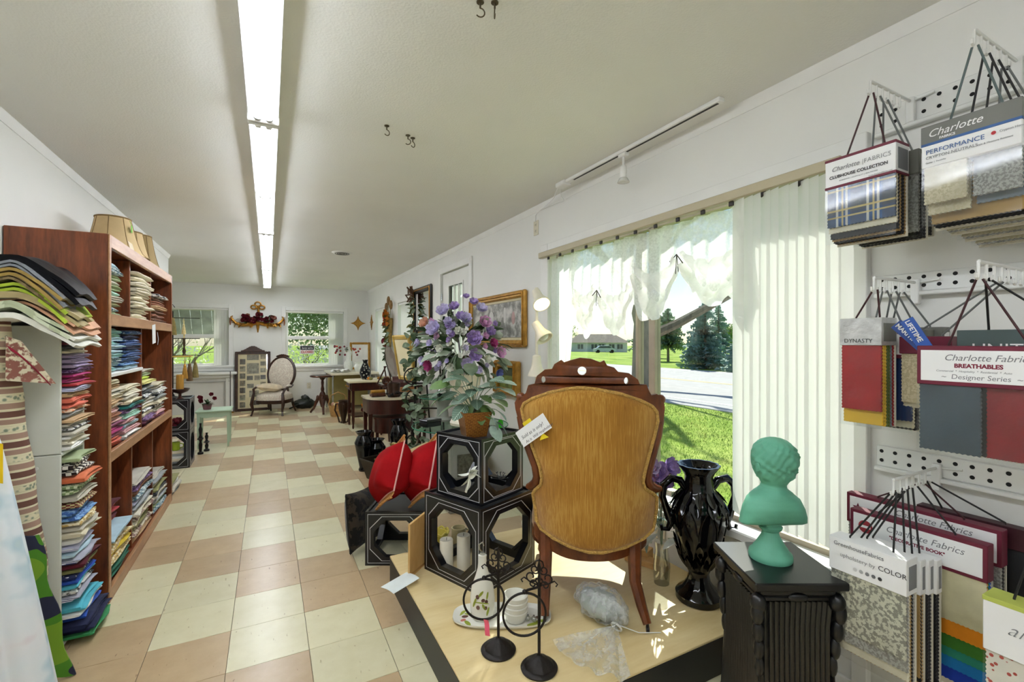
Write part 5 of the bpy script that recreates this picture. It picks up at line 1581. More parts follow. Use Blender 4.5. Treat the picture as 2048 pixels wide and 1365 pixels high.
# round-front mahogany table
et = thing('demilune_table', 'glossy mahogany round-front table with candle pieces on top', 'table', (1.24, 5.22, 0))
def dshape(r_, d, n=18): return [(r_ * math.cos(a), -d * math.sin(a)) for a in [i * PI / n for i in range(n + 1)]] + [(-r_, .22), (r_, .22)]
MB().prism(dshape(.31, .27), .685, .705).build('tabletop', mat('marble top', '#c9bfa2', .25, var=.12, vs=5), et)
MB().prism(dshape(.295, .255), .53, .685).build('apron', DWOOD, et)
for x, y in ((-.27, -.1), (.27, -.1), (-.27, .19), (.27, .19)):
    MB().lathe([(.016, 0), (.024, .05), (.022, .3), (.03, .53)], 4, M=T(x, y, 0) @ R(PI / 4)).build('leg', DWOOD, et)
et2 = thing('nesting_table', 'smaller mahogany table with brass drop handle nested under the round-front one', 'table', (1.22, 5.12, 0))
MB().prism(dshape(.22, .18), .475, .495).build('tabletop', DWOOD, et2)
MB().prism(dshape(.21, .17), .33, .475).build('apron', DWOOD, et2)
for x, y in ((-.19, -.06), (.19, -.06), (-.19, .19), (.19, .19)):
    MB().lathe([(.014, 0), (.02, .05), (.018, .2), (.022, .34)], 4, M=T(x, y, 0) @ R(PI / 4)).build('leg', DWOOD, et2)
MB().tube([(-.05, -.175, .42), (-.045, -.185, .39), (0, -.19, .375), (.045, -.185, .39), (.05, -.175, .42)], .005, 6).build('drop_handle', CHROME, et2)
pot = thing('carved_candle_pot', 'dark carved candle pot with beads on the mahogany table', 'candle holder', (1.22, 5.10, .705))
MB().lathe([(.06, 0), (.075, .02), (.062, .05), (.07, .13), (.065, .15), (.058, .15), (.05, .05)], 20, fl=lambda a, z: 1 + .05 * math.sin(a * 9 + z * 50)).build('pot', BRZ, pot)
for i in range(18): MB().ell((math.cos(i) * .09 + .02, math.sin(i * 1.3) * .06 - .03, .02 + .015 * (i % 3)), .017, 8, 6).build('bead', BLACKM, pot)
wr = thing('wood_rolls', 'small bundle of polished wooden rolls on the mahogany table', 'ornament', (1.06, 5.18, .705))
for i in range(3): MB().tube([(-.07, -.03 + .04 * i, .022 + (.03 if i == 1 else 0)), (.08, -.01 + .04 * i, .022 + (.03 if i == 1 else 0))], .022, 10).build('roll', (MWOOD, GILT, MWOOD)[i], wr)
for i, (x, y, h, lab) in enumerate(((.86, 4.86, .40, 'slim glossy black vase on the floor in front of the mahogany table'), (1.20, 4.80, .50, 'tall glossy black vase on the floor under the mahogany table'), (.99, 4.90, .30, 'short glossy black ribbed vase between the two black vases'))):
    t = thing('floor_vase', lab, 'vase', (x, y, 0))
    m_ = mat('glossy black glaze', '#0b0c10', .12)
    s_ = h / .5
    MB().lathe([(.05, 0), (.055, .02 * s_), (.045, .05 * s_), (.08, .26 * s_), (.095, .36 * s_), (.07, .43 * s_), (.06, .45 * s_)], 22, fl=(lambda a, z: 1 + .05 * math.sin(a * 9)) if i == 2 else None).build('body', m_, t)
    MB().lathe([(.06, .45 * s_), (.08, .49 * s_), (.085, .5 * s_), (.07, .5 * s_), (.055, .46 * s_)], 22, cap=False).build('rim', m_, t)
# planter with bronze candle holders
pl = thing('metal_planter', 'dark bronze tapered planter box on the floor', 'planter', (.99, 4.52, 0), .35)
PLM = mat('dark patina', '#2c2418', .5, .4, .2)
def taper(b, w0, d0, w1, d1, h, t_):
    v = []
    for (w, d, z) in ((w0, d0, 0), (w1, d1, h), (w1 - t_, d1 - t_, h), (w0 - t_, d0 - t_, t_)):
        v += [(-w / 2, -d / 2, z), (w / 2, -d / 2, z), (w / 2, d / 2, z), (-w / 2, d / 2, z)]
    f = [(3, 2, 1, 0), (12, 13, 14, 15)]
    for j in range(3):
        for i in range(4): f.append((j * 4 + i, j * 4 + (i + 1) % 4, (j + 1) * 4 + (i + 1) % 4, (j + 1) * 4 + i))
    return b.add(v, f)
taper(MB(), .26, .2, .36, .28, .19, .02).build('box', PLM, pl)
MB().tube([(-.18, -.14, .19), (.18, -.14, .19), (.18, .14, .19), (-.18, .14, .19)], .008, 6, True).build('rim', PLM, pl)
BRS = mat('old brass', '#9a8b4a', .4, .6, .2)
for i, (x, y, h, lab) in enumerate(((-.09, -.03, .16, 'short brass horn candle holder in the planter'), (.0, .04, .19, 'middle brass horn candle holder in the planter'), (.1, .0, .27, 'tallest brass horn candle holder in the planter'))):
    ca_, sa_ = math.cos(.35), math.sin(.35)
    t = thing('horn_candlestick', lab, 'candle holder', (.99 + x * ca_ - y * sa_, 4.52 + x * sa_ + y * ca_, .022))
    MB().lathe([(.022, 0), (.01, .02), (.008, h * .5), (.014, h * .55), (.008, h * .6), (.012, h * .85), (.03, h), (.036, h + .02), (.03, h + .02), (.01, h)], 16).build('horn', BRS, t)
    MB().lathe([(.012, h), (.012, h + .03)], 10).build('candle', TC, t)
gp = thing('brass_leaves', 'cluster of gilded leaf sprays lying in the planter', 'ornament', (1.04, 4.46, .06))
for i in range(16): put(gp, 'leaf', leaf_mesh(.1, .03, BRS), (rg.uniform(-.06, .12), rg.uniform(-.04, .06), .08), (rg.uniform(-1, 1), rg.uniform(-1, .6), rg.uniform(.4, 1.4)))

# ---------------------------------------------------------------- MIDDLE: FRAMES, LAMP, GLASS TABLE, FLOWERS
VR = Vector((.885, -.466, 0)); VV = Vector((.466, .885, 0))      # along / across the display
bp_ = thing('large_picture', 'wide gold framed print of children and laundry on the wall by the door', 'picture frame', (XR, 3.86, 1.265), -PI / 2)
pframe(bp_, 1.17, .475, .06, .04, GILT, mat('grey green mount', '#8a8672', .8, var=.06))
m_, N, L, b_ = newmat('grey watercolour print'); v = coords(N, L)
L.new(ramp(N, L, noise(N, L, v, 9, 5, .6), [(.3, '#55544f'), (.48, '#8d8b86'), (.6, '#cfcdc8'), (.75, '#e6e3de')]), b_.inputs['Base Color'])
MB().box(-.5, .5, -.0175, -.0165, .085, .39).build('print', m_, bp_)
MB().box(-.525, .525, -.0175, -.0165, .06, .08).box(-.525, .525, -.0175, -.0165, .395, .415).build('mount_band', mat('cream mount', '#e2d6ae'), bp_)
MB().prism(rr_(.03, .055, 16, 2), 0, .002, M=T(.36, -.0178, .25) @ R(PI / 2, 'X')).build('pink_dress', mat('pink print ink', '#c9a3a0', .7), bp_)
MB().prism(rr_(.05, .06, 16, 2), 0, .002, M=T(-.08, -.0178, .27) @ R(PI / 2, 'X')).build('white_bonnet', mat('pale print ink', '#dedcd8', .7), bp_)
MB().prism(rr_(.025, .07, 16, 3), 0, .002, M=T(.2, -.0178, .28) @ R(PI / 2, 'X')).build('white_dress', mat('pale print ink', '#dedcd8'), bp_)
MB().box(-.53, .53, -.028, -.026, .055, .42).build('pane', glass('picture glass'), bp_)
sp = thing('small_picture', 'small deep gold framed landscape on the wall below the wide print', 'picture frame', (XR, 3.60, .845), -PI / 2)
pframe(sp, .43, .30, .06, .06, GILT, mat('landscape paint', '#6c7a34', .5, var=.6, vs=14))
MB().box(-.155, .155, -.026, -.024, .17, .24).build('painted_sky', mat('landscape sky', '#3e4a2c', .5, var=.4, vs=10), sp)

lp = thing('pole_lamp', 'white pole lamp with three cone heads, the top one lit', 'lamp', (1.70, 2.85, 0))
LPM = mat('cream enamel', '#e9e3cf', .4, var=.04)
MB().lathe([(.11, 0), (.11, .02), (.03, .035), (.012, .05)], 24).build('base', LPM, lp)
MB().tube([(0, 0, .04), (0, 0, 1.70)], .011, 10).build('pole', LPM, lp)
def lhead(z, d, lit):
    d = Vector(d).normalized()
    q = d.to_track_quat('Z', 'Y').to_matrix().to_4x4()
    Mh = T(0, 0, z) @ q
    h_ = MB().lathe([(.014, -.03), (.03, -.02), (.034, .03), (.04, .06), (.062, .11), (.065, .125), (.058, .125), (.035, .06), (.028, 0)], 20, M=Mh).build('lamp_head', LPM, lp)
    MB().ell((0, 0, .09), (.042, .042, .042), 14, 10, Mh).build('bulb', emit('warm bulb', '#ffe9b8', 14) if lit else mat('frosted bulb', '#dcdcda'), h_)
lhead(1.66, Vector((-.1, -.85, -.85)), True)
lhead(1.43, Vector((.25, -.75, -1.0)), False)
lhead(1.19, Vector((0, 0, -1)), False)

# black wall mirror with bow and greenery
mr = thing('wall_mirror', 'black framed mirror with a brown bow and green garland on the side wall', 'mirror', (XR, 6.15, 1.40), -PI / 2)
BFR = mat('black frame lacquer', '#14110f', .35)
pframe(mr, .80, .66, .08, .035, BFR, mat('mirror silver', '#d9dcdc', .05, 1.0, .02))
rg = random.Random(31)
for i in range(10):
    a = i * .63
    MB().tube([(-.36 + .02 * math.cos(a), -.06, .58), (-.36 + .12 * math.cos(a), -.09 - .03 * (i % 2), .58 + .11 * math.sin(a)), (-.36 + .13 * math.cos(a + .5), -.08, .58 + .12 * math.sin(a + .5)), (-.36 + .02 * math.cos(a + .6), -.06, .58)], .012, 6).build('bow_loop', mat('brown ribbon', '#5a3a1e', .6, 0, .25, 20), mr)
for i in range(46):
    x = -.34 + rg.uniform(-.04, .14); z = .52 - rg.uniform(0, .75)
    put(mr, 'leaf', leaf_mesh(.1, .045, (LD, LOL, LG)[i % 3]), (x, -.05, z), (rg.uniform(-.6, .9), -.5, rg.uniform(-.9, .5)), rg.uniform(-1, 1))
# autumn cornucopia swag
au = thing('autumn_swag', 'long wall swag of orange flowers and dried pods between the side windows', 'wall decor', (XR, 7.93, 1.6), -PI / 2)
MB().tube([(0, -.05, -.5), (.02, -.06, -.1), (0, -.06, .1)], [.012, .05, .07], 9).build('straw_cone', mat('straw', '#a58a4c', .8, 0, .3, 30), au)
for i, (x, z) in enumerate(((0, .46), (-.16, .36), (.17, .38))):
    MB().tube([(x * .3, -.06, .1), (x * .8, -.07, z - .1), (x, -.07, z)], .006, 5).build('stem', LOL, au)
    MB().ell((x, -.07, z - .06), (.03, .03, .08), 10, 8).build('seed_pod', mat('dried pod', '#8a6a42', .8, 0, .3, 30), au)
for i in range(16): put(au, 'flower', rose_mesh(.055, (FORG, FRST, FORG)[i % 3], (4, 6)), (rg.uniform(-.13, .13), -.1, rg.uniform(-.02, .22)), (rg.uniform(-.5, .5), -1, rg.uniform(-.3, .5)))
for i in range(50):
    k = rg.random()
    put(au, 'leaf', leaf_mesh(.12, .05, (LD, LOL, LG, FRED)[i % 4 if i < 6 else i % 3]), (rg.uniform(-.12, .12) * (1 - k * .5), -.07, .2 - .75 * k), (rg.uniform(-.8, .8), -.6, rg.uniform(-1.2, .5)), rg.uniform(-1, 1))
for i in range(3): put(au, 'burgundy_leaf', leaf_mesh(.14, .09, FRED), (-.10, -.08, -.22), (-.7 + .5 * i, -.5, -.4))

# iron easel with ivy, gold frame on it
ea = thing('iron_easel', 'black iron scroll easel wrapped in silk ivy', 'easel', (1.36, 4.70, 0), -.49)
MB().tube([(-.05, 0, .0), (-.02, 0, .7), (0, 0, 1.42)], .011, 8).build('post', BLACKM, ea)
MB().tube([(.3, 0, .0), (.26, .02, .7), (.22, .05, 1.2)], .009, 8).build('post', BLACKM, ea)
MB().tube([(.1, .35, 0), (.08, .1, .9), (.05, .02, 1.2)], .009, 8).build('rear_leg', BLACKM, ea)
for z in (.12, .62, .88): MB().tube([(-.05, 0, z), (.28, 0, z)], .008, 6).build('cross_bar', BLACKM, ea)
for i, z in enumerate((.26, .48, .72, .95)):
    MB().tube([(-.04 - (.07 + .02 * (i % 2)) * math.sin(a), -.005, z + .085 * math.cos(a)) for a in [k * PI / 9 - .2 for k in range(11)]], .007, 6).build('scroll', BLACKM, ea)
for i in range(120):
    z = rg.uniform(.05, 1.4) if i % 5 else rg.uniform(.5, 1.0)
    put(ea, 'ivy_leaf', leaf_mesh(.085, .07, (LG, LD, LG)[i % 3], .2), (rg.uniform(-.1, .07), rg.uniform(-.07, .03), z), (rg.uniform(-1, 1), rg.uniform(-1, .3), rg.uniform(-.8, .5)), rg.uniform(-1, 1))
ef = thing('easel_frame', 'pale gold picture frame seen edge-on at the ivy easel', 'picture frame', (1.33, 4.98, .885), .28 + PI / 2)
pframe(ef, .40, .50, .05, .035, mat('pale gilt', '#c7a550', .4, .35, .15), mat('cream mount', '#e2d6ae'))
ef.rotation_euler = (math.radians(-10), 0, .22 + PI / 2)

# low bench
bn = thing('low_bench', 'low bench with pale top and brown edge behind the red pillows', 'bench', (1.09, 4.20, 0), math.atan2(-.69, .72))
MB().cbox(0, .66, 0, .46, .275, .30, .003).build('top', wood('pale birch', '#cbb27a', '#e0cc98', .45, (.8, 5, 5)), bn)
MB().box(.005, .655, .005, .02, .21, .275).box(.005, .02, .02, .455, .21, .275).box(.64, .655, .02, .455, .21, .275).box(.02, .64, .44, .455, .21, .275).build('edge_band', wood('brown edge', '#5a3018', '#83502c', .45, (.8, 5, 5)), bn)
for x in (.03, .59):
    for y in (.03, .39): MB().cbox(x, x + .04, y, y + .04, 0, .21, .003).build('leg', wood('brown edge', '#5a3018', '#83502c'), bn)

# glass table on grey plinth, two tiers
GG = glass('green edge glass', '#dff0e6', .12, .02)
GE = mat('glass edge green', '#2f7a5c', .1, 0, .1)
gt = thing('glass_table', 'two-tier round glass table on a grey carved plinth', 'table', (1.36, 3.47, 0))
GRY = mat('grey limed wood', '#9b9d95', .6, var=.1)
MB().cbox(-.13, .13, -.13, .13, 0, .56, .006).build('plinth', GRY, gt)
MB().cbox(-.15, .15, -.15, .15, .52, .585, .01).cbox(-.15, .15, -.15, .15, 0, .05, .01).build('plinth_moulding', GRY, gt)
for k in range(4):
    MB().box(-.075, .075, -.1335, -.13, .12, .44, R(k * PI / 2)).build('carved_panel', mat('dark carved relief', '#5c5b4c', .7, 0, .5, 40, .9, 45), gt)
MB().tube([(0, 0, .585), (0, 0, .64)], .07, 20).build('glass_block', GG, gt)
MB().lathe([(.36, .64), (.38, .643), (.38, .653), (.36, .655)], 56).build('lower_glass', GG, gt)
MB().tube([(.381 * math.cos(a), .381 * math.sin(a), .648) for a in [i * PI / 36 for i in range(72)]], .004, 6, True).build('lower_glass_edge', GE, gt)
MB().lathe([(.07, .655), (.075, .67), (.05, .69), (.045, .76), (.055, .79), (.085, .83), (.09, .85)], 16, (-.08, .2, 0), fl=lambda a, z: 1 + .05 * math.sin(8 * a)).build('capital', GRY, gt)
MB().lathe([(.19, .85), (.2, .853), (.2, .86), (.19, .862)], 40, (-.08, .2, 0)).build('upper_glass', GG, gt)
MB().tube([(-.08 + .201 * math.cos(a), .2 + .201 * math.sin(a), .856) for a in [i * PI / 24 for i in range(48)]], .0035, 6, True).build('upper_glass_edge', GE, gt)
bx = thing('black_box', 'flat black lacquer trinket box on the glass table', 'box', (1.115, 3.48, .656), .35)
MB().cbox(-.07, .07, -.05, .05, 0, .035, .003).build('base', CUBE, bx)
MB().cbox(-.072, .072, -.052, .052, .036, .055, .004).build('lid', CUBE, bx)
MB().box(-.04, .04, -.02, .02, .055, .0555).build('lid_inset', mat('grey satin', '#8a8d8c', .3), bx)
bt = thing('black_bottle', 'black figure bottle with blank white tag on the upper glass tier', 'bottle', (1.27, 3.62, .863))
MB().lathe([(.05, 0), (.055, .04), (.03, .07), (.018, .09), (.02, .15), (.012, .2), (.016, .22)], 16).build('body', mat('glossy black glaze', '#0b0c10', .12), bt)
MB().prism([(-.025, 0), (.025, 0), (.025, .06), (.012, .08), (-.012, .08), (-.025, .06)], 0, .001, M=T(-.02, -.06, .03) @ R(-.45) @ R(PI / 2, 'X')).build('tag', PAPER, bt)
MB().tube([(-.02, -.06, .11), (-.005, -.02, .2)], .001, 4).build('string', PAPER, bt)

# white plaster urn with silk flowers
un = thing('plaster_urn', 'white plaster urn on the glass table holding the silk flowers', 'urn', (1.38, 3.42, .656))
MB().lathe([(.115, 0), (.12, .02), (.11, .04), (.095, .05), (.1, .065), (.075, .09), (.045, .12), (.04, .16), (.06, .19), (.1, .24), (.12, .32), (.125, .37), (.14, .40), (.14, .42), (.12, .42), (.1, .36)], 40, fl=lambda a, z: 1 + (.025 * math.sin(a * 20) if .19 < z < .36 or z < .06 else 0)).build('body', CREAM, un)
fa = thing('silk_flowers', 'big silk arrangement of violet and pink roses with dusty green leaves', 'flowers', (1.36, 3.44, 1.03))
MB().ell((0, 0, .08), (.11, .11, .09), 14, 8, d=lambda q: 1 + .15 * math.sin(q.x * 12) * math.sin(q.y * 11)).build('moss', mat('brown moss', '#4a3a24', .9, 0, .4, 40, .8, 40), fa)
def ip(px, py, dep): # display-plane offsets
    p = VR * ((px - 915) * .004) - VV * dep
    return (p.x, p.y, .27 - (py - 690) * .004)
rl = [(885, 630, FLAV, .058), (869, 664, FLAV, .066), (943, 682, FPUR, .066), (928, 645, FLAV, .05), (905, 622, FPUR, .045), (962, 652, FPNK, .055), (978, 690, FMAG, .038), (990, 708, FPNK, .05), (857, 733, FMAG, .048), (843, 724, FLAV, .04), (945, 712, FPUR, .055), (972, 668, FPUR, .045), (940, 612, FPUR, .04), (955, 625, FLAV, .05), (832, 690, FLAV, .036), (848, 652, FPCH, .05), (987, 748, FBLU, .04), (915, 668, FWHT, .036), (918, 640, FPUR, .04), (895, 650, FLAV, .038), (930, 728, FLAV, .05), (880, 700, FWHT, .034), (950, 740, FLAV, .036), (838, 745, FWHT, .03), (900, 735, FWHT, .035), (967, 720, FWHT, .034), (860, 690, FLAV, .03), (925, 600, FPUR, .03)]
for px, py, m_, r_ in rl:
    dx, dy = (px - 915) / 85, (py - 690) / 90
    dep = .22 * math.sqrt(max(.05, 1 - min(1, dx * dx + dy * dy)))
    dirv = VR * dx * .8 - VV * (.5 + dep * 3) + Vector((0, 0, -dy * .6 + .25))
    put(fa, 'rose', rose_mesh(r_, m_, (4, 5, 7)), ip(px, py, dep), dirv, rg.uniform(0, 6))
for i in range(30):
    a = rg.uniform(0, 2 * PI); k = rg.uniform(.1, .95)
    px, py = 915 + 80 * k * math.cos(a), 685 + 75 * k * math.sin(a)
    put(fa, 'blossom', rose_mesh((.028, .034, .024)[i % 3], (FLAV, FWHT, FPNK, FLAV, FPUR)[i % 5], (4, 5)), ip(px, py, .2 * math.sqrt(max(.02, 1 - k * k)) + .01), VR * math.cos(a) - VV * .8 + Vector((0, 0, .3)), rg.uniform(0, 6))
for i in range(210):
    a = rg.uniform(0, 2 * PI); k = rg.uniform(.15, 1)
    px, py = 915 + 84 * k * math.cos(a), 700 + 78 * k * math.sin(a) * (.8 if math.sin(a) < 0 else 1)
    dep = .2 * math.sqrt(max(0, 1 - k * k)) * rg.uniform(.3, 1.1) - rg.uniform(0, .12)
    d_ = VR * math.cos(a) - VV * rg.uniform(.1, .8) + Vector((0, 0, -math.sin(a) * .8 + rg.uniform(-.3, .3)))
    put(fa, 'leaf', leaf_mesh(.12, .055, (LG, LG, LD, mat('pale lamb ear leaf', '#a9b8a2', .7, var=.15))[i % 4]), ip(px, py, dep), d_, rg.uniform(-1.2, 1.2), rg.uniform(.6, 1.1))
for i in range(14):
    a = rg.uniform(.2, PI - .2)
    p0 = Vector((0, 0, .12)); p1 = p0 + VR * math.cos(a) * .28 - VV * rg.uniform(-.1, .15) + Vector((0, 0, math.sin(a) * rg.uniform(.32, .48)))
    sb = MB().tube([p0, (p0 + p1) / 2 + Vector((0, 0, .03)), p1], .002, 4)
    for k in range(9):
        q = p0.lerp(p1, .55 + .05 * k) + Vector((rg.uniform(-.015, .015), rg.uniform(-.015, .015), .01))
        sb.ell(q, .008, 5, 4)
    sb.build('sprig', (mat('lilac sprig', '#8a7f9c', .7, var=.25), LG)[i % 2], fa)

# ---------------------------------------------------------------- FOREGROUND PLATFORM
PZ = .155
pf = thing('display_platform', 'low display platform with birch plywood top and black sides', 'platform', (.58, 1.23, 0))
MB().cbox(0, 1.285, 0, 1.29, .145, PZ, .002).build('top', wood('birch plywood', '#d8bf86', '#e9d6a4', .42, (.7, 4, 4), 3, .02), pf)
for nm, a in (('side_board', (0, .02, 0, 1.29, 0, .145)), ('side_board', (1.265, 1.285, 0, 1.29, 0, .145)), ('side_board', (.02, 1.265, 0, .02, 0, .145)), ('side_board', (.02, 1.265, 1.27, 1.29, 0, .145))):
    MB().cbox(*a, .002).build(nm, mat('black side board', '#141414', .45), pf)
dcube((.964, 2.183, PZ), .38, .40, .395, 'large black display cube on the platform with candles inside', 'black display cubes')
dcube((.954, 2.16, PZ + .395), .40, .31, .31, 'small black display cube carrying the potted plant', 'black display cubes')
dcube((.744, 2.874, 0), -.485, .36, .315, 'low black display cube on the floor under the red pillows', 'black display cubes')
WAX = mat('ivory wax', '#e6e0cc', .5, var=.03)
for x, y, h, r_, lab in ((.80, 2.235, .155, .034, 'shorter ivory pillar candle inside the large cube'), (.885, 2.215, .168, .034, 'taller ivory pillar candle inside the large cube')):
    t = thing('pillar_candle', lab, 'candle', (x, y, PZ))
    MB().lathe([(r_, 0), (r_, h - .004), (r_ * .93, h), (r_ * .5, h - .004), (0, h - .006)], 28, cap=False).lathe([(0, 0), (r_, 0)], 28, cap=False).build('wax', WAX, t)
    MB().tube([(0, 0, h - .006), (.001, 0, h + .008)], .0012, 5).build('wick', INK, t)
yb = thing('yellow_basket', 'yellow openwork ceramic basket behind the large cube', 'basket', (.83, 2.46, PZ))
YG = mat('yellow glaze', '#d9c95c', .35, var=.06)
MB().lathe([(.045, 0), (.05, .02), (.057, .1), (.05, .1), (.042, .02)], 28, fl=lambda a, z: 1 + .02 * math.sin(a * 14)).build('body', YG, yb)
MB().tube([(.06 * math.cos(a), .06 * math.sin(a), .105 + .006 * math.sin(a * 9)) for a in [i * PI / 27 for i in range(54)]], .006, 6, True).build('rim', YG, yb)
tm = thing('cream_mug', 'cream mug with handle beside the yellow basket', 'mug', (.96, 2.475, PZ))
MB().lathe([(.035, 0), (.04, .02), (.042, .1), (.037, .1), (.034, .01)], 22).build('cup', mat('cream glaze', '#d8cda0', .35), tm)
MB().tube([(.04, 0, .085), (.07, 0, .07), (.07, 0, .04), (.038, 0, .025)], .006, 6).build('handle', mat('cream glaze', '#d8cda0'), tm)
# white dried bow and dark star on the small cube
wb = thing('white_bow', 'white dried flower bow hung on the front of the small cube', 'ornament', (.835, 2.02, .70))
for i in range(9): put(wb, 'petal', leaf_mesh(.06, .028, FWHT), (0, -.01, -.015 * (i % 3)), VR * math.cos(i * .9) * .6 + Vector((0, 0, math.sin(i * 1.1))) - VV * .3, i)
MB().tube([(0, -.01, 0), (-.01, -.015, -.05), (-.02, -.012, -.09)], .005, 5).build('stem', FWHT, wb)
ds = thing('wire_star', 'dark beaded wire star inside the small cube', 'ornament', (1.05, 2.13, .562))
for i in range(14):
    d_ = arrow(rg); d_.z = abs(d_.z) * .8
    MB().tube([(0, 0, .045), tuple(Vector((0, 0, .045)) + d_ * .045)], .0015, 4).ell(Vector((0, 0, .045)) + d_ * .045, .004, 6, 4).build('ray', mat('pewter', '#6a6e72', .3, .8), ds)
# potted plant
po = thing('potted_plant', 'silk plant with veined green leaves in a woven copper pot on the small cube', 'plant', (.893, 2.10, .853), -.1)
m_, N, L, b_ = newmat('woven copper'); v = coords(N, L, (1, 1, 1))
w_ = N.new('ShaderNodeTexBrick'); w_.inputs['Scale'].default_value = 34; w_.inputs['Color1'].default_value = (*rgb('#6d3a16'), 1); w_.inputs['Color2'].default_value = (*rgb('#8a5422'), 1); w_.inputs['Mortar'].default_value = (*rgb('#a5762f'), 1)
w_.inputs['Mortar Size'].default_value = .03
mp_ = N.new('ShaderNodeMapping'); mp_.inputs['Rotation'].default_value = (PI / 2, .8, 0); L.new(v, mp_.inputs['Vector']); L.new(mp_.outputs['Vector'], w_.inputs['Vector'])
L.new(w_.outputs['Color'], b_.inputs['Base Color']); b_.inputs['Roughness'].default_value = .4; b_.inputs['Metallic'].default_value = .35
bump(N, L, b_, w_.outputs['Fac'], -.6, .006)
POTM = m_
taper(MB(), .1, .1, .138, .138, .118, .01).build('pot', POTM, po)
MB().tube([(-.069, -.069, .118), (.069, -.069, .118), (.069, .069, .118), (-.069, .069, .118)], .004, 6, True).build('rim', POTM, po)
MB().grid(lambda u, v_: ((u - .5) * .12, (v_ - .5) * .12, .108 + .006 * math.sin(u * 21) * math.sin(v_ * 17)), 10, 10).build('raffia', mat('raffia', '#8a6a3a', .9, 0, .4, 60, .8, 60), po)
m_, N, L, b_ = newmat('veined leaf'); v = coords(N, L)
sx_ = N.new('ShaderNodeSeparateXYZ'); L.new(v, sx_.inputs[0])
ab = N.new('ShaderNodeMath'); ab.operation = 'ABSOLUTE'; L.new(sx_.outputs['Y'], ab.inputs[0])
mm = N.new('ShaderNodeMath'); mm.operation = 'MULTIPLY_ADD'; L.new(ab.outputs[0], mm.inputs[0]); mm.inputs[1].default_value = -.9; L.new(sx_.outputs['X'], mm.inputs[2])
fq = N.new('ShaderNodeMath'); fq.operation = 'MULTIPLY'; L.new(mm.outputs[0], fq.inputs[0]); fq.inputs[1].default_value = 620
sn = N.new('ShaderNodeMath'); sn.operation = 'SINE'; L.new(fq.outputs[0], sn.inputs[0])
ms = N.new('ShaderNodeMath'); ms.operation = 'LESS_THAN'; L.new(ab.outputs[0], ms.inputs[0]); ms.inputs[1].default_value = .0012
mxx = N.new('ShaderNodeMath'); mxx.operation = 'MAXIMUM'; L.new(ms.outputs[0], mxx.inputs[0]); L.new(sn.outputs[0], mxx.inputs[1])
L.new(ramp(N, L, mxx.outputs[0], [(.55, '#4a6a55'), (.8, '#7a9682'), (1.0, '#b4c6b4')]), b_.inputs['Base Color']); b_.inputs['Roughness'].default_value = .55
VL = m_
VL2 = mat('pale sage leaf', '#9db3a2', .55, var=.2, vs=30)
VL3 = mat('bright green leaf', '#5a7a3c', .5, var=.25, vs=30)
pl_ = [(915, 775, -1, .6), (935, 760, -.5, 1), (948, 742, 0, 1.2), (965, 750, .4, 1), (985, 775, .8, .8), (1000, 790, 1, .5), (1010, 765, 1, .6), (1005, 800, 1, .1), (960, 775, .2, .5), (940, 790, -.3, .4), (925, 800, -.8, .1), (905, 815, -1, -.2), (930, 818, -.4, -.3), (958, 805, .2, 0), (975, 795, .5, .2), (985, 815, .8, -.2), (1005, 825, 1, -.4), (1010, 850, 1, -.7), (995, 838, .8, -.7), (890, 770, -1, .3), (905, 790, -1, 0), (880, 800, -1, -.5), (920, 745, -.6, 1), (975, 820, .4, -.3), (950, 780, 0, .3), (990, 760, .7, .8), (1018, 780, 1, .2), (945, 815, -.1, -.4), (965, 830, .3, -.5), (940, 770, -.2, .7), (970, 770, .3, .6), (1000, 810, .9, 0), (915, 760, -.8, .7), (885, 785, -1, .1), (995, 860, .8, -.8)]
sm_ = 2.27 / 925
for i, (px, py, dx, dz) in enumerate(pl_):
    dep = .04 + .05 * rg.random()
    p = VR * ((px - 950) * sm_) - VV * (dep - .03)
    z = .118 + .0 - (py - 825) * sm_
    d_ = VR * dx - VV * rg.uniform(.3, .9) + Vector((0, 0, dz * .6 - .2))
    base_ = Vector((p.x, p.y, z)) - d_.normalized() * .035
    put(po, 'leaf', leaf_mesh(.10, .068, (VL, VL, VL2, VL3)[i % 4 if i % 7 else 3], .25, .18), base_, d_, rg.uniform(-.6, .6), rg.uniform(.8, 1.1))
    MB().tube([(0, 0, .11), tuple((base_ + Vector((0, 0, .11))) * .5 + Vector((0, 0, .02))), tuple(base_)], .0018, 4).build('stem', LG, po)
gtg = thing('neon_tag', 'neon green price tag hanging by a white string from the potted plant', 'tag', (1.035, 2.09, .905))
MB().prism([(-.013, -.026), (.013, -.026), (.013, .006), (.006, .016), (-.006, .016), (-.013, .006)], 0, .001, M=R(-.485) @ R(PI / 2, 'X')).build('card', mat('neon green', '#3fe02a', .5), gtg)
MB().tube([(0, 0, .015), (-.002, 0, .09)], .0012, 4).build('string', PAPER, gtg)

# plywood panel and paper at the platform edge
pn = thing('plywood_panel', 'bare plywood panel standing on edge against the large cube', 'panel', (.665, 2.29, PZ), math.radians(41))
MB().cbox(-.075, .075, -.006, .006, 0, .28, .001, R(-.08, 'Y') @ R(.06, 'X')).build('board', wood('panel pine', '#c99a58', '#e0b878', .5, (5, 5, .8)), pn)
MB().box(-.07, .07, -.0065, -.006, .01, .02, R(.06, 'X')).build('edge_strip', wood('panel edge', '#a87c42', '#c99a58'), pn)
pc = thing('paper_sheet', 'sheet of pale paper lying over the platform corner', 'paper', (.585, 2.20, PZ + .012), .4)
MB().slab(lambda u, v_: (-.11 + .15 * u, -.05 + .1 * v_, .012 * u + .004 * math.sin(v_ * 4)), 6, 6, .0008).build('sheet', mat('blue white paper', '#e3ece8', .7), pc)

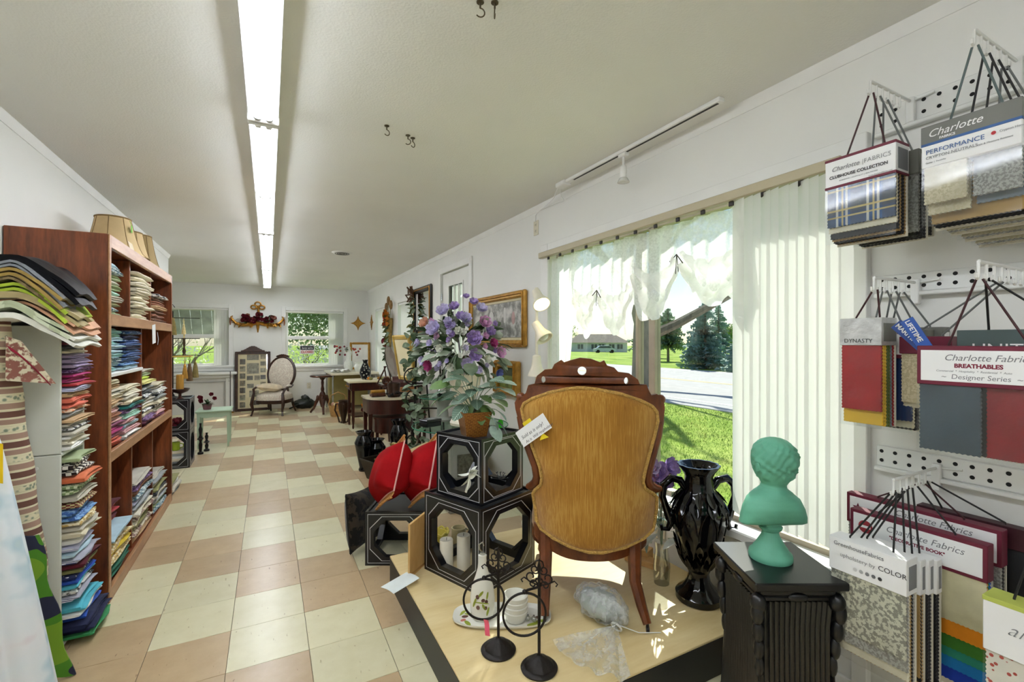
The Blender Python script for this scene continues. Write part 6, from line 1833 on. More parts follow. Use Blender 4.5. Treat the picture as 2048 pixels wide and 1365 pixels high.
# red pillows with gold fringe
REDV, N, L, b_ = newmat('red velvet'); v = coords(N, L)
L.new(ramp(N, L, noise(N, L, v, 9, 4), [(.3, '#8a060c'), (.7, '#ab0c14')]), b_.inputs['Base Color']); b_.inputs['Roughness'].default_value = .8; b_.inputs['Specular IOR Level'].default_value = .15
FRG = mat('gold fringe', '#c08a4a', .7, 0, .25, 60)
PIP = mat('pink piping', '#e0a79a', .7)
def fringe_pillow(loc, rot, sz, lab):
    t = thing('fringed_pillow', lab, 'pillow', loc, rot=rot, group='red fringed pillows on the low cube')
    pillow(MB(), sz, sz, .21, n=20).build('cover', REDV, t)
    h_ = sz / 2
    pts = []
    for (a, b) in (((-1, -1), (1, -1)), ((1, -1), (1, 1)), ((1, 1), (-1, 1)), ((-1, 1), (-1, -1))):
        for k in range(8):
            u = k / 8; x = a[0] + (b[0] - a[0]) * u; y = a[1] + (b[1] - a[1]) * u
            pts.append((x * h_, y * h_ * (1 - .09 * (1 - x * x)), 0))
    MB().tube(pts, .005, 6, True).build('piping', PIP, t)
    for sy in (-1, 1):
        for k in range(22):
            x = -.95 + 1.9 * k / 21
            y = sy * h_ * (1 - .09 * (1 - x * x))
            f_ = MB().tube([(x * h_, y, 0), (x * h_, y + sy * .012, .004), (x * h_ + .003, y + sy * .03, -.004)], .003, 5)
            f_.ell((x * h_ + .003, y + sy * .038, -.006), (.007, .007, .009), 6, 5)
            f_.build('fringe', FRG, t)
    return t
ez = PZ
def orient(e1, e2):
    e1 = Vector(e1).normalized(); e2 = Vector(e2); e2 = (e2 - e1 * e2.dot(e1)).normalized(); n_ = e1.cross(e2)
    return Matrix((e1, e2, n_)).transposed().to_euler()
_a = (VV * .86 - VR * .36).normalized(); _b = (Vector((0, 0, .93)) + VR * .36).normalized()
_pe = orient(_a * math.cos(.6) - _b * math.sin(.6), _b * math.cos(.6) + _a * math.sin(.6))
fringe_pillow((.655, 2.80, .525), _pe, .30, 'red velvet pillow with gold fringe at the corner of the low cube')
fringe_pillow((.84, 2.745, .525), _pe, .30, 'red velvet pillow with gold fringe tucked against the large cube')
dk = thing('black_cushion', 'black cushion with faint print leaning behind the low cube', 'cushion', (.545, 3.08, .19), rot=(math.radians(82), math.radians(4), math.radians(48)))
pillow(MB(), .36, .36, .10, n=14).build('cover', fabric('black print', '#15120f', '#3a3226', 'print', 18), dk)
MB().tube([(x * .178, y * .17, 0) for x, y in ((-1, -1), (0, -.92), (1, -1), (1, 0), (1, 1), (0, .92), (-1, 1), (-1, 0))], .005, 6, True).build('piping', mat('black piping', '#0e0d0c', .7), dk)

# ---- gold velvet chair, seen from behind
CH = wood('carved walnut', '#4a220c', '#7c411b', .35, (4, 4, 2))
m_, N, L, b_ = newmat('gold velvet'); v = coords(N, L, (55, 55, 2.2))
n1 = noise(N, L, v, 4, 5, .65); n2 = noise(N, L, coords(N, L), 5, 3)
ma = N.new('ShaderNodeMath'); ma.operation = 'MULTIPLY_ADD'; L.new(n2, ma.inputs[0]); ma.inputs[1].default_value = .7; L.new(n1, ma.inputs[2])
L.new(ramp(N, L, ma.outputs[0], [(.5, '#8c5c17'), (.85, '#a97726'), (1.2, '#bd9140')]), b_.inputs['Base Color'])
b_.inputs['Roughness'].default_value = .75; b_.inputs['Sheen Weight'].default_value = .45; b_.inputs['Specular IOR Level'].default_value = .2
bump(N, L, b_, n1, .15)
VEL = m_
GIMP = mat('gold gimp braid', '#c29a4e', .7, 0, .25, 120, .8, 200)
cc = thing('velvet_chair', 'gold velvet parlour chair with carved walnut frame, its back to the room', 'chair', (1.19, 1.56, PZ), -.62)
sx_c, sz_c = .00207, .00203
def cxz(px, py): return ((px - 1180) * sx_c, 1.317 - (py - 682.5) * sz_c - PZ)
rows = [(779, 1158, 1170), (782, 1135, 1195), (786, 1117, 1216), (792, 1095, 1245), (805, 1062, 1282), (818, 1042, 1306), (830, 1037, 1316), (850, 1041, 1318), (880, 1050, 1311), (910, 1061, 1302), (950, 1077, 1291), (975, 1081, 1287), (990, 1079, 1292), (1004, 1066, 1310), (1014, 1061, 1319), (1041, 1065, 1319), (1075, 1069, 1316), (1088, 1078, 1312), (1100, 1105, 1290), (1110, 1140, 1250), (1117, 1178, 1205)]
def cy(x, z):
    w = 1.0 + .9 * max(0, min(1, (.62 - z) / .25))
    return .85 * x * x * w
def rowat(t_):
    for a, b in zip(rows, rows[1:]):
        if a[0] <= t_ <= b[0]:
            k = (t_ - a[0]) / (b[0] - a[0]); return a[1] + (b[1] - a[1]) * k, a[2] + (b[2] - a[2]) * k
    return rows[-1][1:]
def backpt(u, v_):
    py = 779 + (1117 - 779) * v_
    l, r_ = rowat(py)
    x, z = cxz(l + (r_ - l) * u, py)
    puff = .022 * max(0, (1 - (2 * u - 1) ** 6)) * max(0, 1 - (2 * v_ - 1) ** 8) ** .5
    return (x, cy(x, z) - puff, z)
MB().grid(backpt, 30, 60).build('back_upholstery', VEL, cc)
gp_ = [cxz(r_[1], r_[0]) for r_ in rows] ; gq_ = [cxz(r_[2], r_[0]) for r_ in rows]
loop = gp_ + gq_[::-1]
MB().tube([(x, cy(x, z) - .006, z) for x, z in loop], .0075, 8, True).build('gimp_braid', GIMP, cc)
up_ = [(1041, 852), (1028, 850), (1023, 832), (1021, 818), (1029, 804), (1040, 803), (1047, 794), (1052, 778), (1066, 774), (1071, 757), (1088, 743), (1103, 741), (1108, 731), (1122, 722), (1128, 727), (1142, 722), (1160, 717), (1182, 719), (1200, 726), (1208, 722), (1214, 733), (1228, 737), (1236, 746), (1258, 749), (1276, 762), (1280, 772), (1294, 773), (1299, 786), (1304, 795), (1316, 793), (1329, 805), (1333, 822), (1330, 850), (1320, 853)]
lo_ = [(1319, 830), (1308, 817), (1282, 804), (1245, 791), (1205, 783), (1163, 778), (1125, 783), (1095, 791), (1062, 804), (1042, 817), (1037, 830)]
def circ(cx_, cy_, rx, ry, n=12): return [cxz(cx_ + rx * math.cos(i * 2 * PI / n), cy_ + ry * math.sin(i * 2 * PI / n)) for i in range(n)]
b = MB().prism([cxz(*p) for p in up_ + lo_], -.014, .014, [circ(1164, 744, 9, 9), circ(1085, 764, 4.5, 7), circ(1252, 764, 4.5, 7)], R(PI / 2, 'X'))
b.v = [(x, y + cy(x, z) + .004, z) for x, y, z in b.v]
b.build('crest_rail', CH, cc)
for sgn, sd_ in ((-1, [(1033, 848), (1040, 880), (1051, 912), (1067, 952), (1071, 975), (1068, 990), (1057, 1001), (1048, 1003)]), (1, [(1325, 848), (1320, 880), (1311, 912), (1300, 952), (1297, 972), (1303, 988), (1316, 997), (1328, 999)])):
    pts = []
    for p in sd_:
        x, z = cxz(*p); pts.append((x, cy(x, z) + .012, z))
    MB().tube(pts, [.017, .018, .018, .018, .02, .022, .02, .012], 10).build('side_stile', CH, cc)
    MB().ell((sgn * .30, cy(.3, 1.0) + .01, cxz(0, 806)[1]), (.022, .02, .022), 12, 8).build('scroll_ear', CH, cc)
# lower rail follows the barrel back
def railpt(u, v_):
    x = -.245 + .49 * u
    py_ = rows[-1][0]
    z = .285 + .06 * (2 * u - 1) ** 2 - .062 * v_ - .006 * math.sin(u * 9) * v_
    return (x, cy(x, .3) + .012, z + .004)
MB().slab(railpt, 24, 4, -.03).build('back_rail', CH, cc)
for sgn, x0, x1 in ((-1, -.19, -.185), (1, .19, .225)):
    MB().tube([(x0, cy(x0, .3) + .03, .34), (x0 * 1.0, cy(x0, .3) + .015, .26), (x0 * .98, .02, .16), ((x0 + x1) / 2, -.02, .08), (x1, -.055, .028)], [.03, .03, .024, .021, .017], 8).build('leg', CH, cc)
    MB().tube([(x1, -.057, .03), (x1, -.062, .016)], .006, 6).lathe([(.012, -.006), (.012, .006)], 12, M=T(x1, -.062, .012) @ R(PI / 2, 'Y')).build('castor', BLACKM, cc)
    MB().tube([(sgn * .235, .52, .3), (sgn * .25, .55, .2), (sgn * .235, .54, .1), (sgn * .245, .57, .02)], [.026, .03, .018, .02], 8).build('leg', CH, cc)
def seatpt(b, z0, z1, puff): return pad(b, .27, .25, z0, z1, puff, M=T(0, .33, 0))
seatpt(MB(), .24, .30, 0).build('seat_rail', CH, cc)
seatpt(MB(), .30, .37, .05).build('seat', VEL, cc)
def innerpt(u, v_):
    x, y, z = backpt(u, v_ * .93 + .03)
    return (x * .95, cy(x, z) + .05 + .02 * math.sin(PI * u), z)
MB().grid(innerpt, 20, 30).build('back_cushion', VEL, cc)
# card pinned on the chair
cd_ = thing('price_card', 'white card with handwriting pinned on the gold velvet chair', 'card', (0, 0, 0), rz=0)
x0, z0 = cxz(1065, 870)
Mc = Matrix.Translation(cc.location) @ R(-.62) @ T(x0, cy(x0, z0) - .046, z0) @ R(-.40) @ R(PI / 2, 'X') @ R(math.radians(36))
cd_.matrix_world = Mc
MB().cbox(-.083, .083, -.036, .036, 0, .0012, .0004).build('card', PAPER, cd_)
text('Sold as is only!', .021, mat('pencil ink', '#4a4a50', .8), cd_, T(-.068, -.006, .0013), shear=.2, th=.0002)
text('As is  Will reupholster', .017, mat('pencil ink', '#4a4a50'), cd_, T(-.06, -.029, .0013), shear=.2, th=.0002)
MB().prism([(-.01, -.012), (.035, -.012), (.035, .012), (-.01, .012)], -.003, -.002, M=T(-.02, .04, 0)).prism([(0, 0), (.045, -.01), (.03, .02)], -.003, -.002, M=T(.0, -.05, 0)).build('yellow_tag', mat('yellow tag paper', '#e6cf1e', .6), cd_)

# ---- serving set: tray, bottle, bowls
CER = mat('white stoneware', '#e9e8dd', .22, var=.03)
OLV = mat('olive brown paint', '#6a4a40', .3); OLG = mat('leaf green paint', '#9aa83a', .35); OLR = mat('pink paint', '#c97a6a', .35)
ty = thing('serving_tray', 'white oval ceramic tray painted with olives', 'tray', (.866, 1.735, PZ), -.485)
def trayring(k, z): return [(p[0] * k, p[1] * k, z) for p in rr_(.205, .088, 48, 3)]
v = []; f = []
for k, z in ((.88, 0), (1, .012), (1.0, .018), (.95, .015), (.86, .006)): v += trayring(k, z)
for j in range(4):
    for i in range(48): f.append((j * 48 + i, j * 48 + (i + 1) % 48, (j + 1) * 48 + (i + 1) % 48, (j + 1) * 48 + i))
f += [tuple(range(47, -1, -1)), tuple(range(192, 240))]
MB().add(v, f).build('dish', CER, ty)
def ellp(rx, ry, n=14): return [(rx * math.cos(i * 2 * PI / n), ry * math.sin(i * 2 * PI / n)) for i in range(n)]
for x, y, rx, ry, a, m_ in ((-.155, .0, .014, .009, .2, OLV), (-.16, -.025, .012, .008, .6, OLR), (-.175, .02, .03, .009, .9, OLG), (-.13, .015, .03, .008, -.2, OLG), (-.14, -.045, .02, .009, -.9, OLG), (.15, -.005, .014, .009, .3, OLV), (.165, -.03, .026, .009, .2, OLG), (.13, -.05, .03, .009, .4, OLG), (.175, .02, .012, .009, 0, OLV)):
    MB().prism(ellp(rx, ry), .0062, .0068, M=T(x, y, 0) @ R(a)).build('painted_olive', m_, ty)
bo = thing('oil_bottle', 'white ceramic oil bottle painted with olive branches', 'bottle', (.79, 1.765, PZ + .007), -.485)
MB().lathe([(.038, 0), (.046, .008), (.05, .04), (.051, .09), (.045, .135), (.03, .175), (.02, .21), (.0165, .25), (.018, .262), (.013, .265)], 32, sy=.75).build('body', CER, bo)
MB().lathe([(.012, .262), (.011, .27), (.013, .275)], 14).tube([(0, 0, .272), (-.012, 0, .285), (-.014, 0, .305), (0, 0, .315), (.006, 0, .30)], .004, 6).build('pourer', glass('clear stopper', '#eef2f0', .35), bo)
def onbody(x, z, rx, rz, a, m_, nm='painted_olive'):
    r_ = .05 if z < .13 else .035
    y = -.75 * math.sqrt(max(0, r_ * r_ - x * x)) - .0006
    MB().prism(ellp(rx, rz), 0, .001, M=T(x, y + .0006, z) @ R(math.asin(max(-1, min(1, x / r_))) * .9) @ R(PI / 2, 'X') @ R(a)).build(nm, m_, bo)
for x, z, rx, rz, a, m_ in ((-.018, .105, .008, .009, 0, OLV), (.005, .092, .008, .007, .3, OLV), (-.016, .062, .008, .009, 0, OLV), (.018, .085, .007, .009, 0, OLV), (.016, .06, .006, .008, 0, OLV), (-.03, .08, .022, .005, 1.2, OLG), (-.004, .118, .016, .005, .9, OLG), (.022, .11, .016, .004, 1.4, OLG), (.008, .065, .014, .005, -1.1, OLG), (.024, .045, .018, .005, 1.3, OLG), (0, .082, .03, .0025, -.1, OLG)):
    onbody(x, z, rx, rz, a, m_)
for i in range(4):
    t = thing('ramekin', 'white ramekin, %s of the stack of four on the tray' % ('bottom one', 'second from the bottom', 'third from the bottom', 'top one')[i], 'bowl', (.907, 1.69, PZ + .007 + i * .021), group='stacked ramekins on the tray')
    MB().lathe([(.036, 0), (.042, .006), (.049, .03), (.0495, .043), (.046, .044), (.043, .03), (.034, .008), (0, .006)], 32, cap=False).lathe([(0, 0), (.036, 0)], 32, cap=False).build('bowl', CER, t)
    MB().tube([(.0495 * math.cos(a), .0495 * math.sin(a), .041) for a in [k * PI / 16 for k in range(32)]], .0022, 6, True).build('rim', CER, t)
for i, (x, y, lab) in enumerate(((.945, 1.655, 'tiny clear glass marble lying on the tray beside the ramekins'), (.965, 1.64, 'second clear glass marble by the painted olives of the tray'))):
    t = thing('glass_marble', lab, 'marble', (x, y, PZ + .008))
    MB().ell((0, 0, .011), (.012, .012, .011), 10, 8).build('ball', glass('clear stopper', '#eef2f0', .35), t)
    MB().tube([(0, 0, .02), (0, 0, .026)], .004, 8).build('stem', CHROME, t)
# ---- wrought iron towel ring stands
IRON = mat('dark iron', '#17100d', .5, .3, .15, 30, .2, 60)
def towel_stand(loc, rz, h, ring_rz, lab):
    t = thing('ring_stand', lab, 'towel stand', loc, rz, 'iron ring stands on the platform')
    MB().lathe([(.064, 0), (.066, .006), (.06, .012), (.052, .014), (.045, .024), (.025, .038), (.012, .044), (.008, .05)], 40, fl=lambda a, z: 1 + (.03 * math.sin(a * 10) if .012 < z < .042 else 0)).build('base', IRON, t)
    MB().tube([(0, 0, .04), (0, 0, h)], .0055, 10).build('pole', IRON, t)
    c_ = Vector((-.045, -.035, h - .10)); d_ = Vector((math.cos(ring_rz), math.sin(ring_rz), 0))
    R_ = .075
    kn = c_ + Vector((0, 0, R_ + .004))
    MB().tube([tuple(c_ + d_ * R_ * math.cos(a) + Vector((0, 0, R_ * math.sin(a)))) for a in [i * PI / 20 for i in range(40)]], .0042, 8, True).build('ring', IRON, t)
    MB().tube([(0, 0, h - .015), tuple(kn + Vector((.01, .01, .003))), tuple(kn)], .0045, 7).ell(kn, .0085, 8, 6).build('ring_bracket', IRON, t)
    MB().prism([(0, h - .01), (.006, h + .015), (.003, h + .03), (.008, h + .05), (0, h + .085), (-.008, h + .05), (-.003, h + .03), (-.006, h + .015)], -.004, .004, M=R(PI / 2, 'X')).build('spear', IRON, t)
    def spiral(cx, cz, r0, a0, a1, sgn, n=18): return [(cx + sgn * r0 * (1 - .62 * i / n) * math.cos(a0 + (a1 - a0) * i / n), 0, cz + r0 * (1 - .62 * i / n) * math.sin(a0 + (a1 - a0) * i / n)) for i in range(n + 1)]
    for s_ in (-1, 1):
        MB().tube(spiral(s_ * .016, h + .045, .016, -2.4, 4.2, s_), .0026, 6).build('scroll', IRON, t)
        MB().tube(spiral(s_ * .03, h + .018, .022, -3.0, 3.6, s_), .0028, 6).build('scroll', IRON, t)
        MB().tube(spiral(s_ * .022, h - .008, .016, 3.4, -3.2, s_), .0026, 6).build('scroll', IRON, t)
        MB().tube([(s_ * .003, 0, h - .01), (s_ * .03, 0, h - .002), (s_ * .055, 0, h + .012), (s_ * .066, 0, h + .002), (s_ * .06, 0, h - .006)], .0026, 6).build('scroll', IRON, t)
        MB().tube([(0, 0, h + .08), (s_ * .012, 0, h + .075), (s_ * .016, 0, h + .06), (s_ * .008, 0, h + .05)], .0026, 6).build('scroll', IRON, t)
    return t
t1 = towel_stand((.763, 1.559, PZ), -.75, .305, .35, 'iron ring stand with pink flagging tape beside the oil bottle')
towel_stand((.849, 1.406, PZ), -.75, .305, .35, 'iron ring stand with empty ring next to the plastic bag')
pt = MB().slab(lambda u, v_: (-.045 + .018 * u + .008 * v_, -.04 + .004 * math.sin(v_ * 5), .133 - .055 * v_), 5, 8, .001)
tag(pt.build('pink_tape', mat('pink flagging tape', '#f0607c', .4), loc=(.763, 1.559, PZ), rz=-.75), 'strip of pink flagging tape tied on the ring of a stand', 'tape')

# ---- clear plastic bag tied with string
BAGM, N, L, b_ = newmat('clear plastic film')
out = N['Material Output']; v = coords(N, L)
tr = N.new('ShaderNodeBsdfTransparent'); tr.inputs['Color'].default_value = (.93, .95, .94, 1)
b_.inputs['Base Color'].default_value = (.85, .87, .86, 1); b_.inputs['Roughness'].default_value = .18; b_.inputs['Specular IOR Level'].default_value = .8
nz = noise(N, L, v, 22, 4, .6); bump(N, L, b_, nz, .9, .02)
mr_ = N.new('ShaderNodeMapRange'); mr_.inputs['To Min'].default_value = .12; mr_.inputs['To Max'].default_value = .6; mr_.inputs['From Min'].default_value = .35; mr_.inputs['From Max'].default_value = .75; L.new(nz, mr_.inputs['Value'])
mx = N.new('ShaderNodeMixShader'); L.new(mr_.outputs[0], mx.inputs[0]); L.new(tr.outputs[0], mx.inputs[1]); L.new(b_.outputs[0], mx.inputs[2]); L.new(mx.outputs[0], out.inputs['Surface'])
pb = thing('plastic_bag', 'clear plastic bag with grey contents tied with white string under the chair', 'plastic bag', (1.219, 1.427, PZ), 1.94)
wr_ = lambda q: 1 + .07 * math.sin(q.x * 7 + q.z * 5) * math.sin(q.y * 6) + .04 * math.sin(q.x * 17 + q.y * 13) + (.18 * max(0, -q.x) ** 3)
Mb_ = T(.105, -.055, .066) @ R(-.35)
MB().ell((0, 0, 0), (.125, .088, .064), 40, 24, Mb_, d=wr_).build('bag', BAGM, pb)
MB().ell((.005, 0, -.008), (.10, .07, .05), 22, 14, Mb_, d=lambda q: 1 + .08 * math.sin(q.x * 9 + q.y * 4)).build('contents', mat('grey foam filling', '#a9b0a8', .9, 0, .2, 12, .4, 30), pb)
def neckpt(u, v_):
    a = 2 * PI * u; r_ = .012 + .05 * v_ ** 1.5 + .006 * math.sin(a * 7) * v_
    c_ = Vector((0, 0, .026)).lerp(Vector((.03, -.035, .06)), v_)
    return (c_.x + r_ * math.cos(a), c_.y + r_ * math.sin(a) * .4, max(.004, c_.z + r_ * math.sin(a)))
MB().grid(neckpt, 24, 6, closed_u=True).build('gathered_neck', BAGM, pb)
def skirt(u, v_):
    a = 1.62 - .62 + 1.24 * u
    r_ = .006 + .265 * v_
    return (r_ * math.cos(a), r_ * math.sin(a), .026 * (1 - v_) + .006 + .02 * v_ ** .6 * abs(math.sin(u * 13 + 1)) + .007 * math.sin(u * 29 + 3 * v_) * v_ + .004)
MB().grid(skirt, 48, 20).build('bag_mouth', BAGM, pb)
MB().tube([(.02 * math.cos(a), .012 * math.sin(a), .03 + .02 * math.sin(a)) for a in [i * PI / 6 for i in range(12)]], .004, 6, True).tube([(0, 0, .04), (-.07, -.05, .012), (-.13, -.12, .004)], .0018, 5).tube([(0, .01, .04), (.05, .06, .012), (.06, .14, .004)], .0018, 5).build('string', PAPER, pb)

# ---- black urn vase with handles
VBK = mat('black gloss ceramic', '#08080a', .1, 0, .2)
bu = thing('ornate_vase', 'tall glossy black ceramic urn with scroll handles and leaf relief', 'vase', (1.715, 1.452, PZ), -.485)
prof = [(.09, 0), (.099, .006), (.1, .03), (.09, .042), (.07, .055), (.05, .085), (.043, .12), (.05, .135), (.072, .19), (.097, .275), (.113, .35), (.112, .40), (.1, .45), (.075, .485), (.064, .5), (.06, .555), (.068, .572), (.088, .60), (.09, .607), (.08, .607), (.055, .58), (.05, .5)]
MB().lathe(prof, 60, fl=lambda a, z: 1 + (.02 * math.sin(a * 16) if .05 < z < .12 or .5 < z < .555 else (.03 * math.sin(a * 12) if z > .59 else 0))).build('body', VBK, bu)
for s_ in (-1, 1):
    MB().tube([(s_ * .062, 0, .50), (s_ * .085, 0, .535), (s_ * .125, 0, .545), (s_ * .158, 0, .515), (s_ * .165, 0, .465), (s_ * .15, 0, .42), (s_ * .135, 0, .38), (s_ * .125, 0, .345), (s_ * .14, 0, .315), (s_ * .165, 0, .315), (s_ * .17, 0, .335)], [.016, .018, .018, .017, .016, .016, .02, .017, .012, .009, .007], 10).build('handle', VBK, bu)
    MB().ell((s_ * .125, 0, .375), (.028, .02, .035), 10, 8).build('handle_leaf', VBK, bu)
def rad(z):
    for (r0, z0), (r1, z1) in zip(prof, prof[1:]):
        if z0 <= z <= z1: return r0 + (r1 - r0) * (z - z0) / max(1e-6, z1 - z0)
    return .05
for n_l, zb, ln, up in ((12, .465, .08, -1), (12, .495, .06, -1), (14, .145, .075, 1), (14, .175, .07, 1), (10, .215, .075, 1)):
    for i in range(n_l):
        a = 2 * PI * (i + (zb * 37 % 1)) / n_l
        r_ = rad(zb) + .001; r2 = rad(zb + up * ln * .8) + .006
        p = Vector((r_ * math.cos(a), r_ * math.sin(a), zb)); q = Vector((r2 * math.cos(a), r2 * math.sin(a), zb + up * ln))
        dq = (q - p).normalized(); on = Vector((math.cos(a), math.sin(a), 0)); side = on.cross(dq).normalized(); nn = dq.cross(side).normalized()
        if nn.dot(on) < 0: nn = -nn; side = -side
        o = place('relief_leaf', leaf_mesh(.07, .034, VBK, -.18, .45, 'r'), bu, p)
        Mo = Matrix((dq, side, nn)).transposed(); o.rotation_euler = Mo.to_euler()
for i in range(8):
    a = 2 * PI * i / 8
    pts = []
    for k in range(11):
        aa = a + (k / 10 - .5) * 2 * PI / 8; z = .30 + .12 * math.sin(PI * k / 10) ** .6
        r_ = rad(z) + .002; pts.append((r_ * math.cos(aa), r_ * math.sin(aa), z))
    MB().tube(pts, .004, 6).build('relief_arch', VBK, bu)
ir = thing('silk_iris', 'violet silk iris sprays with white foliage behind the black urn', 'flowers', (1.67, 1.63, PZ))
MB().lathe([(.035, 0), (.04, .08), (.03, .16), (.034, .2)], 18).build('glass_vase', glass('clear stopper', '#eef2f0', .35), ir)
for i, (px, py, m_, r_) in enumerate(((1345, 945, FPUR, .06), (1365, 935, FPUR, .05), (1325, 950, FPNK, .045), (1352, 962, FPUR, .055), (1335, 935, FLAV, .045))):
    q = VR * ((px - 1362) * .00235); p = Vector((q.x - .02, q.y - .05, 1.317 - (py - 682.5) * .00235 - PZ))
    put(ir, 'iris', rose_mesh(r_, m_, (3, 6)), p, -VV + Vector((0, 0, .5)) + VR * rg.uniform(-.6, .6), rg.uniform(0, 6))
    MB().tube([(0, 0, .18), tuple((p + Vector((0, 0, .2))) / 2), tuple(p)], .003, 5).build('stem', LG, ir)
for i in range(34): put(ir, 'leaf', leaf_mesh(.11, .03, (FWHT, VL2)[i % 2]), (rg.uniform(-.05, .05), rg.uniform(-.05, .05), rg.uniform(.2, .42)), VR * rg.uniform(-1, 1) - VV * rg.uniform(-.2, .8) + Vector((0, 0, rg.uniform(-.3, .8))), rg.uniform(-1, 1))
for i, (x, y, w, d, h, lab) in enumerate(((1.74, 1.80, .22, .07, .03, 'wide pine block on the platform by the window wall'), (1.76, 1.88, .13, .07, .06, 'thicker pine block behind the wide one'))):
    tag(MB().cbox(-w / 2, w / 2, -d / 2, d / 2, 0, h, .002).build('pine_block', wood('pine block', '#c89a5c', '#e0b67a', .6, (.8, 5, 5)), loc=(x, y, PZ), rz=-1.2), lab, 'block', 'pine blocks on the platform')

# ---- fluted black pedestal and green bust
PED = mat('black pedestal paint', '#0e0f12', .3, 0, .15)
pe = thing('fluted_pedestal', 'black fluted pedestal with acanthus corners in front of the window', 'pedestal', (1.462, .935, 0), -.485)
def sqf(hw, nf, dp):
    o = []
    cs_ = [(-1, -1), (1, -1), (1, 1), (-1, 1)]
    for k in range(4):
        a, b = cs_[k], cs_[(k + 1) % 4]
        nx, ny = (a[0] + b[0]) / 2, (a[1] + b[1]) / 2
        m = nf * 4
        for i in range(m):
            u = i / m
            w = .10 + .8 * u if True else u
            q = abs(math.sin(PI * nf * u)) * dp if .03 < u < .97 else 0
            o.append((hw * (a[0] + (b[0] - a[0]) * u) - nx * q, hw * (a[1] + (b[1] - a[1]) * u) - ny * q))
    return o
v = []; f = []; lv = [(.13, .07), (.122, .12), (.115, .3), (.115, .45), (.12, .53)]
n = len(sqf(.1, 15, .008))
for hw, z in lv: v += [(x, y, z) for x, y in sqf(hw, 15, .0075)]
for j in range(len(lv) - 1):
    for i in range(n): f.append((j * n + i, j * n + (i + 1) % n, (j + 1) * n + (i + 1) % n, (j + 1) * n + i))
MB().add(v, f).build('column', PED, pe)
MB().cbox(-.14, .14, -.145, .145, .575, .60, .004).build('top', PED, pe)
MB().cbox(-.122, .122, -.122, .122, .545, .575, .01).cbox(-.115, .115, -.115, .115, .53, .546, .004).build('capital', PED, pe)
MB().cbox(-.15, .15, -.15, .15, 0, .04, .006).cbox(-.135, .135, -.135, .135, .04, .075, .012).build('base', PED, pe)
for sx in (-1, 1):
    for sy in (-1, 1):
        for k in range(4):
            MB().ell((sx * (.123 - .004 * k), sy * (.123 - .004 * k), .50 - .055 * k), (.019 - .002 * k, .019 - .002 * k, .034), 10, 8).build('acanthus_leaf', PED, pe)
        MB().ell((sx * .118, sy * .118, .53), (.024, .024, .03), 10, 8).build('corner_scroll', PED, pe)
for k in range(4):
    MB().ell((0, -.122, .548), (.03, .01, .014), 10, 6, R(k * PI / 2)).build('rosette', PED, pe)

BG = mat('verdigris green paint', '#62ab8e', .55, 0, .12, 9, .12, 40)
bu2 = thing('green_bust', 'sea green painted bust of a child with curly hair, seen from behind', 'bust', (1.468, .955, .60), -.485)
MB().lathe([(.064, 0), (.066, .006), (.064, .02), (.054, .03), (.052, .036), (.045, .045), (.028, .075), (.024, .09), (.034, .098), (.036, .106), (.03, .112), (.03, .122)], 36).build('socle', BG, bu2)
rings = [(.118, 0, 0, .028, .026), (.126, 0, 0, .06, .038), (.132, .004, .0, .098, .05), (.142, .008, 0, .108, .056), (.16, .01, 0, .107, .062), (.178, .01, 0, .1, .064), (.198, .01, .002, .084, .06), (.212, .011, .003, .062, .053), (.222, .012, .003, .05, .048), (.232, .012, .004, .04, .042), (.244, .013, .004, .037, .04), (.256, .014, .005, .043, .048), (.27, .015, .007, .054, .06), (.286, .016, .009, .061, .069), (.304, .017, .01, .066, .075), (.322, .018, .01, .068, .078), (.34, .018, .01, .067, .077), (.358, .018, .009, .062, .071), (.374, .018, .008, .052, .06), (.386, .018, .008, .038, .044), (.394, .018, .008, .02, .024), (.397, .018, .008, .004, .005)]
dense = []
for a, b in zip(rings, rings[1:]):
    for k in range(3): dense.append(tuple(a[i] + (b[i] - a[i]) * k / 3 for i in range(5)))
dense.append(rings[-1])
nb = 72; v = []; f = []
for (z, cx_, cy_, rx, ry) in dense:
    for i in range(nb):
        a = 2 * PI * i / nb
        k = 1.0
        face = max(0, math.sin(a - .35))          # the face looks away from the camera, a little to the right
        if z > .262:
            hair = 1 - (1 if (face > .55 and z < .345) else 0)
            k += hair * (.05 * math.sin(a * 8 + z * 150 + 2 * math.sin(z * 90 + a)) + .035 * math.sin(a * 17 - z * 190 + 1.5 * math.sin(a * 3)) + .015)
            if not hair:
                d_ = abs(((a - .35 - PI / 2) + PI) % (2 * PI) - PI)
                k += .16 * math.exp(-(d_ / .12) ** 2) * math.exp(-((z - .303) / .012) ** 2) + .05 * math.exp(-(d_ / .25) ** 2) * math.exp(-((z - .278) / .008) ** 2) - .05 * math.exp(-((d_ - .33) / .12) ** 2) * math.exp(-((z - .318) / .008) ** 2)
        elif .206 < z < .232:
            k += .05 + .02 * math.sin(a * 5 + z * 300)
        elif z < .2:
            k += .012 * math.sin(a * 4 + z * 70)
        drop = -.028 * (abs(math.cos(a)) ** 2) * max(0, 1 - abs(z - .15) / .05) if z < .2 else 0
        v.append((cx_ + rx * k * math.cos(a), cy_ + ry * k * math.sin(a), z + drop))
for j in range(len(dense) - 1):
    for i in range(nb): f.append((j * nb + i, j * nb + (i + 1) % nb, (j + 1) * nb + (i + 1) % nb, (j + 1) * nb + i))
f += [tuple(range(nb - 1, -1, -1)), tuple((len(dense) - 1) * nb + i for i in range(nb))]
MB().add(v, f).build('figure', BG, bu2, ang=70)
for s_ in (-1, 1):
    a = .35 + PI / 2 + s_ * 1.5
    MB().ell((.017 + .066 * math.cos(a), .01 + .072 * math.sin(a), .303), (.008, .012, .018), 8, 6).build('ear', BG, bu2)

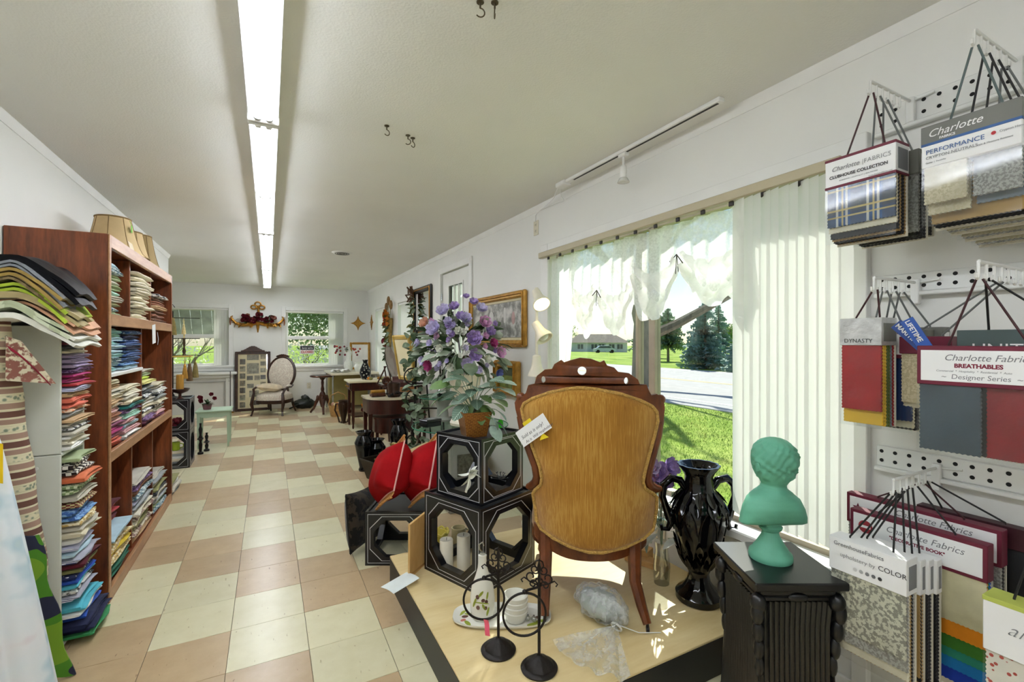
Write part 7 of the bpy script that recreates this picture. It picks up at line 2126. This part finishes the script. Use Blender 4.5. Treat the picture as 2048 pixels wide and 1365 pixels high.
# ---------------------------------------------------------------- SAMPLE BOOKS ON THE RIGHT WALL
RAIL = mat('white rail enamel', '#e9eae6', .4, var=.03)
HOLE = mat('rail hole', '#1c1c1c', .9)
hm = [None]
def rail(z0, z1, lab):
    t = thing('perforated_rail', lab, 'rail', (XR, .2, z0), group='perforated rails on the wall by the window')
    MB().cbox(-.012, 0, -.6, .63, 0, z1 - z0, .003).build('strip', RAIL, t)
    MB().cbox(-.03, 0, -.6, .63, -.014, 0, .003).build('lip', RAIL, t)
    for i in range(32):
        y = -.58 + i * .0385
        for z in ((z1 - z0) * .3, (z1 - z0) * .75):
            if hm[0] is None:
                o = MB().lathe([(.0, 0), (.0062, 0)], 10, M=R(-PI / 2, 'Y'), cap=False).build('hole', HOLE, t, (-.0125, y, z)); hm[0] = o.data
            else: place('hole', hm[0], t, (-.0125, y, z))
rail(2.03, 2.115, 'perforated white rail, highest of three beside the window')
rail(1.478, 1.54, 'perforated white rail, middle one of three beside the window')
rail(.888, .957, 'perforated white rail, lowest of three beside the window')
def hook(y, z, x0, n, lab):
    t = thing('hanger_hook', lab, 'hook', (XR, y, z), group='white hanger hooks on the rails')
    L_ = x0 - XR
    MB().tube([(-.01, 0, .0), (L_, 0, 0)], .0045, 7).build('bar', RAIL, t)
    MB().cbox(-.032, -.012, -.012, .012, -.07, .012, .003).build('bracket', RAIL, t)
    MB().tube([(-.02, 0, 0), (-.02, -.06, .006)], .0035, 6).build('brace', RAIL, t)
    for i in range(n):
        x = L_ + (i) * (-L_ - .06) / n
        MB().tube([(x, 0, 0), (x, 0, -.034), (x - .006, 0, -.042), (x - .014, 0, -.038), (x - .016, 0, -.028)], .0032, 6).build('prong', RAIL, t)
hook(.728, 2.098, 1.60, 6, 'white pronged hook on the highest rail closest to the window')
hook(.486, 2.098, 1.565, 6, 'white pronged hook on the highest rail holding the crypton neutrals book')
hook(.715, 1.506, 1.592, 6, 'white pronged hook on the middle rail closest to the window')
hook(.455, 1.506, 1.49, 7, 'white pronged hook on the middle rail holding the breathables book')
hook(.662, .92, 1.581, 6, 'white pronged hook on the lowest rail')
hook(.37, .92, 1.56, 5, 'white pronged hook on the lowest rail holding the dotted fabric book')

STR = {'maroon': mat('maroon strap', '#3a1018', .5), 'grey': mat('grey strap', '#6a6e6c', .5), 'black': mat('black strap', '#141414', .5), 'teal': mat('teal grey strap', '#5a6a68', .5)}
PLAS = glass('vinyl sleeve', '#fafbfb', .045, .14)
def zig(y0, y1, z0, z1, p=.005, d=.0022):
    """pinked outline in (y,z)"""
    o = [(y0, z1), ]
    n = max(2, int((z1 - z0) / p)); 
    for i in range(n): 
        z = z1 - (z1 - z0) * (i + .5) / n
        o.append((y0 + (d if i % 2 else 0), z))
    m = max(2, int((y1 - y0) / p))
    for i in range(m):
        y = y0 + (y1 - y0) * (i + .5) / m
        o.append((y, z0 + (d if i % 2 else 0)))
    for i in range(n):
        z = z0 + (z1 - z0) * (i + .5) / n
        o.append((y1 - (d if i % 2 else 0), z))
    o.append((y1, z1))
    return o
MYZ = Matrix(((0, 0, 1, 0), (1, 0, 0, 0), (0, 1, 0, 0), (0, 0, 0, 1)))   # prism (a,b,c) -> (x=c, y=a, z=b)
def face(x, y, z): return frame_M((x, y, z), (0, -1, 0), (0, 0, 1))
def book(label, xf, th, ya, yb, zt, zb, hh, head, sw, peak, strap='grey', edge=None, texts=(), bands=(), back='#d8d4c4', tilt=0, cover=True, side=None, shape=None):
    """xf front plane (faces the room), ya..yb along the wall, zt..zb height, hh header height, sw list of swatches (material, drop fraction, y-fraction range), peak hook point"""
    ym = (ya + yb) / 2
    t = thing('sample_book', label, 'sample book', (xf, ym, zt), rz=tilt, group='upholstery sample books on the hooks')
    w = (yb - ya); h = zt - zb
    hc = MB().cbox(-.003, th + .002, -w / 2, w / 2, -hh, 0, .0015).build('header', head, t)
    for (z0, z1, m_) in bands:
        MB().cbox(-.0042, th + .003, -w / 2 - .0008, w / 2 + .0008, -z1, -z0 + .0012, .0008).build('header_band', m_, t)
    if side: MB().box(.008, th - .006, -w / 2 - .0012, -w / 2, -hh * .85, -hh * .2).build('side_label', side, t)
    n = len(sw)
    for i, s_ in enumerate(sw):
        m_, drop = s_[0], s_[1]
        f0, f1 = s_[2] if len(s_) > 2 else (0, 1)
        x0 = .002 + (th - .008) * i / n if len(s_) < 4 else s_[3]
        y0, y1 = w / 2 - w * f1 + .003, w / 2 - w * f0 - .003
        MB().prism(zig(y0, y1, -hh - (h - hh) * drop, -hh + .004), x0, x0 + max(.0015, (th - .008) / n * .82), M=MYZ).build('swatch', m_, t)
    MB().cbox(th - .006, th - .002, -w / 2, w / 2, -h, -hh, .001).build('backing_board', mat('board ' + back, back, .7), t)
    if cover:
        MB().slab(lambda u, v_: (-.0015 - .0035 * math.sin(v_ * 4.5 + u * 1.3) * v_ - .003 * v_, w / 2 - w * u, -hh - (h - hh) * v_ * 1.0), 14, 18, .0006).build('vinyl_sleeve', PLAS, t)
    sm = STR[strap]
    R_ = .0026
    pk = (Matrix.Rotation(-tilt, 3, 'Z') @ (Vector(peak) - Vector((xf, ym, zt))))
    for s_ in (-.28, .28):
        MB().tube([(th * .5, s_ * w, -.005), (th * .5, s_ * w, .004), (pk.x, pk.y + s_ * .02, pk.z)], R_, 6).build('strap', sm, t)
    for (body, size, y_, z_, m_, sh, bold, al) in texts:
        text(body, size, m_, t, face(-.0044, w / 2 - w * y_, -z_), al, sh, th=.0002, bold=bold)
    return t
# swatch materials
def plaid_mat():
    m, N, L, b = newmat('blue gold plaid'); v = coords(N, L)
    sp_ = N.new('ShaderNodeSeparateXYZ'); L.new(v, sp_.inputs[0])
    def lines(o, per, w, off):
        a = N.new('ShaderNodeMath'); a.operation = 'MULTIPLY_ADD'; L.new(o, a.inputs[0]); a.inputs[1].default_value = 1 / per; a.inputs[2].default_value = off
        fr = N.new('ShaderNodeMath'); fr.operation = 'FRACT'; L.new(a.outputs[0], fr.inputs[0])
        l = N.new('ShaderNodeMath'); l.operation = 'LESS_THAN'; L.new(fr.outputs[0], l.inputs[0]); l.inputs[1].default_value = w
        return l.outputs[0]
    base = ramp(N, L, noise(N, L, v, 60, 2), [(.3, '#2d4f7c'), (.7, '#3f669a')])
    for (ax, per, w, off, c, k) in (('Y', .083, .5, .2, '#4a4d52', .55), ('Z', .083, .45, .1, '#56584e', .5), ('Y', .083, .08, .3, '#d8d6c8', .8), ('Y', .083, .08, .62, '#d8d6c8', .8), ('Z', .083, .07, .0, '#cdb878', .85), ('Z', .083, .06, .25, '#cdb878', .8), ('Y', .083, .06, .47, '#cdb878', .8)):
        mx = N.new('ShaderNodeMix'); mx.data_type = 'RGBA'
        mu = N.new('ShaderNodeMath'); mu.operation = 'MULTIPLY'; L.new(lines(sp_.outputs[ax], per, w, off), mu.inputs[0]); mu.inputs[1].default_value = k
        L.new(mu.outputs[0], mx.inputs['Factor']); L.new(base, mx.inputs['A']); mx.inputs['B'].default_value = (*rgb(c), 1); base = mx.outputs['Result']
    L.new(base, b.inputs['Base Color']); b.inputs['Roughness'].default_value = .85
    return m
PLAID = plaid_mat()
def fb(n, c, c2=None, p='plain', s=40): return fabric('sample ' + n, c, c2, p, s)
BEI, GRYF, CHA, TANF = fb('beige weave', '#cfc6a8', '#bdb392', 'print', 160), fb('grey weave', '#8d8d88', '#b0b0aa', 'print', 160), fb('charcoal', '#2f3032'), fb('tan', '#a98a54')
CREF, SLT, REDS, YELS, GRNS, NAVS, BLKS = fb('cream', '#d9d3bb'), fb('slate', '#7b8690'), fb('red vinyl', '#a8141c'), fb('yellow', '#e0b634'), fb('green', '#5b6b2c'), fb('navy', '#1f3a70'), fb('black', '#1b1c1e')
PAT = fb('scroll pattern', '#d8d6c0', '#8d8c80', 'print', 95)
DOTS = fb('red dot', '#efe9dc', '#c1483f', 'dots', 75); DOTG = fb('green dot', '#efe9dc', '#6b7a2c', 'dots', 80)
HMAR = mat('maroon card', '#6a1730', .5); HGRY = mat('grey card', '#6f7069', .5); HSIL = mat('silver card', '#c9cbca', .35, .4, .15, 30, .4, 40); HTEA = mat('teal grey card', '#4a5a58', .5); BLUB = mat('blue card', '#2f5a94', .5); TXG = mat('grey print ink', '#7d7f82', .7); TXM = mat('maroon print ink', '#7a1c36', .6); TXW = mat('white print ink', '#f2f2f0', .6); HDK = mat('dark grey card', '#3d4140', .5)
GRD = mat('lime card edge', '#b9c45a', .6)
# hook 1: clubhouse + two grey books behind
book('sample book with blue plaid swatch and maroon edged clubhouse card', 1.565, .07, .648, .835, 1.885, 1.62, .092, PAPER, [(PLAID, .70), (CREF, .80), (CHA, .90), (TANF, .93), (BLKS, .96), (BLKS, .97), (TANF, .97)], (1.605, .728, 2.062), 'maroon',
     texts=[('Charlotte', .0195, .1, .040, TXG, .35, 0, 'LEFT'), ('|FABRICS', .0185, .55, .040, TXG, 0, -.0003, 'LEFT'), ('CLUBHOUSE COLLECTION', .0128, .07, .062, INK, 0, .0003, 'LEFT'), ('RESIDENTIAL | HOSPITALITY | HEALTHCARE', .0052, .22, .074, TXG, 0, 0, 'LEFT'), ('www.charlottefabrics.com', .0056, .64, .084, TXG, 0, 0, 'LEFT')],
     bands=[(0, .007, HMAR), (.086, .092, HMAR)], side=TXG)
book('grey sample book hanging directly behind the clubhouse book', 1.655, .055, .63, .80, 1.872, 1.615, .07, HGRY, [(GRYF, .9), (BLKS, .95), (CHA, .97), (BLKS, .98)], (1.645, .728, 2.062), 'grey', side=PAPER)
book('dark pinked sample book closest to the wall behind the clubhouse book', 1.73, .06, .645, .80, 1.875, 1.635, .085, HGRY, [(GRYF, .9), (BLKS, .95), (CHA, .97), (BLKS, .98)], (1.69, .728, 2.062), 'grey', side=PAPER)
bpx = [o for o in bpy.data.objects if o.get('label', '').startswith('dark pinked sample book')][0]
MB().cbox(.02, .022, .06, .17, -.055, -.015, .0005, R(.30, 'X')).build('blue_tag', BLUB, bpx)
# hook 2: performance
book('sample book with beige and grey weave under a performance card', 1.55, .085, .398, .585, 1.885, 1.62, .108, PAPER, [(BEI, .62, (0, .5)), (GRYF, .62, (.5, 1)), (BEI, .78, (0, .5)), (SLT, .72, (.5, 1)), (TANF, .92), (BLKS, .95), (CHA, .97)], (1.57, .486, 2.058), 'teal',
     bands=[(0, .045, HGRY), (.045, .051, BLUB)], side=HGRY,
     texts=[('Charlotte', .027, .07, .030, TXW, .35, 0, 'LEFT'), ('FABRICS', .0085, .2, .041, TXW, 0, .0002, 'LEFT'), ('PERFORMANCE', .0165, .05, .074, BLUB, 0, 0, 'LEFT'), ('CRYPTON NEUTRALS', .0105, .05, .087, TXG, 0, 0, 'LEFT'), ('Stain & Moisture Resistant', .006, .58, .087, TXG, .1, 0, 'LEFT'), ('Crypton Home', .007, .8, .068, TXG, 0, 0, 'LEFT'), ('Quality  |  Durability', .005, .05, .098, TXG, 0, 0, 'LEFT')])
bpx = [o for o in bpy.data.objects if o.get('label', '').startswith('sample book with beige and grey')][0]
MB().lathe([(0, 0), (.0045, 0)], 14, M=T(-.0045, -.046, -.066) @ R(-PI / 2, 'Y'), cap=False).build('red_mark', mat('red mark', '#c02a34', .5), bpx)
for i, (lab, hd_, st_) in enumerate((('pale sample book directly behind the performance book', PAPER, 'black'), ('white sample book second behind the performance book', HGRY, 'black'), ('cream sample book nearest the wall behind the performance book', PAPER, 'grey'))):
    book(lab, 1.645 + i * .068, .055, .39 - .012 * i, .575 - .008 * i, 1.862 - .012 * i, 1.612 - .012 * i, .08, hd_, [(CREF, .9), (BEI, .95), (GRYF, .97), (CREF, .98)], (1.64 + .06 * i, .486, 2.058), st_)
# hook 3: dynasty
book('small sample book with red vinyl swatch under a silver card', 1.578, .085, .688, .80, 1.386, 1.06, .082, HSIL, [(REDS, .80), (YELS, .97), (YELS, .98), (GRNS, .98), (GRNS, .99), (SLT, .99), (REDS, .99)], (1.60, .715, 1.47), 'maroon',
     texts=[('DYNASTY', .017, .12, .074, HDK, 0, 0, 'LEFT')], side=HGRY)
book('navy swatch sample book behind the red vinyl one', 1.675, .06, .655, .80, 1.35, 1.045, .085, PAPER, [(NAVS, .85), (CREF, .95), (BLKS, .98), (CHA, .98)], (1.655, .715, 1.47), 'grey', bands=[(0, .012, HMAR), (.075, .085, HMAR)], side=HDK)
book('dark sample book second behind the red vinyl one', 1.745, .055, .65, .80, 1.352, 1.05, .1, HGRY, [(GRYF, .9), (BLKS, .97), (CHA, .98), (BLKS, .98)], (1.71, .715, 1.47), 'grey', side=HDK)
book('grey carded sample book nearest the wall behind the red vinyl one', 1.805, .045, .63, .81, 1.36, 1.06, .08, HGRY, [(CREF, .9), (GRYF, .97), (CREF, .98)], (1.76, .715, 1.47), 'grey', side=PAPER)
# hook 4: breathables
book('wide sample book with slate and red swatches under a breathables card', 1.49, .05, .325, .572, 1.305, 1.035, .098, HMAR, [(fb('slate vinyl', '#41505a'), .97, (0, .5)), (fb('brick vinyl', '#8c1a22'), .97, (.5, 1)), (CHA, .98), (CREF, 1.0)], (1.495, .455, 1.464), 'maroon',
     texts=[('Charlotte Fabrics', .0215, .22, .036, TXG, .3, 0, 'LEFT'), ('BREATHABLES', .0135, .30, .053, TXM, 0, .0006, 'LEFT'), ('Commercial  *  Hospitality  *  Residential  *  Auto', .0066, .16, .064, TXG, .2, 0, 'LEFT'), ('~  Designer Series  ~', .0165, .2, .081, TXG, .1, 0, 'LEFT')])
MB().cbox(-.0042, -.003, -.115, .115, -.088, -.011, .004).build('white_panel', PAPER, bpy.data.objects[[o.name for o in bpy.data.objects if o.get('label', '').startswith('wide sample book with slate')][0]])
book('sample book with a dark teal card lettered united', 1.60, .05, .29, .53, 1.345, 1.06, .09, HTEA, [(GRYF, .9), (CHA, .98)], (1.55, .455, 1.464), 'black', texts=[('UNITED', .04, .12, .062, TXW, 0, 0, 'LEFT')])
for i, (y, rz_, s_, lab) in enumerate(((.60, .5, 'LIFETIME', 'blue warranty tag lettered lifetime tucked into the breathables book'), (.615, .75, 'MARITIME', 'darker blue tag behind the lifetime tag'))):
    t = thing('hang_tag', lab, 'tag', (1.56 + .012 * i, y - .01, 1.315), rot=(-rz_, 0, 0))
    MB().cbox(0, .0015, -.016, .016, -.03, .07, .0005).build('card', (mat('royal blue card', '#2a56a8', .5), mat('deep blue card', '#27468a', .5))[i], t)
    text(s_, .017, TXW, t, frame_M((-.0008, .006, .066), (0, 0, -1), (0, -1, 0)), bold=.0004, th=.0002)
book('folded paper sample booklet behind the breathables book', 1.66, .03, .56, .68, 1.33, 1.12, .05, HMAR, [(BEI, .9), (CREF, .98)], (1.62, .455, 1.464), 'grey', cover=False)
# hook 5: greenhouse and the maroon edged cards
book('white sample book lettered upholstery by color with grey dots', 1.52, .055, .605, .80, .725, .375, .098, PAPER, [(PAT, .70), (GRYF, .84), (CREF, .95), (TANF, .97), (BLKS, .98), (GRYF, .99)], (1.585, .662, .884), 'black',
     texts=[('GreenhouseFabrics', .0165, .07, .022, TXG, 0, 0, 'LEFT'), ('upholstery by', .0165, .16, .052, TXG, 0, -.0002, 'LEFT'), ('COLOR', .0195, .66, .052, INK, 0, -.0001, 'LEFT')], side=TXG)
gb_ = bpy.data.objects[[o.name for o in bpy.data.objects if o.get('label', '').startswith('white sample book lettered uph')][0]]
for i, g_ in enumerate(('#c3c4c4', '#a3a5a6', '#7b7d80', '#5a5c60', '#333538')):
    MB().lathe([(0, 0), (.0052, 0)], 14, M=T(-.0045, .026 - .0155 * i, -.076) @ R(-PI / 2, 'Y'), cap=False).build('colour_dot', mat('dot ' + g_, g_, .6), gb_)
for i, (lab, m1) in enumerate((('white sample book directly behind the upholstery by color book', TANF), ('white sample book second behind the upholstery by color book', CHA), ('white sample book third behind the upholstery by color book', BLKS))):
    book(lab, 1.585 + i * .032, .027, .60 - .006 * i, .795, .712 - .004 * i, .36 - .01 * i, .095, PAPER, [(m1, .9), (BLKS, .96), (m1, .98)], (1.62 + .03 * i, .662, .884), 'black', side=TXG, cover=False)
RB = [fb('rb ' + c, c) for c in ('#c9c4a0', '#e08a1e', '#3f7a2c', '#2f8a74', '#1f7ac0', '#1f3fae')]
book('wide maroon edged sample book lettered decorative with rainbow swatches', 1.70, .035, .50, .83, .768, .33, .10, HMAR, [(RB[0], .42), (RB[1], .55), (RB[2], .66), (RB[3], .74), (RB[4], .84), (RB[5], .95)], (1.71, .662, .884), 'black', cover=False,
     texts=[('Charlotte Fabrics', .026, .30, .042, TXG, .3, 0, 'LEFT'), ('"DECORATIVE BOOK"', .0135, .33, .062, TXM, 0, .0005, 'LEFT')])
book('widest maroon edged sample book with a star on its card', 1.76, .035, .49, .87, .80, .36, .10, HMAR, [(GRYF, .9), (CHA, .98)], (1.76, .662, .884), 'maroon', cover=False, texts=[('Charlotte Fabrics', .026, .36, .034, TXG, .3, 0, 'LEFT')])
for o in list(bpy.data.objects):
    lb = o.get('label', '')
    if lb.startswith('wide maroon edged') or lb.startswith('widest maroon edged'):
        w_ = .33 if lb.startswith('wide ') else .38
        pn_ = MB().cbox(-.0042, -.003, -w_ / 2 + .01, w_ / 2 - .01, -.09, -.01, .004).build('white_panel', PAPER, o)
        if lb.startswith('widest'):
            st_ = []
            for k in range(10):
                r_ = .017 if k % 2 == 0 else .007; a = PI / 2 + k * PI / 5
                st_.append((r_ * math.cos(a), r_ * math.sin(a)))
            MB().prism(st_, 0, .0006, M=face(-.0044, w_ / 2 - .035, -.045)).build('star', HMAR, pn_)
        else:
            MB().prism(ellp(.02, .02, 24), 0, .0006, M=face(-.0044, w_ / 2 - .045, -.048)).build('round_seal', mat('seal red', '#9a2a34', .6), pn_)
            MB().prism([(-.014, -.004), (.014, -.004), (.014, .004), (-.014, .004)], .0006, .001, M=face(-.0044, w_ / 2 - .045, -.048)).build('seal_band', PAPER, pn_)
book('dark maroon sample book hanging flat against the wall', 1.82, .035, .45, .70, .80, .42, .06, mat('dark maroon card', '#3a0e1c', .5), [(CHA, .9), (BLKS, .98)], (1.80, .662, .884), 'black', cover=False)
# hook 6: dotted book
book('sample book with red and green dotted fabric under a white card', 1.49, .06, .25, .447, .72, .36, .125, PAPER, [(DOTS, .8), (DOTG, .95), (CREF, .98), (SLT, .98)], (1.565, .37, .884), 'black', bands=[(0, .01, GRD)], cover=True,
     texts=[('anna', .04, .2, .07, TXG, .45, -.0006, 'LEFT'), ('STUDIO', .012, .36, .1, TXG, 0, 0, 'LEFT')])
book('maroon edged sample book at the end of the lowest rail', 1.64, .05, .26, .40, .80, .45, .1, HMAR, [(CHA, .9), (REDS, .98)], (1.62, .37, .884), 'grey', cover=False)
